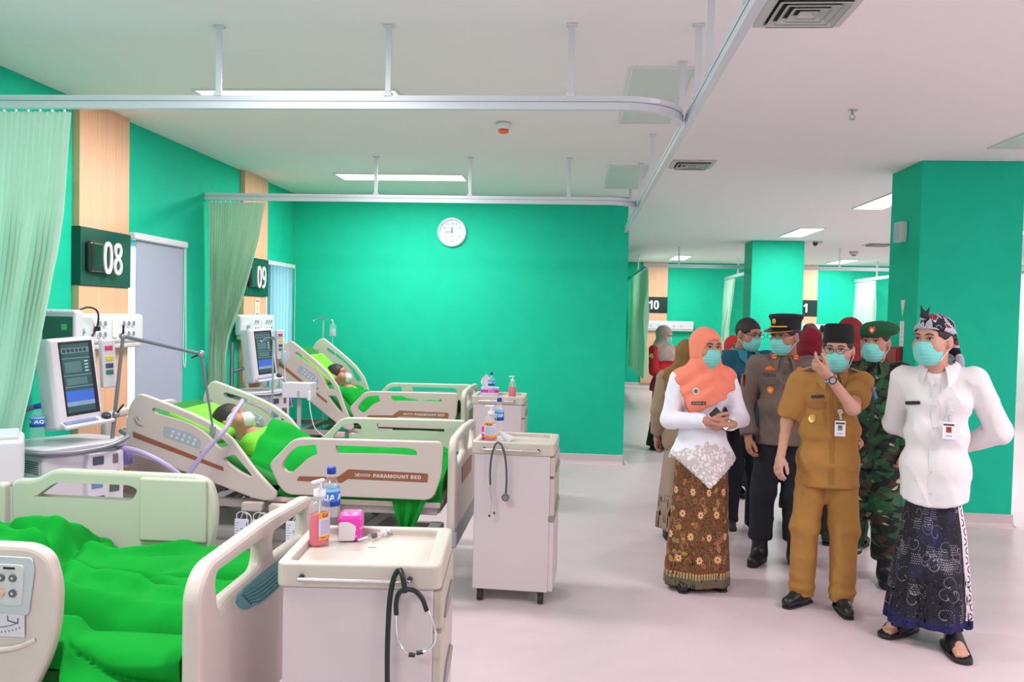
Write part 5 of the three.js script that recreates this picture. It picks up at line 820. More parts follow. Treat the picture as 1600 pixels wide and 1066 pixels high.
  glasses(m = std(0.03, 0.02, 0.02, 0.3)) {
    const g = []; for (const s of [-1, 1]) { g.push(new THREE.TorusGeometry(1, 0.085, 8, 24).scale(0.024, 0.0165, 0.02).translate(s * 0.031, 0.008, 0.112)); g.push(tube([[s * 0.055, 0.014, 0.11], [s * 0.075, 0.014, 0.07], [s * 0.086, 0.012, -0.01]], 0.002, 16, 6)); } g.push(tube([[-0.008, 0.012, 0.113], [0, 0.016, 0.115], [0.008, 0.012, 0.113]], 0.002, 8, 6));
    const r = this.onHead(null, 'glasses_frame', mergeGeometries(g.map(norm)), m); r.name = 'glasses'; for (const s of [-1, 1]) this.onHead(r, 'lens', new THREE.CircleGeometry(1, 20).scale(0.023, 0.0155, 1).translate(s * 0.031, 0.008, 0.112), new THREE.MeshPhysicalMaterial({ color: 0xffffff, transmission: 1, thickness: 0, roughness: 0.02, side: THREE.DoubleSide }));
  }
  surf(f, x, y, from = 0.45) { let z = from; for (let tries = 0; tries < 12; tries++) { let ok = false; for (let q = from; q > -0.25; q -= 0.006) if (f(x, y, q) < 0) { ok = true; break; } if (ok) break; x *= 0.93; } for (let i = 0; i < 160; i++) { const d = f(x, y, z); if (d < 0.0008) break; z -= Math.max(0.0008, d * 0.6); } const e = 0.006, n = V(f(x + e, y, z) - f(x - e, y, z), f(x, y + e, z) - f(x, y - e, z), f(x, y, z + e) - f(x, y, z - e)).normalize(); return { p: V(x, y, z), n }; }
  stick(parent, name, f, x, y, geo, mat, lift = 0.003, roll = 0, label) {    // x, y in units of the 1.65 m figure
    const { p, n } = this.surf(f, x * this.S, y * this.S), zx = n, xx = V(0, 1, 0).cross(zx).normalize(), yy = zx.clone().cross(xx), m = new THREE.Matrix4().makeBasis(xx, yy, zx); m.setPosition(p.addScaledVector(n, lift));
    return part(parent, name, geo.rotateZ(roll).applyMatrix4(m), mat, label);
  }
  collar(parent, mat, o = {}) {
    const S = this.S, cx = 0, cy = (o.y || 1.405) * S, cz = -0.028 * S, op = o.open || 0.42;
    return part(parent, 'collar', sheet(48, 8, (u, v) => { const a = (op + (2 * Math.PI - 2 * op) * u), e = Math.abs(u - 0.5) * 2, pt = Math.max(0, (e - 0.72) / 0.28), r = (0.066 + 0.004 * Math.sin(v * 3) + 0.034 * v + 0.02 * v * pt) * S * (o.s || 1); const sag = (1 + Math.cos(a)) / 2; return [Math.sin(a) * r * 1.03, cy + (0.012 - 0.035 * sag * sag - v * v * 0.042 - pt * v * 0.055) * S, cz + Math.cos(a) * r * (1.0 + 0.22 * sag) + 0.012 * S * sag]; }), mat);
  }
  patch(parent, name, f, x0, x1, y0, y1, mat, lift = 0.003, tip = 0) {  // cloth piece that follows the garment
    const S = this.S; return part(parent, name, sheet(10, 10, (u, v) => { const x = x0 + (x1 - x0) * u, y = y1 + (y0 - tip * (1 - Math.abs(u - 0.5) * 2) - y1) * v, r = this.surf(f, x * S, y * S), e = (u < 0.01 || u > 0.99 || v > 0.99 || v < 0.01) ? 0.0006 : lift; r.p.addScaledVector(r.n, e); return [r.p.x, r.p.y, r.p.z]; }), mat);
  }
  placket(parent, f, mat, x, y0, y1, w = 0.03) { for (let i = 0; i < 1; i++) { const n = 18, pts = []; for (let k = 0; k <= n; k++) { const r = this.surf(f, x * this.S, (y0 + (y1 - y0) * k / n) * this.S); pts.push(r.p.addScaledVector(r.n, 0.0018)); } part(parent, 'placket', sheet(2, n, (u, v) => { const p = pts[Math.round(v * n)]; return [p.x + (u - 0.5) * w, p.y, p.z - Math.abs(u - 0.5) * 0.004]; }), mat); } }
  buttons(parent, f, mat, x, y0, y1, n) { for (let i = 0; i < n; i++) this.stick(parent, 'button', f, x, y0 + (y1 - y0) * i / (n - 1), lathe([[0, 0.002], [0.005, 0.002], [0.006, 0], [0, 0]], 12).rotateX(Math.PI / 2), mat, 0.003); }
  footGeo(s) { const J = this.J, a = J['an' + s], S = this.S, P = [cap([0, 0.07, -0.005], [0, 0.028, -0.03], 0.034, 0.03), cap([0, 0.075, 0], [0, 0.03, 0.1], 0.034, 0.028), cap([0, 0.025, -0.03], [0, 0.022, 0.1], 0.028, 0.03)]; [[0.024, 0.155, 0.0125], [0.006, 0.16, 0.0092], [-0.008, 0.152, 0.0085], [-0.02, 0.142, 0.008], [-0.031, 0.128, 0.0075]].forEach(([x, z, r]) => P.push({ ...cap([x * 0.9 * (s === 'R' ? 1 : -1), 0.024, 0.1], [x * (s === 'R' ? 1 : -1), 0.018, z], r * 1.1, r), k: 0.006 })); const [lo, hi] = bounds(P, 0.01); const g = nets((x, y, z) => Math.max(field(P, 0.02)(x, y, z), -y + 0.006), lo, hi, 0.005); return g.scale(S, S, S).rotateY(this.toe(s)).translate(a[0], (this.q.soleUp || 0), a[2]); }
  toe(s) { const t = this.q.toes || {}; return (t[s] ?? (s === 'R' ? -12 : 12)) * D2R; }
  shoes(mat, o = {}) {
    for (const s of ['R', 'L']) {
      const a = this.J['an' + s], S = this.S, P = [cap([0, 0.042, -0.045], [0, 0.04, 0.0], 0.037, 0.038), cap([0, 0.044, 0.0], [0, 0.036, 0.135], 0.04, 0.034, 1.0), cap([0, 0.09, -0.03], [0, 0.05, 0.05], 0.036, 0.04)];
      if (o.boot) P.push(cap([0, 0.06, -0.008], [0, 0.24, -0.003], 0.048, 0.057));
      const f0 = field(P, 0.03), f = (x, y, z) => Math.max(f0(x, y, z), 0.004 - y, y - (o.boot ? 0.25 : 0.1)); const [lo, hi] = bounds(P, 0.012);
      const w = (g) => g.scale(S, S, S).rotateY(this.toe(s)).translate(a[0], 0, a[2]);
      const m = part(this.g, o.boot ? 'boot' : 'shoe', w(nets(f, lo, hi, 0.007)), mat);
      const so = new THREE.Shape(); so.moveTo(-0.033, -0.078); so.bezierCurveTo(-0.044, 0.0, -0.044, 0.1, -0.029, 0.155); so.bezierCurveTo(-0.015, 0.175, 0.015, 0.175, 0.029, 0.155); so.bezierCurveTo(0.044, 0.1, 0.044, 0, 0.033, -0.078); so.bezierCurveTo(0.02, -0.09, -0.02, -0.09, -0.033, -0.078);
      part(m, 'sole', w(new THREE.ExtrudeGeometry(so, { steps: 1, depth: o.soleH || 0.012, bevelEnabled: false, curveSegments: 8 }).rotateX(Math.PI / 2).scale(0.97, 1, 0.97).translate(0, (o.soleH || 0.012) + 0.001, 0)), o.sole || RUBBER);
    }
  }
  trousers(mat, o = {}) {
    const J = this.J, S = this.S, r = o.r || [0.084, 0.072, 0.065], hem = (o.hem ?? 0.06) * S, top = (o.top ?? 0.9) * S, P = [cap([-0.06 * S, 0.92 * S, 0], [0.06 * S, 0.92 * S, 0], (o.hip || 0.086) * S, (o.hip || 0.086) * S, 0.88)];
    for (const s of ['R', 'L']) P.push({ ...cap(J['hip' + s], J['kn' + s], r[0] * S, r[1] * S), k: 0.05 * S }, { ...cap(J['kn' + s], [J['an' + s][0], hem - 0.05, J['an' + s][2]], r[1] * S, r[2] * S), k: 0.03 * S });
    const legCut = (x, y, z) => Math.max(hem - y, y - top);
    const pf = o.pinch ? (x, y, z) => o.pinch * (y < hem + 0.16 ? Math.sin((y - hem) * 90) * (1 - (y - hem) / 0.16) : 0) : null;
    return this.cloth('trousers', P, 0.03, mat, { cut: legCut, wr: o.wr ?? 0.007, fr: 8, fy: 0.6, fold: pf, label: o.label });
  }
  skirt(name, mat, rows, o = {}) {                                  // rows [y, rx, rz, cx, cz]
    const S = this.S, R = rows.map((r) => r.map((v) => v * S)), f = (x, y, z) => {
      const n = R.length; let i = 0; while (i < n - 2 && y > R[i + 1][0]) i++; const t = Math.max(0, Math.min(1, (y - R[i][0]) / (R[i + 1][0] - R[i][0]))), q = R[i].map((v, k) => v + (R[i + 1][k] - v) * t);
      const dx = x - (q[3] || 0), dz = z - (q[4] || 0), a = Math.atan2(dx, dz), hemness = 1 - Math.max(0, Math.min(1, (y - R[0][0]) / (R[n - 1][0] - R[0][0]))), fold = (o.fold ?? 0.012) * hemness * (Math.sin(a * (o.n || 7) + (o.ph || 0)) + 0.5 * Math.sin(a * 13 + 2 + y * 3));
      const l = Math.hypot(dx / q[1], dz / q[2]), m = Math.min(q[1], q[2]); let d = (l - 1) * m + fold + 0.004 * noise(x * 9, y * 6, z * 9 + 4);
      return Math.max(d, y < R[0][0] + 0.25 ? -(d + 0.012) : -1, y - R[n - 1][0], (o.hem ? o.hem(x, y, z) : R[0][0]) - y);
    };
    const mx = Math.max(...R.map((r) => Math.max(r[1] + Math.abs(r[3] || 0), r[2] + Math.abs(r[4] || 0)))) + 0.03; const g = wrapUV(nets(f, [-mx, (o.minY ?? R[0][0]) - 0.02, -mx], [mx, R[R.length - 1][0] + 0.02, mx], this.q.cell || CELL));
    this[name + 'F'] = f; return part(this.g, name, g, mat);
  }
  hijab(mat, o = {}) {                                              // head cloth with a face opening, falling over shoulders and chest
    const S = this.S, inv = this.headM.clone().invert(), v = new THREE.Vector3(), J = this.J, dr = o.drop ?? 0.22, wide = o.wide ?? 1;
    const body = [cap([J.shR[0] * 0.8 * wide, J.shR[1] + 0.0 * S, -0.01], [J.shL[0] * 0.8 * wide, J.shL[1], -0.01], 0.08 * S, 0.08 * S), cap([0, 1.42 * S, -0.02], [0, (1.33 - dr * 0.5) * S, 0.02 * S], 0.075 * S, 0.112 * S), cap([-0.07 * S * wide, (1.3 - dr * 0.5) * S, 0.012], [0.07 * S * wide, (1.3 - dr * 0.5) * S, 0.012], 0.118 * S, 0.118 * S, 0.94)];
    const bf = field(body, 0.08), sd = this.g.id * 3.1;
    const f = (x, y, z) => {
      v.set(x, y, z).applyMatrix4(inv); const hx = v.x, hy = v.y, hz = v.z;
      let h = Math.min(primD({ e: [0, 0.028, -0.018], r: [0.094, 0.104, 0.118] }, hx, hy, hz)) * S; h = smin(h, primD(cap([0, -0.06, 0.0], [0, -0.15, -0.01], 0.088, 0.085), hx, hy, hz) * S, 0.05 * S);
      const open = Math.hypot(hx / 0.058, (hy + 0.025) / (o.openY || 0.088), 0) - 1; const cut = Math.max(-open * 0.05, 0.02 - hz) ;      // keep outside the opening
      let d = smin(h, Math.max(bf(x, y, z), (o.hem ? o.hem(x / S, z / S) : 1.3 - dr + (z < 0 ? 0.05 : 0)) * S - y + 0.004 * Math.sin(x * 40 + sd)), 0.05 * S);
      d += 0.006 * S * Math.sin((y + 0.7 * Math.abs(x - 0.03)) * 62 + 2.5 * noise(x * 6 + sd, y * 5, z * 6)) * (hy < -0.06 ? 1 : 0.12) + 0.005 * noise(x * 14 + sd, y * 12, z * 14);
      return Math.max(d, -Math.max(open * 0.05, 0.03 - hz));
    };
    const g = nets(f, [-0.3 * S, (1.3 - dr - 0.16) * S, -0.24 * S], [0.3 * S, J.head[1] + 0.17 * S, 0.28 * S], this.q.cell ? this.q.cell * 0.8 : 0.0075); this.hijabF = f; return part(this.g, 'headscarf', wrapUV(g), mat, o.label);
  }
}
// ---------------------------------------------------------------- printed cloth
const cloth = (tex, rough = 0.85, extra = {}) => new THREE.MeshPhysicalMaterial({ map: tex, roughness: rough, side: THREE.DoubleSide, ...extra });
const plain = (r, g, b, rough = 0.85, extra = {}) => std(r, g, b, rough, 0, { side: THREE.DoubleSide, bumpMap: fabricBump, bumpScale: 0.0004, ...extra });
const YP = 1400 / 1.7;                                             // pixels per metre of height on the 1024 x 1400 wrap textures
const batikTex = canvasTex(1024, 1400, (x, w, h) => {
  const Y = (m) => h - m * YP; x.fillStyle = '#6b4526'; x.fillRect(0, 0, w, h);
  for (let i = 0; i < 5200; i++) { const px = rnd() * w, py = Y(rr(0.05, 0.85)); x.fillStyle = ['#2a1a12', '#7a4a26', '#93693b', '#5e2a22', '#332016'][rnd() * 5 | 0]; x.beginPath(); x.ellipse(px, py, rr(2, 5), rr(1.5, 4), rnd() * 3, 0, 7); x.fill(); }
  for (let i = 0; i < 260; i++) { const px = rnd() * w, py = Y(rr(0.14, 0.85)); x.strokeStyle = ['#a9792f', '#8c4c3a', '#b5905a', '#94503f'][rnd() * 4 | 0]; x.lineWidth = 2.5; x.beginPath(); x.arc(px, py, rr(7, 18), rnd() * 6, rnd() * 6 + 3); x.stroke(); }
  for (let i = 0; i < 120; i++) { const px = rnd() * w, py = Y(rr(0.15, 0.85)), r = rr(10, 18); x.fillStyle = ['#9a4f3d', '#8d6f55', '#a3812f', '#7d3b34'][rnd() * 4 | 0]; x.beginPath(); x.ellipse(px, py, r, r * 0.55, rnd() * 3, 0, 7); x.fill(); x.strokeStyle = '#caa465'; x.lineWidth = 1.5; x.stroke(); }
  for (let r = 0; r < 4; r++) for (let c = 0; c < 9; c++) { const px = (c + (r % 2) * 0.5 + 0.12) * w / 9, py = Y(0.2 + r * 0.13); for (let k = 0; k < 8; k++) { const a = k * 0.785; x.fillStyle = '#e0b583'; x.beginPath(); x.ellipse(px + 11 * Math.cos(a), py + 11 * Math.sin(a), 9, 4.5, a, 0, 7); x.fill(); } x.fillStyle = '#b5503a'; x.beginPath(); x.arc(px, py, 6, 0, 7); x.fill(); }
  x.fillStyle = '#8b3f31'; x.fillRect(0, Y(0.125), w, 8); x.fillStyle = '#6a6248'; x.fillRect(0, Y(0.11), w, 0.07 * YP); x.fillStyle = '#c9ab74'; for (let i = 0; i < 64; i++) { x.fillRect(i * 16 + 2, Y(0.115), 5, 24); x.beginPath(); x.arc(i * 16 + 5, Y(0.115), 5, 0, 7); x.fill(); } x.fillStyle = '#4d4a44'; for (let i = 0; i < 128; i++) x.fillRect(i * 8, Y(0.085), 3, 34);
});
const kebayaTex = canvasTex(1024, 1400, (x, w, h) => {
  const Y = (m) => h - m * YP; x.fillStyle = '#f0eefa'; x.fillRect(0, 0, w, h);
  x.save(); x.beginPath(); x.moveTo(0, Y(0.83)); for (let i = 0; i <= 64; i++) { const u = i / 64, d = Math.abs(u - 0.5) * 2; x.lineTo(u * w, Y(0.885 - 0.07 * Math.min(1, d * 2.2) + 0.01 * Math.cos(u * 90))); } x.lineTo(w, Y(0.4)); x.lineTo(0, Y(0.4)); x.closePath(); x.clip();
  x.fillStyle = '#c3b6b0'; x.fillRect(0, Y(0.92), w, 600); x.strokeStyle = '#e2dde4'; x.lineWidth = 1.6; for (let i = -40; i < 90; i++) { x.beginPath(); x.moveTo(i * 14, Y(0.92)); x.lineTo(i * 14 + 400, Y(0.42)); x.moveTo(i * 14 + 400, Y(0.92)); x.lineTo(i * 14, Y(0.42)); x.stroke(); }
  for (let i = 0; i < 1300; i++) { const px = rnd() * w, py = Y(rr(0.5, 0.9)), r = rr(3.5, 6.5); x.fillStyle = '#f4f1f6'; for (let k = 0; k < 5; k++) { const a = k * 1.2566 + i; x.beginPath(); x.ellipse(px + r * 0.7 * Math.cos(a), py + r * 0.7 * Math.sin(a), r * 0.6, r * 0.35, a, 0, 7); x.fill(); } }
  x.restore();
});
const sarongTex = canvasTex(1024, 1400, (x, w, h) => {
  const Y = (m) => h - m * YP; x.fillStyle = '#141420'; x.fillRect(0, 0, w, h);
  for (let i = 0; i < 70; i++) { x.fillStyle = ['rgba(44,42,92,.35)', 'rgba(28,26,44,.6)', 'rgba(58,50,70,.35)'][i % 3]; x.beginPath(); x.ellipse(rnd() * w, Y(rr(0.1, 0.85)), rr(20, 70), rr(30, 90), rnd() * 3, 0, 7); x.fill(); }
  x.fillStyle = '#b9b2b8'; for (let i = 0; i < 170; i++) { const cx = rnd() * w, cy = Y(rr(0.14, 0.85)), m = rnd(); if (m < 0.5) { for (let a = 0; a < 5; a++) for (let b = 0; b < 5; b++) { x.beginPath(); x.arc(cx + a * 9 + (b % 2) * 4, cy + b * 9, 1.9, 0, 7); x.fill(); } } else { const t = rnd() * 6; for (let k = 0; k < 22; k++) { const r = 8 + k * 1.5; x.beginPath(); x.arc(cx + r * Math.cos(t + k * 0.26), cy + r * Math.sin(t + k * 0.26), 1.6, 0, 7); x.fill(); } } }
  for (let i = 0; i < 1500; i++) { x.fillStyle = ['#8f88a0', '#60608c', '#a79c9c'][i % 3]; x.beginPath(); x.arc(rnd() * w, Y(rr(0.1, 0.85)), rr(0.7, 1.7), 0, 7); x.fill(); }
  x.fillStyle = '#191a4e'; x.fillRect(0, Y(0.145), w, 0.1 * YP);
  const x0 = 0.70 * w; x.fillStyle = '#d8cbd2'; x.fillRect(x0, Y(0.9), 46, 0.76 * YP); x.strokeStyle = '#241a2e'; x.lineWidth = 5; for (let i = 0; i < 16; i++) { x.beginPath(); x.arc(x0 + 23 + (i % 2 ? 9 : -9), Y(0.16 + i * 0.046), 13, i % 2 ? 1.5 : -1.5, i % 2 ? 4.8 : 1.8); x.stroke(); }
});
const camoTex = canvasTex(1024, 1400, (x, w, h) => {
  x.fillStyle = '#1f4a30'; x.fillRect(0, 0, w, h); const blob = (c, n, a, b) => { for (let i = 0; i < n; i++) { let px = rnd() * w, py = rnd() * h, t = rr(-0.5, 0.5); x.fillStyle = c; x.beginPath(); x.moveTo(px, py); const L = rr(a, b), q = rr(0.18, 0.4) * L; x.bezierCurveTo(px + L * 0.3, py - q, px + L * 0.7, py + q * t * 4, px + L, py + L * t); x.bezierCurveTo(px + L * 0.7, py + q * 1.6, px + L * 0.3, py + q, px - 8, py + q * 0.6); x.fill(); } };
  blob('#14201a', 260, 60, 150); blob('#36573a', 160, 40, 110); blob('#3a2f26', 130, 50, 120); blob('#0f1713', 150, 40, 100); blob('#1d5a36', 120, 40, 90); blob('#a7a48c', 110, 22, 60); blob('#7f8a6a', 60, 20, 50);
});
const udengTex = canvasTex(512, 512, (x, w, h) => { x.fillStyle = '#181522'; x.fillRect(0, 0, w, h); for (let i = 0; i < 64; i++) { const px = rnd() * w, py = rnd() * h, r = rr(26, 54); x.fillStyle = i % 4 === 0 ? '#7a2334' : '#a9aec2'; x.beginPath(); x.ellipse(px, py, r, r * 0.62, rnd() * 3, 0, 7); x.fill(); x.strokeStyle = '#e6dfe6'; x.lineWidth = 3; x.stroke(); x.fillStyle = '#4a4f66'; for (let k = 0; k < 5; k++) { x.beginPath(); x.arc(px + rr(-r, r) * 0.5, py + rr(-r, r) * 0.3, 3, 0, 7); x.fill(); } } for (let i = 0; i < 24; i++) { x.strokeStyle = ['#e8e2ea', '#b5552c'][i % 2]; x.lineWidth = 3; x.beginPath(); const px = rnd() * w, py = rnd() * h; x.moveTo(px, py); x.quadraticCurveTo(px + 30, py - 30, px + 50, py + 10); x.stroke(); } }, true, [2, 5]);
const heartTex = canvasTex(512, 700, (x, w, h) => { x.fillStyle = '#0a0a10'; x.fillRect(0, 0, w, h); x.fillStyle = '#b9bcc8'; for (let i = 0; i < 30; i++) for (let j = 0; j < 46; j++) { const px = (i + 0.5 * (j % 2)) * 17, py = j * 15; if ((i + j) % 2) { x.beginPath(); x.moveTo(px, py + 4); x.lineTo(px - 4, py - 2); x.lineTo(px + 4, py - 2); x.fill(); } else { x.beginPath(); x.arc(px, py, 1.8, 0, 7); x.fill(); } } });
const tag = (text, bg, fg, w = 128, h = 32, fs = 22) => canvasTex(w, h, (x) => { x.fillStyle = bg; x.fillRect(0, 0, w, h); x.fillStyle = fg; x.font = `bold ${fs}px sans-serif`; x.textAlign = 'center'; x.textBaseline = 'middle'; x.fillText(text, w / 2, h / 2 + 1); });
const inkText = (text, fs = 44) => canvasTex(256, 64, (x) => { x.fillStyle = '#000'; x.fillRect(0, 0, 256, 64); x.fillStyle = '#fff'; x.font = `bold ${fs}px sans-serif`; x.textAlign = 'center'; x.textBaseline = 'middle'; x.fillText(text, 128, 34); }, false);
const idTex = (face) => canvasTex(96, 140, (x) => { x.fillStyle = '#ece9ee'; x.fillRect(0, 0, 96, 140); x.fillStyle = '#3e4a3e'; x.fillRect(6, 14, 84, 16); x.fillStyle = face; x.fillRect(26, 38, 44, 50); x.fillStyle = '#5a3a30'; x.beginPath(); x.arc(48, 56, 11, 0, 7); x.fill(); x.fillStyle = '#8fa9c0'; x.fillRect(22, 110, 52, 10); });
const flat = (w, h) => new THREE.PlaneGeometry(w, h), chip = (w, h, d = 0.004, r = 0.002) => rbox(w, h, d, 0, 0, 0, r, 1);
function idCard(p, parent, f, x, y, face) {
  const c = p.stick(parent, 'id_card', f, x, y, chip(0.056, 0.085, 0.003), std(0.8, 0.78, 0.82, 0.3), 0.012); p.stick(c, 'card_print', f, x, y, flat(0.054, 0.083), new THREE.MeshPhysicalMaterial({ map: idTex(face), roughness: 0.3 }), 0.0142);
  p.stick(c, 'strap', f, x + 0.003, y + 0.062, chip(0.012, 0.035, 0.003), std(0.7, 0.72, 0.75, 0.3), 0.01); p.stick(c, 'reel', f, x + 0.004, y + 0.093, new THREE.CylinderGeometry(0.014, 0.014, 0.008, 20).rotateX(Math.PI / 2), std(0.75, 0.75, 0.76, 0.3), 0.008);
}
// ---------------------------------------------------------------- the visitors
const GR = 'visitors standing in the aisle';
{ // woman with the salmon headscarf
  const p = new Person({ label: 'woman in a salmon headscarf, white lace blouse and brown batik skirt', group: GR, H: 1.56, female: true, pos: [0.765, 0, -4.955], turn: 9, yaw: 14, pitch: 3, skin: 'a',
    j: { shR: [-0.155, 1.315, -0.01], shL: [0.155, 1.315, -0.01], elR: [-0.215, 1.06, 0.01], wrR: [-0.025, 1.075, 0.2], elL: [0.235, 1.075, 0.02], wrL: [0.10, 1.055, 0.2], anR: [-0.09, 0.07, 0], anL: [0.09, 0.07, -0.02], head: [0.005, 1.515, 0.02] },
    hand: { R: { down: [0.95, -0.05, 0.12], fwd: [0.1, 0.75, 0.6], curl: 0.75 }, L: { down: [-0.9, -0.15, 0.1], fwd: [-0.1, 0.6, 0.75], curl: 0.8 } }, toes: { R: -18, L: 14 } });
  const sal = plain(0.92, 0.26, 0.165, 0.8);
  p.skirt('skirt', cloth(batikTex), [[0.03, 0.218, 0.17, -0.01, 0.015], [0.25, 0.2, 0.16, -0.01, 0.01], [0.55, 0.18, 0.145, 0.0, 0], [0.75, 0.17, 0.13, 0.0, 0], [0.92, 0.145, 0.11, 0, 0]], { fold: 0.009, n: 6 });
  const S = p.S, hem = (x, y, z) => (0.84 - (z > 0 ? 0.19 * Math.max(0, 1 - Math.abs(x - 0.01) / 0.2) : 0.02) + 0.006 * Math.sin(Math.atan2(x, z) * 40)) * S;
  const T = p.torso(0.014), flare = [cap([-0.085 * S, 0.8 * S, 0.01], [0.085 * S, 0.8 * S, 0.01], 0.13 * S, 0.13 * S, 0.9), cap([0, 0.95 * S, 0.005], [0, 0.68 * S, 0.03], 0.13 * S, 0.15 * S, 0.92)];
  const k = p.cloth('blouse', [...T, ...flare, ...p.arm('R', 0.062, 0.056, 0.041, 0, 1.93), ...p.arm('L', 0.062, 0.056, 0.041, 0, 1.93)], 0.05, cloth(kebayaTex, 0.75, { bumpMap: fabricBump, bumpScale: 0.0004 }), { cut: (x, y, z) => Math.max(hem(x, y, z) - y, y - 1.37 * S), wr: 0.006, label: 'white blouse with a scalloped lace hem' });
  p.hijab(sal, { drop: 0.26, wide: 1.08, openY: 0.085, hem: (x, z) => z < -0.02 ? 1.18 : x < -0.1 ? 1.1 + (-0.1 - x) * 2.2 : 1.1 + (x + 0.1) * 0.55 });
  p.mask();
  p.stick(p.g, 'brooch', p.hijabF, -0.085, 1.25, new THREE.CylinderGeometry(0.021, 0.021, 0.006, 24).rotateX(Math.PI / 2), std(0.7, 0.68, 0.72, 0.3), 0.003); p.stick(p.g, 'brooch_emblem', p.hijabF, -0.085, 1.25, new THREE.CircleGeometry(0.012, 8), std(0.12, 0.12, 0.14, 0.4), 0.0075);
  p.stick(p.g, 'name_tag', p.hijabF, -0.075, 1.18, chip(0.085, 0.018, 0.004), std(0.03, 0.02, 0.02, 0.4), 0.004); p.stick(p.g, 'name_print', p.hijabF, -0.075, 1.18, flat(0.08, 0.014), inkMat(canvasTex(256, 64, (x) => { x.fillStyle = '#000'; x.fillRect(0, 0, 256, 64); x.fillStyle = '#fff'; for (let i = 0; i < 12; i++) if (i !== 2 && i !== 9) x.fillRect(14 + i * 19, 18, 12, 28); }, false), 0.6, 0.58, 0.6), 0.0068);
  p.stick(p.g, 'lapel_pin', p.hijabF, 0.09, 1.235, sph(0, 0, 0, 0.007, 0.007, 0.003, 10), std(0.75, 0.5, 0.15, 0.3, 0.6), 0.003);
  const ph = thing('phone', 'black phone held by the woman in the salmon headscarf', 'phone'); part(ph, 'case', rbox(0.066, 0.135, 0.01, 0, 0, 0, 0.008, 2), BLACK); part(ph, 'screen', rbox(0.06, 0.126, 0.001, 0, 0, 0.0055, 0.0004, 1), std(0.006, 0.006, 0.008, 0.08));
  ph.position.set(0.765 + 0.075, 1.03, -4.955 + 0.185); ph.rotation.set(-0.35, 0.2, 0.8);
  p.shoes(std(0.015, 0.014, 0.016, 0.35));
}
{ // police officer
  const p = new Person({ label: 'police officer in a grey brown shirt and black cap', group: GR, H: 1.635, pos: [1.365, 0, -5.5], turn: -9, yaw: -42, pitch: 4, skin: 'b', belly: 0.02,
    j: { elR: [-0.235, 1.06, -0.03], wrR: [-0.215, 0.845, 0.05], elL: [0.235, 1.06, -0.04], wrL: [0.215, 0.85, 0.05], knR: [-0.11, 0.47, 0.02], anR: [-0.12, 0.08, 0.02], anL: [0.11, 0.08, 0.0] }, hand: { R: { curl: 0.45, fwd: [0.3, 0, 1] }, L: { curl: 0.4 } }, toes: { R: -22, L: 6 } });
  const sh = plain(0.17, 0.125, 0.105, 0.85), S = p.S, shd = plain(0.145, 0.105, 0.09, 0.85);
  p.trousers(plain(0.012, 0.014, 0.022, 0.9), { hem: 0.16, r: [0.082, 0.079, 0.076], wr: 0.006, top: 0.86 }); p.shoes(std(0.012, 0.012, 0.014, 0.4), { boot: true, soleH: 0.022 });
  const k = p.cloth('shirt', [...p.torso(0.022), cap([-0.062 * S, 0.79 * S, 0.004], [0.062 * S, 0.79 * S, 0.004], 0.107 * S, 0.107 * S, 0.98), ...p.arm('R', 0.068, 0.063, 0.052, 0, 1.95), ...p.arm('L', 0.068, 0.063, 0.052, 0, 1.95)], 0.05, sh, { cut: (x, y) => Math.max(0.8 * S - y, y - 1.40 * S), wr: 0.008 });
  p.collar(k, sh); p.placket(k, p.shirtF, shd, 0.0, 0.83, 1.34, 0.034); p.buttons(k, p.shirtF, std(0.1, 0.08, 0.07, 0.4), 0.0, 0.88, 1.28, 5);
  for (const s of [-1, 1]) { p.patch(k, 'pocket', p.shirtF, s * 0.09 - 0.052, s * 0.09 + 0.052, 1.105, 1.22, sh, 0.005); p.patch(k, 'pocket_flap', p.shirtF, s * 0.09 - 0.055, s * 0.09 + 0.055, 1.2, 1.238, shd, 0.009, 0.012); p.stick(k, 'collar_pin', p.shirtF, s * 0.062, 1.37, chip(0.034, 0.042, 0.004), std(0.75, 0.07, 0.02, 0.5), 0.02); p.stick(k, 'collar_bar', p.shirtF, s * 0.062, 1.375, chip(0.02, 0.006, 0.004), std(0.8, 0.6, 0.1, 0.4), 0.024); p.stick(k, 'collar_bar', p.shirtF, s * 0.062, 1.363, chip(0.02, 0.006, 0.004), std(0.8, 0.6, 0.1, 0.4), 0.024); p.stick(k, 'wing_badge', p.shirtF, s * 0.088, 1.30, plate([[-0.035, -0.01], [0.035, -0.01], [0.03, 0.008], [0.012, 0.02], [-0.012, 0.02], [-0.03, 0.008]], 0.006, 0.004, 0.001), std(0.8, 0.13, 0.02, 0.5), 0.004); }
  p.stick(k, 'name_lettering', p.shirtF, -0.09, 1.262, flat(0.125, 0.032), inkMat(inkText('CIPTO', 60), 0.01, 0.008, 0.008), 0.011); p.stick(k, 'name_lettering', p.shirtF, 0.085, 1.262, flat(0.125, 0.032), inkMat(inkText('POLRI', 60), 0.01, 0.008, 0.008), 0.011);
  p.stick(k, 'pocket_badge', p.shirtF, -0.085, 1.165, plate([0, 1, 2, 3, 4, 5, 6, 7].map((i) => [0.024 * Math.cos(i * 0.785), 0.026 * Math.sin(i * 0.785)]), 0.004, 0.006, 0.001), std(0.85, 0.22, 0.03, 0.45), 0.008); p.stick(k, 'badge_star', p.shirtF, -0.085, 1.165, new THREE.CylinderGeometry(0.013, 0.013, 0.003, 6).rotateX(Math.PI / 2), std(0.85, 0.6, 0.2, 0.4), 0.013);
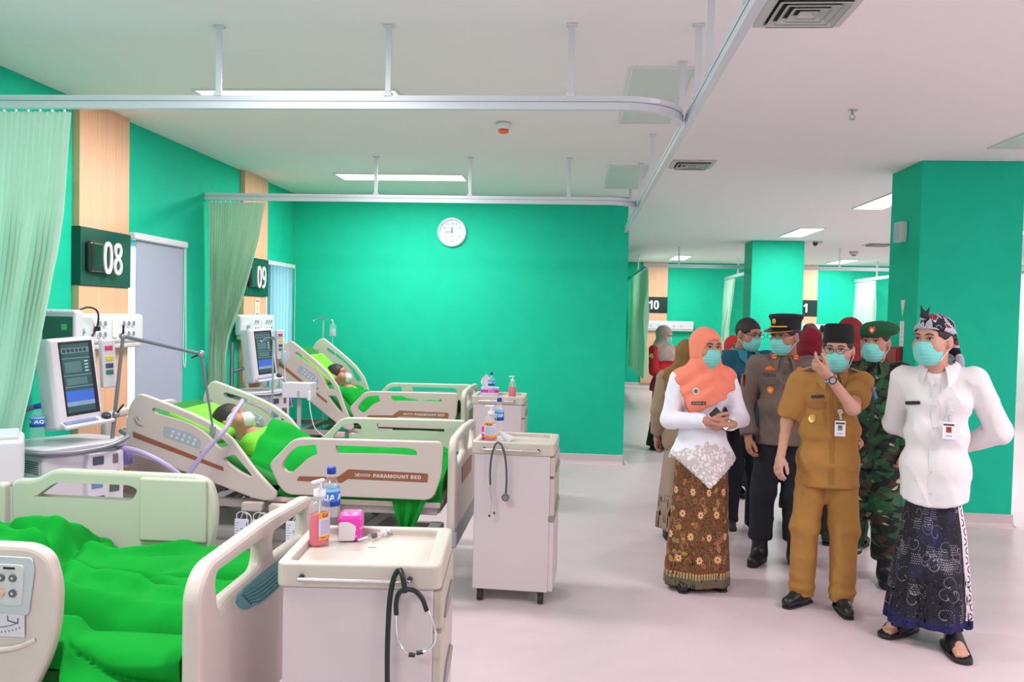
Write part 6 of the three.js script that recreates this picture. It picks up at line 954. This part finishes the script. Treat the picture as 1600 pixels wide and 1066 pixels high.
  part(k, 'sleeve_patch', rbox(0.01, 0.075, 0.055, -0.262 * S, 1.22 * S, 0.01, 0.004, 2), std(0.5, 0.08, 0.06, 0.6)); part(k, 'sleeve_emblem', rbox(0.006, 0.03, 0.024, -0.267 * S, 1.215 * S, 0.012, 0.002, 1), std(0.8, 0.45, 0.08, 0.5));
  p.mask(); p.hair(); p.glasses();
  const CAP = std(0.010, 0.011, 0.016, 0.8);
  const c = p.onHead(null, 'cap', mergeGeometries([lathe([[0, 0.05], [0.086, 0.05], [0.0885, 0.052], [0.0905, 0.098], [0.102, 0.12], [0.106, 0.134], [0.096, 0.146], [0.05, 0.152], [0, 0.153]], 48).scale(0.98, 1, 1.18).rotateX(-0.06).translate(0, 0.0, -0.008)].map(norm)), CAP, 'black peaked police cap');
  p.onHead(c, 'peak', sheet(24, 8, (u, v) => { const a = (u - 0.5) * 2.1, r = 0.086 + 0.056 * v * Math.cos(a * 0.75); return [Math.sin(a) * r * 0.98, 0.062 - 0.02 * v - 0.006 * Math.cos(a * 2), Math.cos(a) * r * 1.14 - 0.006]; }), std(0.012, 0.011, 0.014, 0.35, 0, { side: THREE.DoubleSide }));
  p.onHead(c, 'peak_edge', tube(Array.from({ length: 15 }, (_, i) => { const a = (i / 14 - 0.5) * 2.1, r = 0.086 + 0.057 * Math.cos(a * 0.75); return [Math.sin(a) * r * 0.98, 0.0425 - 0.006 * Math.cos(a * 2), Math.cos(a) * r * 1.14 - 0.006]; }), 0.003, 40, 6), std(0.5, 0.22, 0.06, 0.4));
  p.onHead(c, 'gold_strap', tube(Array.from({ length: 11 }, (_, i) => { const a = (i / 10 - 0.5) * 1.7; return [Math.sin(a) * 0.09, 0.071, Math.cos(a) * 0.106 - 0.004]; }), 0.0055, 30, 8), std(0.85, 0.42, 0.04, 0.4)); p.onHead(c, 'cap_emblem', sph(0, 0.107, 0.110, 0.014, 0.018, 0.006, 14), std(0.8, 0.42, 0.05, 0.4, 0.3));
}
{ // man in khaki uniform, pointing
  const p = new Person({ label: 'man in an ochre khaki uniform and black fez cap raising one hand', group: GR, H: 1.575, pos: [1.43, 0, -4.72], turn: -6, yaw: -20, pitch: 4, skin: 'c', w: 0.89, belly: 0.045,
    j: { shR: [-0.165, 1.32, -0.01], elR: [-0.23, 1.075, -0.03], wrR: [-0.275, 0.89, 0.07], elL: [0.075, 1.2, 0.25], wrL: [-0.075, 1.385, 0.31], knR: [-0.12, 0.47, 0.02], anR: [-0.125, 0.07, 0.01], knL: [0.1, 0.47, 0.03], anL: [0.09, 0.07, 0.07], head: [0.03, 1.515, 0.03] },
    hand: { R: { curl: 0.35, fwd: [0.5, 0.2, 1] }, L: { down: [-0.72, 0.62, 0.2], fwd: [0.3, 0.5, 0.8], curls: [1.25, 1.2, 1.0, 0.3], thumb: 0.7 } }, toes: { R: -42, L: 4 } });
  const kh = plain(0.40, 0.19, 0.045, 0.85), khd = plain(0.34, 0.155, 0.038, 0.85), S = p.S;
  p.trousers(kh, { hem: 0.055, r: [0.093, 0.078, 0.07], hip: 0.105, pinch: 0.006 }); p.shoes(std(0.012, 0.016, 0.018, 0.35));
  const k = p.cloth('shirt', [...p.torso(0.024), cap([-0.062 * S, 0.71 * S, 0.01], [0.062 * S, 0.71 * S, 0.01], 0.113 * S, 0.113 * S, 1.02), cap([-0.062 * S, 0.86 * S, 0.01], [0.062 * S, 0.86 * S, 0.01], 0.113 * S, 0.113 * S, 1.02), ...p.arm('R', 0.07, 0.072, 0.05, 0, 0.86), ...p.arm('L', 0.072, 0.076, 0.05, 0, 0.72)], 0.05, kh, { cut: (x, y) => Math.max(0.715 * S - y, y - 1.395 * S), wr: 0.008 });
  p.collar(k, kh); p.placket(k, p.shirtF, khd, 0, 0.74, 1.33, 0.032); p.buttons(k, p.shirtF, std(0.32, 0.17, 0.05, 0.4), 0, 0.8, 1.28, 5);
  for (const s of [-1, 1]) { p.patch(k, 'pocket', p.shirtF, s * 0.09 - 0.05, s * 0.09 + 0.05, 1.085, 1.2, kh, 0.005); p.patch(k, 'pocket_flap', p.shirtF, s * 0.09 - 0.053, s * 0.09 + 0.053, 1.178, 1.215, khd, 0.009, 0.012); part(k, 'shoulder_board', rot(rbox(0.1, 0.008, 0.045, 0, 0, 0, 0.003, 1), 0, 0, -s * 0.35).translate(s * 0.125 * S, 1.40 * S, -0.005), khd); part(k, 'rank_bar', rot(rbox(0.05, 0.005, 0.02, 0, 0, 0, 0.002, 1), 0, 0, -s * 0.35).translate(s * 0.135 * S, 1.403 * S, -0.005), std(0.5, 0.45, 0.42, 0.5)); }
  p.stick(k, 'name_tag', p.shirtF, -0.085, 1.243, chip(0.07, 0.016, 0.004), std(0.02, 0.03, 0.02, 0.4), 0.006, 0.1); p.stick(k, 'pocket_emblem', p.shirtF, -0.11, 1.115, sph(0, 0, 0, 0.02, 0.028, 0.005, 16), std(0.75, 0.5, 0.12, 0.35, 0.6), 0.006);
  idCard(p, k, p.shirtF, 0.035, 1.07, '#7a8a9a');
  part(k, 'sleeve_patch', rot(rbox(0.008, 0.05, 0.04, 0, 0, 0, 0.003, 1), 0, -0.6, 0.3).translate(0.225 * S, 1.27 * S, 0.09), std(0.04, 0.2, 0.38, 0.6)); part(k, 'sleeve_band', rot(rbox(0.008, 0.014, 0.045, 0, 0, 0, 0.003, 1), 0, -0.6, 0.3).translate(0.22 * S, 1.302 * S, 0.08), std(0.6, 0.12, 0.05, 0.6));
  p.mask(); p.hair(); p.glasses(std(0.12, 0.06, 0.04, 0.3));
  const c = p.onHead(null, 'cap', lathe([[0, 0.148], [0.05, 0.147], [0.074, 0.143], [0.0785, 0.136], [0.0865, 0.04], [0.083, 0.036], [0, 0.06]], 44).scale(1.0, 1, 1.22).rotateX(-0.1).translate(0, 0.006, -0.008), std(0.008, 0.008, 0.009, 0.95, 0, { sheen: 0.3 }), 'black velvet fez cap'); p.onHead(c, 'fold_seam', tube(Array.from({ length: 21 }, (_, i) => { const a = i / 20 * Math.PI * 2; return [Math.sin(a) * 0.067, 0.158, Math.cos(a) * 0.08 + 0.006 - 0.0]; }), 0.0025, 50, 6, true).rotateX(-0.1).translate(0, -0.007, -0.012), std(0.006, 0.006, 0.007, 0.9));
  const w = p.J.wrL, e = p.J.elL, d = dir3(w, e), at = lerp3(w, e, 0.1);
  const wt = thing('wristwatch', 'steel wristwatch on the raised arm of the khaki man', 'watch', [1.43, 0, -4.72], -6 * D2R); const br = (g) => orient(g, at, d, [0, 0, 1]);
  part(wt, 'bracelet', br(new THREE.TorusGeometry(0.031, 0.006, 8, 30).scale(1, 1, 1.6).rotateX(Math.PI / 2)), STEEL); part(wt, 'dial', br(new THREE.CylinderGeometry(0.019, 0.019, 0.01, 26).rotateX(Math.PI / 2).translate(0, 0, 0.035)), std(0.3, 0.32, 0.36, 0.15, 0.4)); part(wt, 'bezel', br(new THREE.TorusGeometry(0.019, 0.003, 8, 26).translate(0, 0, 0.04)), BLACK);
}
{ // soldier
  const p = new Person({ label: 'soldier in camouflage with a green beret', group: GR, H: 1.615, pos: [1.86, 0, -5.27], turn: -22, yaw: -14, pitch: 2, skin: 'b', belly: 0.025,
    j: { elR: [-0.245, 1.05, -0.02], wrR: [-0.15, 0.90, 0.17], elL: [0.235, 1.05, -0.06], wrL: [0.2, 0.85, 0.02], anR: [-0.12, 0.08, 0.0], anL: [0.11, 0.08, 0.06], knL: [0.1, 0.47, 0.04] }, hand: { R: { curl: 0.85, fwd: [0.3, 0.5, 1], down: [0.7, -0.3, 0.5] }, L: { curl: 0.5 } }, toes: { R: -5, L: 8 } });
  const cm = cloth(camoTex, 0.9), S = p.S; p.trousers(cm, { hem: 0.15, r: [0.098, 0.09, 0.084], wr: 0.01 }); p.shoes(std(0.012, 0.014, 0.016, 0.45), { boot: true, soleH: 0.022 });
  const k = p.cloth('shirt', [...p.torso(0.024), cap([-0.064 * S, 0.73 * S, 0], [0.064 * S, 0.73 * S, 0], 0.114 * S, 0.114 * S, 0.96), ...p.arm('R', 0.066, 0.066, 0.052, 0, 1.95), ...p.arm('L', 0.072, 0.066, 0.052, 0, 1.95)], 0.05, cm, { cut: (x, y) => Math.max(0.72 * S - y, y - 1.40 * S), wr: 0.010 });
  p.collar(k, cm); for (const s of [-1, 1]) p.patch(k, 'pocket_flap', p.shirtF, s * 0.09 - 0.055, s * 0.09 + 0.055, 1.18, 1.22, plain(0.03, 0.06, 0.035), 0.006, 0.01);
  p.placket(k, p.shirtF, plain(0.02, 0.05, 0.03), 0, 0.75, 1.33, 0.03);
  p.mask(); p.hair();
  const BG = plain(0.008, 0.085, 0.028, 0.95), b = p.onHead(null, 'beret', nets((x, y, z) => Math.max(smin(primD({ e: [0.02, 0.085, -0.02], r: [0.115, 0.052, 0.128] }, x, y, z), primD({ e: [0, 0.055, -0.008], r: [0.088, 0.04, 0.108] }, x, y, z), 0.03) + 0.003 * noise(x * 25, y * 25, z * 25), 0.045 - y - 0.08 * z), [-0.13, 0.0, -0.18], [0.17, 0.16, 0.14], 0.006), BG, 'dark green beret');
  p.onHead(b, 'band', tube(Array.from({ length: 25 }, (_, i) => { const a = i / 24 * Math.PI * 2; return [Math.sin(a) * 0.087, 0.05 - 0.08 * Math.cos(a) * 0.108, Math.cos(a) * 0.108 - 0.008]; }), 0.006, 60, 8, true), std(0.01, 0.03, 0.015, 0.7)); const bd = p.onHead(b, 'badge', plate([[-0.018, 0.024], [0.018, 0.024], [0.018, -0.006], [0, -0.024], [-0.018, -0.006]], 0.006, 0.006, 0.001).rotateX(-0.25).translate(0.012, 0.08, 0.108), std(0.6, 0.05, 0.04, 0.5)); p.onHead(bd, 'badge_star', sph(0.012, 0.081, 0.112, 0.009, 0.012, 0.003, 12), std(0.85, 0.7, 0.35, 0.4, 0.2));
}
{ // man in white shirt and sarong
  const p = new Person({ label: 'man in a white shirt, dark patterned sarong and batik headcloth', group: GR, H: 1.655, pos: [1.835, 0, -4.3], turn: -30, yaw: -22, pitch: 1, skin: 'c', w: 0.88, belly: 0.005, bareFeet: true, soleUp: 0.014, legR: 0.6,
    j: { shR: [-0.16, 1.32, 0.01], shL: [0.16, 1.325, -0.02], elR: [-0.215, 1.07, -0.12], wrR: [-0.03, 0.97, -0.205], elL: [0.265, 1.07, -0.13], wrL: [0.085, 0.965, -0.19], anR: [-0.115, 0.085, -0.01], anL: [0.12, 0.085, 0.10], hipL: [0.07, 0.86, 0], hipR: [-0.07, 0.86, 0], knL: [0.085, 0.47, 0.04], knR: [-0.09, 0.47, 0.0], head: [-0.025, 1.515, 0.05] }, hand: { R: { curl: 0.9, down: [0.9, -0.3, 0], fwd: [0, 0.5, -1] }, L: { curl: 0.8, down: [-0.8, -0.5, -0.1], fwd: [0, 0.4, -1] } }, toes: { R: -24, L: 22 } });
  const wh = plain(0.80, 0.76, 0.78, 0.8), S = p.S;
  p.skirt('sarong', cloth(sarongTex), [[0.085, 0.195, 0.175, -0.005, 0.04], [0.35, 0.175, 0.15, -0.005, 0.025], [0.62, 0.142, 0.106, 0, 0.004], [0.78, 0.11, 0.08, 0, 0]], { fold: 0.016, n: 5, ph: 1.5, minY: 0.06, hem: (x, y, z) => (0.085 + 0.02 * Math.sin(x * 9 + 1)) * S });
  const k = p.cloth('shirt', [...p.torso(0.022), cap([-0.052 * S, 0.64 * S, 0.008], [0.052 * S, 0.64 * S, 0.008], 0.106 * S, 0.106 * S, 1.06), cap([-0.052 * S, 0.75 * S, 0.006], [0.052 * S, 0.75 * S, 0.006], 0.106 * S, 0.106 * S, 1.03), cap([-0.052 * S, 0.86 * S, 0.006], [0.052 * S, 0.86 * S, 0.006], 0.103 * S, 0.103 * S, 1.0), ...p.arm('R', 0.062, 0.057, 0.044, 0, 1.9), ...p.arm('L', 0.064, 0.059, 0.044, 0, 1.9)], 0.05, wh, { cut: (x, y, z) => Math.max((0.685 + 0.06 * Math.min(1, (Math.abs(x) / 0.2) ** 2)) * S - y, y - 1.395 * S), wr: 0.006, cr: 0.005 });
  p.collar(k, wh, { open: 0.5 }); p.placket(k, p.shirtF, wh, 0, 0.71, 1.33, 0.035); p.buttons(k, p.shirtF, std(0.7, 0.68, 0.68, 0.3), 0, 0.76, 1.3, 6);
  p.patch(k, 'pocket', p.shirtF, 0.045, 0.145, 1.1, 1.225, wh, 0.004, 0.012); p.stick(k, 'name_tag', p.shirtF, -0.1, 1.2, chip(0.08, 0.018, 0.004), std(0.02, 0.02, 0.025, 0.4), 0.006, 0.12);
  idCard(p, k, p.shirtF, 0.065, 1.075, '#b03a3a');
  p.mask(); p.hair();
  const UD = cloth(udengTex, 0.8), u = p.onHead(null, 'headcloth', (() => { const g = nets((x, y, z) => Math.max(primD({ e: [0, 0.034, -0.014], r: [0.092, 0.104, 0.113] }, x, y, z) + 0.004 * Math.sin((y + 0.5 * z) * 70) * (y < 0.1 ? 1 : 0), 0.04 + 0.26 * z - y), [-0.12, -0.02, -0.15], [0.12, 0.16, 0.13], 0.006); return wrapUV(g); })(), UD, 'dark batik headcloth with pale motifs');
  p.onHead(u, 'tail', wrapUV(nets(field([cap([0.03, 0.0, -0.115], [0.05, -0.1, -0.15], 0.032, 0.022, 0.5), cap([0.05, -0.1, -0.15], [0.085, -0.2, -0.165], 0.022, 0.01, 0.5), cap([0.0, 0.02, -0.115], [0.0, -0.08, -0.13], 0.03, 0.018, 0.5)], 0.02), [-0.06, -0.23, -0.22], [0.13, 0.06, -0.06], 0.006)), UD); p.onHead(u, 'front_knot', mergeGeometries([new THREE.ConeGeometry(0.016, 0.055, 10).rotateZ(0.35).translate(-0.012, 0.155, 0.085), new THREE.ConeGeometry(0.014, 0.05, 10).rotateZ(-0.4).translate(0.016, 0.15, 0.082), sph(0, 0.128, 0.085, 0.022, 0.016, 0.016, 12)].map(norm)), std(0.03, 0.024, 0.035, 0.8));
  const SA = std(0.014, 0.015, 0.018, 0.4); for (const s of ['R', 'L']) {
    const a = p.J['an' + s], w = (g) => g.scale(S, S, S).rotateY(p.toe(s)).translate(a[0], 0, a[2]), so = new THREE.Shape(); so.moveTo(-0.037, -0.07); so.bezierCurveTo(-0.055, 0.02, -0.058, 0.1, -0.035, 0.17); so.bezierCurveTo(-0.015, 0.195, 0.02, 0.195, 0.037, 0.17); so.bezierCurveTo(0.058, 0.1, 0.055, 0.02, 0.037, -0.07); so.bezierCurveTo(0.02, -0.09, -0.02, -0.09, -0.037, -0.07);
    const m = part(p.g, 'sandal', w(new THREE.ExtrudeGeometry(so, { depth: 0.016, bevelEnabled: true, bevelSize: 0.003, bevelThickness: 0.003, bevelSegments: 2, curveSegments: 8 }).rotateX(Math.PI / 2).translate(0, 0.0195, 0)), SA);
    part(m, 'strap', w(sheet(16, 10, (u2, v) => { const t = (u2 - 0.5) * Math.PI; return [Math.sin(t) * (0.05 - 0.003 * v), 0.016 + Math.cos(t) * (0.052 + 0.05 * (1 - v)), 0.028 + 0.085 * v]; })), std(0.014, 0.015, 0.018, 0.4, 0, { side: THREE.DoubleSide }));
  }
}
const lowCell = 0.014;
{ // man in the teal polo shirt
  const p = new Person({ label: 'man with glasses in a dark teal polo shirt behind the headscarfed woman', group: GR, H: 1.63, pos: [1.30, 0, -6.35], turn: 14, yaw: 22, pitch: 12, skin: 'b', cell: 0.011 }); const t = plain(0.008, 0.10, 0.17, 0.85), S = p.S;
  p.trousers(plain(0.012, 0.014, 0.024), { hem: 0.06 }); p.shoes(std(0.02, 0.03, 0.035, 0.6), { sole: WHITE, soleH: 0.02 });
  const k = p.cloth('shirt', [...p.torso(0.02), cap([-0.07 * S, 0.84 * S, 0], [0.07 * S, 0.84 * S, 0], 0.118 * S, 0.118 * S, 0.9), ...p.arm('R', 0.07, 0.066, 0.05, 0, 0.9), ...p.arm('L', 0.07, 0.066, 0.05, 0, 0.9)], 0.05, t, { cut: (x, y) => Math.max(0.79 * S - y, y - 1.4 * S) }); p.collar(k, plain(0.03, 0.22, 0.3)); p.placket(k, p.shirtF, plain(0.25, 0.45, 0.5), 0, 1.1, 1.33, 0.014);
  p.mask(); p.hair(); p.glasses();
}
{ // woman in red at the back
  const p = new Person({ label: 'distant woman in a red jacket and black skirt with a grey pink headscarf', group: GR, H: 1.52, pos: [1.065, 0, -10.1], turn: 40, yaw: 12, pitch: 14, skin: 'c', cell: lowCell, j: { elR: [-0.2, 1.05, 0.03], wrR: [-0.1, 0.93, 0.2], elL: [0.22, 1.05, 0.03], wrL: [0.12, 0.93, 0.2] } }); const S = p.S;
  p.skirt('skirt', plain(0.014, 0.016, 0.014), [[0.05, 0.2, 0.18], [0.4, 0.15, 0.14], [0.9, 0.14, 0.11]], { fold: 0.01 }); p.shoes(BLACK);
  const k = p.cloth('jacket', [...p.torso(0.018), cap([-0.07 * S, 0.82 * S, 0], [0.07 * S, 0.82 * S, 0], 0.122 * S, 0.122 * S, 0.92), ...p.arm('R', 0.066, 0.06, 0.05, 0, 1.9), ...p.arm('L', 0.066, 0.06, 0.05, 0, 1.9)], 0.05, plain(0.50, 0.012, 0.025), { cut: (x, y) => Math.max(0.78 * S - y, y - 1.38 * S) });
  part(k, 'sleeve_patch', sph(-0.235 * S, 1.24 * S, 0.01, 0.008, 0.035, 0.035, 14), std(0.7, 0.5, 0.08, 0.6)); p.hijab(plain(0.42, 0.30, 0.28), { drop: 0.12, wide: 0.8 }); p.mask();
}
function backPerson(o) {
  const p = new Person({ group: GR, cell: lowCell, skin: 'b', legR: 0.85, ...o }); const S = p.S;
  if (o.skirtM) p.skirt('skirt', o.skirtM, [[0.08, 0.2, 0.17], [0.5, 0.17, 0.14], [0.9, 0.14, 0.11]], {}); else p.trousers(plain(...(o.pants || [0.02, 0.02, 0.025])), {});
  p.shoes(BLACK);
  p.cloth('top', [...p.torso(0.022), cap([-0.064 * S, 0.8 * S, 0], [0.064 * S, 0.8 * S, 0], 0.115 * S, 0.115 * S, 0.95), ...p.arm('R', 0.068, 0.062, 0.05, 0, 1.9), ...p.arm('L', 0.068, 0.062, 0.05, 0, 1.9)], 0.05, plain(...o.topC), { cut: (x, y) => Math.max(0.72 * S - y, y - 1.39 * S) });
  if (o.scarf) p.hijab(plain(...o.scarf), { drop: o.drop ?? 0.2 }); else p.hair();
  if (o.mask !== false) p.mask(); return p;
}
backPerson({ label: 'woman in a maroon headscarf behind the police officer', H: 1.57, legR: 0.8, pos: [1.88, 0, -6.75], turn: 165, scarf: [0.24, 0.008, 0.022], topC: [0.02, 0.015, 0.02], skirtM: cloth(heartTex) });
backPerson({ label: 'person in a dark red headscarf half hidden behind the green beret', H: 1.645, pos: [1.95, 0, -6.02], turn: 150, scarf: [0.26, 0.02, 0.025], topC: [0.012, 0.012, 0.015], pants: [0.02, 0.02, 0.02] });
backPerson({ label: 'woman in a bright red headscarf peeking out behind the teal polo', H: 1.47, pos: [1.425, 0, -7.55], turn: 5, scarf: [0.65, 0.02, 0.03], topC: [0.5, 0.02, 0.03], mask: false, skirtM: plain(0.02, 0.02, 0.02) });
backPerson({ label: 'person in an olive brown scarf almost hidden behind the salmon headscarf', H: 1.46, pos: [0.80, 0, -6.0], turn: 170, scarf: [0.22, 0.12, 0.035], topC: [0.30, 0.22, 0.15], skirtM: plain(0.34, 0.25, 0.18) });
{ const p = backPerson({ label: 'distant man in a black fez cap between the police officer and the khaki man', H: 1.56, pos: [3.42, 0, -11.6], turn: -10, topC: [0.4, 0.3, 0.2] }); const c = p.onHead(null, 'cap', lathe([[0, 0.14], [0.07, 0.138], [0.084, 0.04], [0, 0.05]], 30).scale(1, 1, 1.2), BLACK); }
backPerson({ label: 'distant dark haired person just right of the police cap', H: 1.6, pos: [3.05, 0, -11.0], turn: 120, topC: [0.12, 0.05, 0.05] });

// ---------------------------------------------------------------- patients lying in bed
function patient(label, hinge, zc, angle, s0, gown, cover) {
  const a = angle * D2R, up = [-Math.cos(a), Math.sin(a)], nrm = [Math.sin(a), Math.cos(a)];          // along the back, and off the mattress
  const at = (s, h, z) => [hinge[0] + up[0] * s + nrm[0] * h, hinge[1] + up[1] * s + nrm[1] * h, zc + z], o = thing('person', label, 'person', [0, 0, 0], 0, 'patients in bed');
  const m0 = 0.075, hip = [hinge[0] + 0.06, hinge[1] + m0 + 0.075, zc], P = [cap(at(s0 - 0.10, m0 + 0.07, -0.12), at(s0 - 0.10, m0 + 0.07, 0.12), 0.068), cap(at(s0 - 0.3, m0 + 0.075, -0.08), at(s0 - 0.3, m0 + 0.075, 0.08), 0.08), cap([hip[0], hip[1], zc - 0.08], [hip[0], hip[1], zc + 0.08], 0.085), cap(at(s0, m0 + 0.09, 0), at(s0 - 0.14, m0 + 0.09, 0), 0.048, 0.06)];
  const armN = [at(s0 - 0.12, m0 + 0.08, 0.19), at(s0 - 0.36, m0 + 0.06, 0.27), [hinge[0] + 0.0, hinge[1] + m0 + 0.09, zc + 0.16]], armF = [at(s0 - 0.12, m0 + 0.08, -0.19), at(s0 - 0.36, m0 + 0.06, -0.27), [hinge[0] + 0.0, hinge[1] + m0 + 0.09, zc - 0.16]];
  for (const q of [armN, armF]) P.push(cap(q[0], q[1], 0.045, 0.036), cap(q[1], q[2], 0.036, 0.027)); for (const z of [-0.1, 0.1]) P.push(cap([hip[0], hip[1], zc + z], [hip[0] + 0.42, hip[1] - 0.02, zc + z], 0.065, 0.048), cap([hip[0] + 0.42, hip[1] - 0.02, zc + z], [hip[0] + 0.8, hip[1] - 0.05, zc + z], 0.05, 0.034));
  const [lo, hi] = bounds(P, 0.02), geos = [norm(nets(field(P, 0.05), lo, hi, 0.014))];
  const X = V(0, 0, -1), Y = V(up[0], up[1], 0), Z = X.clone().cross(Y), M = new THREE.Matrix4().makeBasis(X, Y, Z); M.multiply(new THREE.Matrix4().makeRotationX(0.45)); M.setPosition(...at(s0 + 0.13, m0 + 0.11, 0)); geos.push(norm(headGeo.clone().applyMatrix4(M)));
  for (const [q, s] of [[armN, 1], [armF, -1]]) geos.push(norm(orient(handGeo(s, { curl: 0.4 }), q[2], dir3(q[1], q[2]), [0, 0.3, -s])));
  const b = part(o, 'body', mergeGeometries(geos), SKINS.b); part(o, 'hair', hairGeo.clone().applyMatrix4(M), HAIR);
  for (const s of [-1, 1]) part(b, 'closed_eyelid', tube([[s * 0.02, 0.01, 0.092], [s * 0.032, 0.007, 0.094], [s * 0.045, 0.011, 0.088]], 0.0022, 10, 5).applyMatrix4(M), HAIR);
  const G = [cap(at(s0 - 0.10, m0 + 0.07, -0.13), at(s0 - 0.10, m0 + 0.07, 0.13), 0.085), cap(at(s0 - 0.3, m0 + 0.075, -0.09), at(s0 - 0.3, m0 + 0.075, 0.09), 0.1), cap([hip[0] - 0.05, hip[1] + 0.005, zc - 0.08], [hip[0] - 0.05, hip[1] + 0.005, zc + 0.08], 0.112)]; for (const q of [armN, armF]) G.push(cap(q[0], lerp3(q[0], q[1], 0.9), 0.066, 0.062, 1, [...lerp3(q[0], q[1], 0.9), ...dir3(q[0], q[1])]));
  const [gl, gh] = bounds(G, 0.03), gf = field(G, 0.05); part(o, 'gown', nets((x, y, z) => gf(x, y, z) + 0.009 * noise(x * 10, y * 10, z * 10) + 0.005 * noise(x * 24, y * 24, z * 20), gl, gh, 0.011), gown, 'green patient gown');
  const mk = part(o, 'oxygen_mask', nets((x, y, z) => Math.max(primD({ e: [0, -0.05, 0.062], r: [0.05, 0.055, 0.068] }, x, y, z), 0.05 - z), [-0.07, -0.12, 0.03], [0.07, 0.02, 0.15], 0.006).applyMatrix4(M), std(0.62, 0.72, 0.66, 0.3)); part(mk, 'strap', tube([[0.045, -0.04, 0.06], [0.08, -0.02, 0.02], [0.085, 0.0, -0.05]], 0.004, 16, 6).applyMatrix4(M), LOOP);
  return o;
}
patient('patient lying in the middle bed in a lime green gown', [-1.705, 0.51], -4.985, 22.5, 0.42, LIME);
patient('patient propped up in the farthest bed in a green gown', [-2.05, 0.51], -7.79, 41, 0.36, SHEET);
renderer.render(scene, camera);
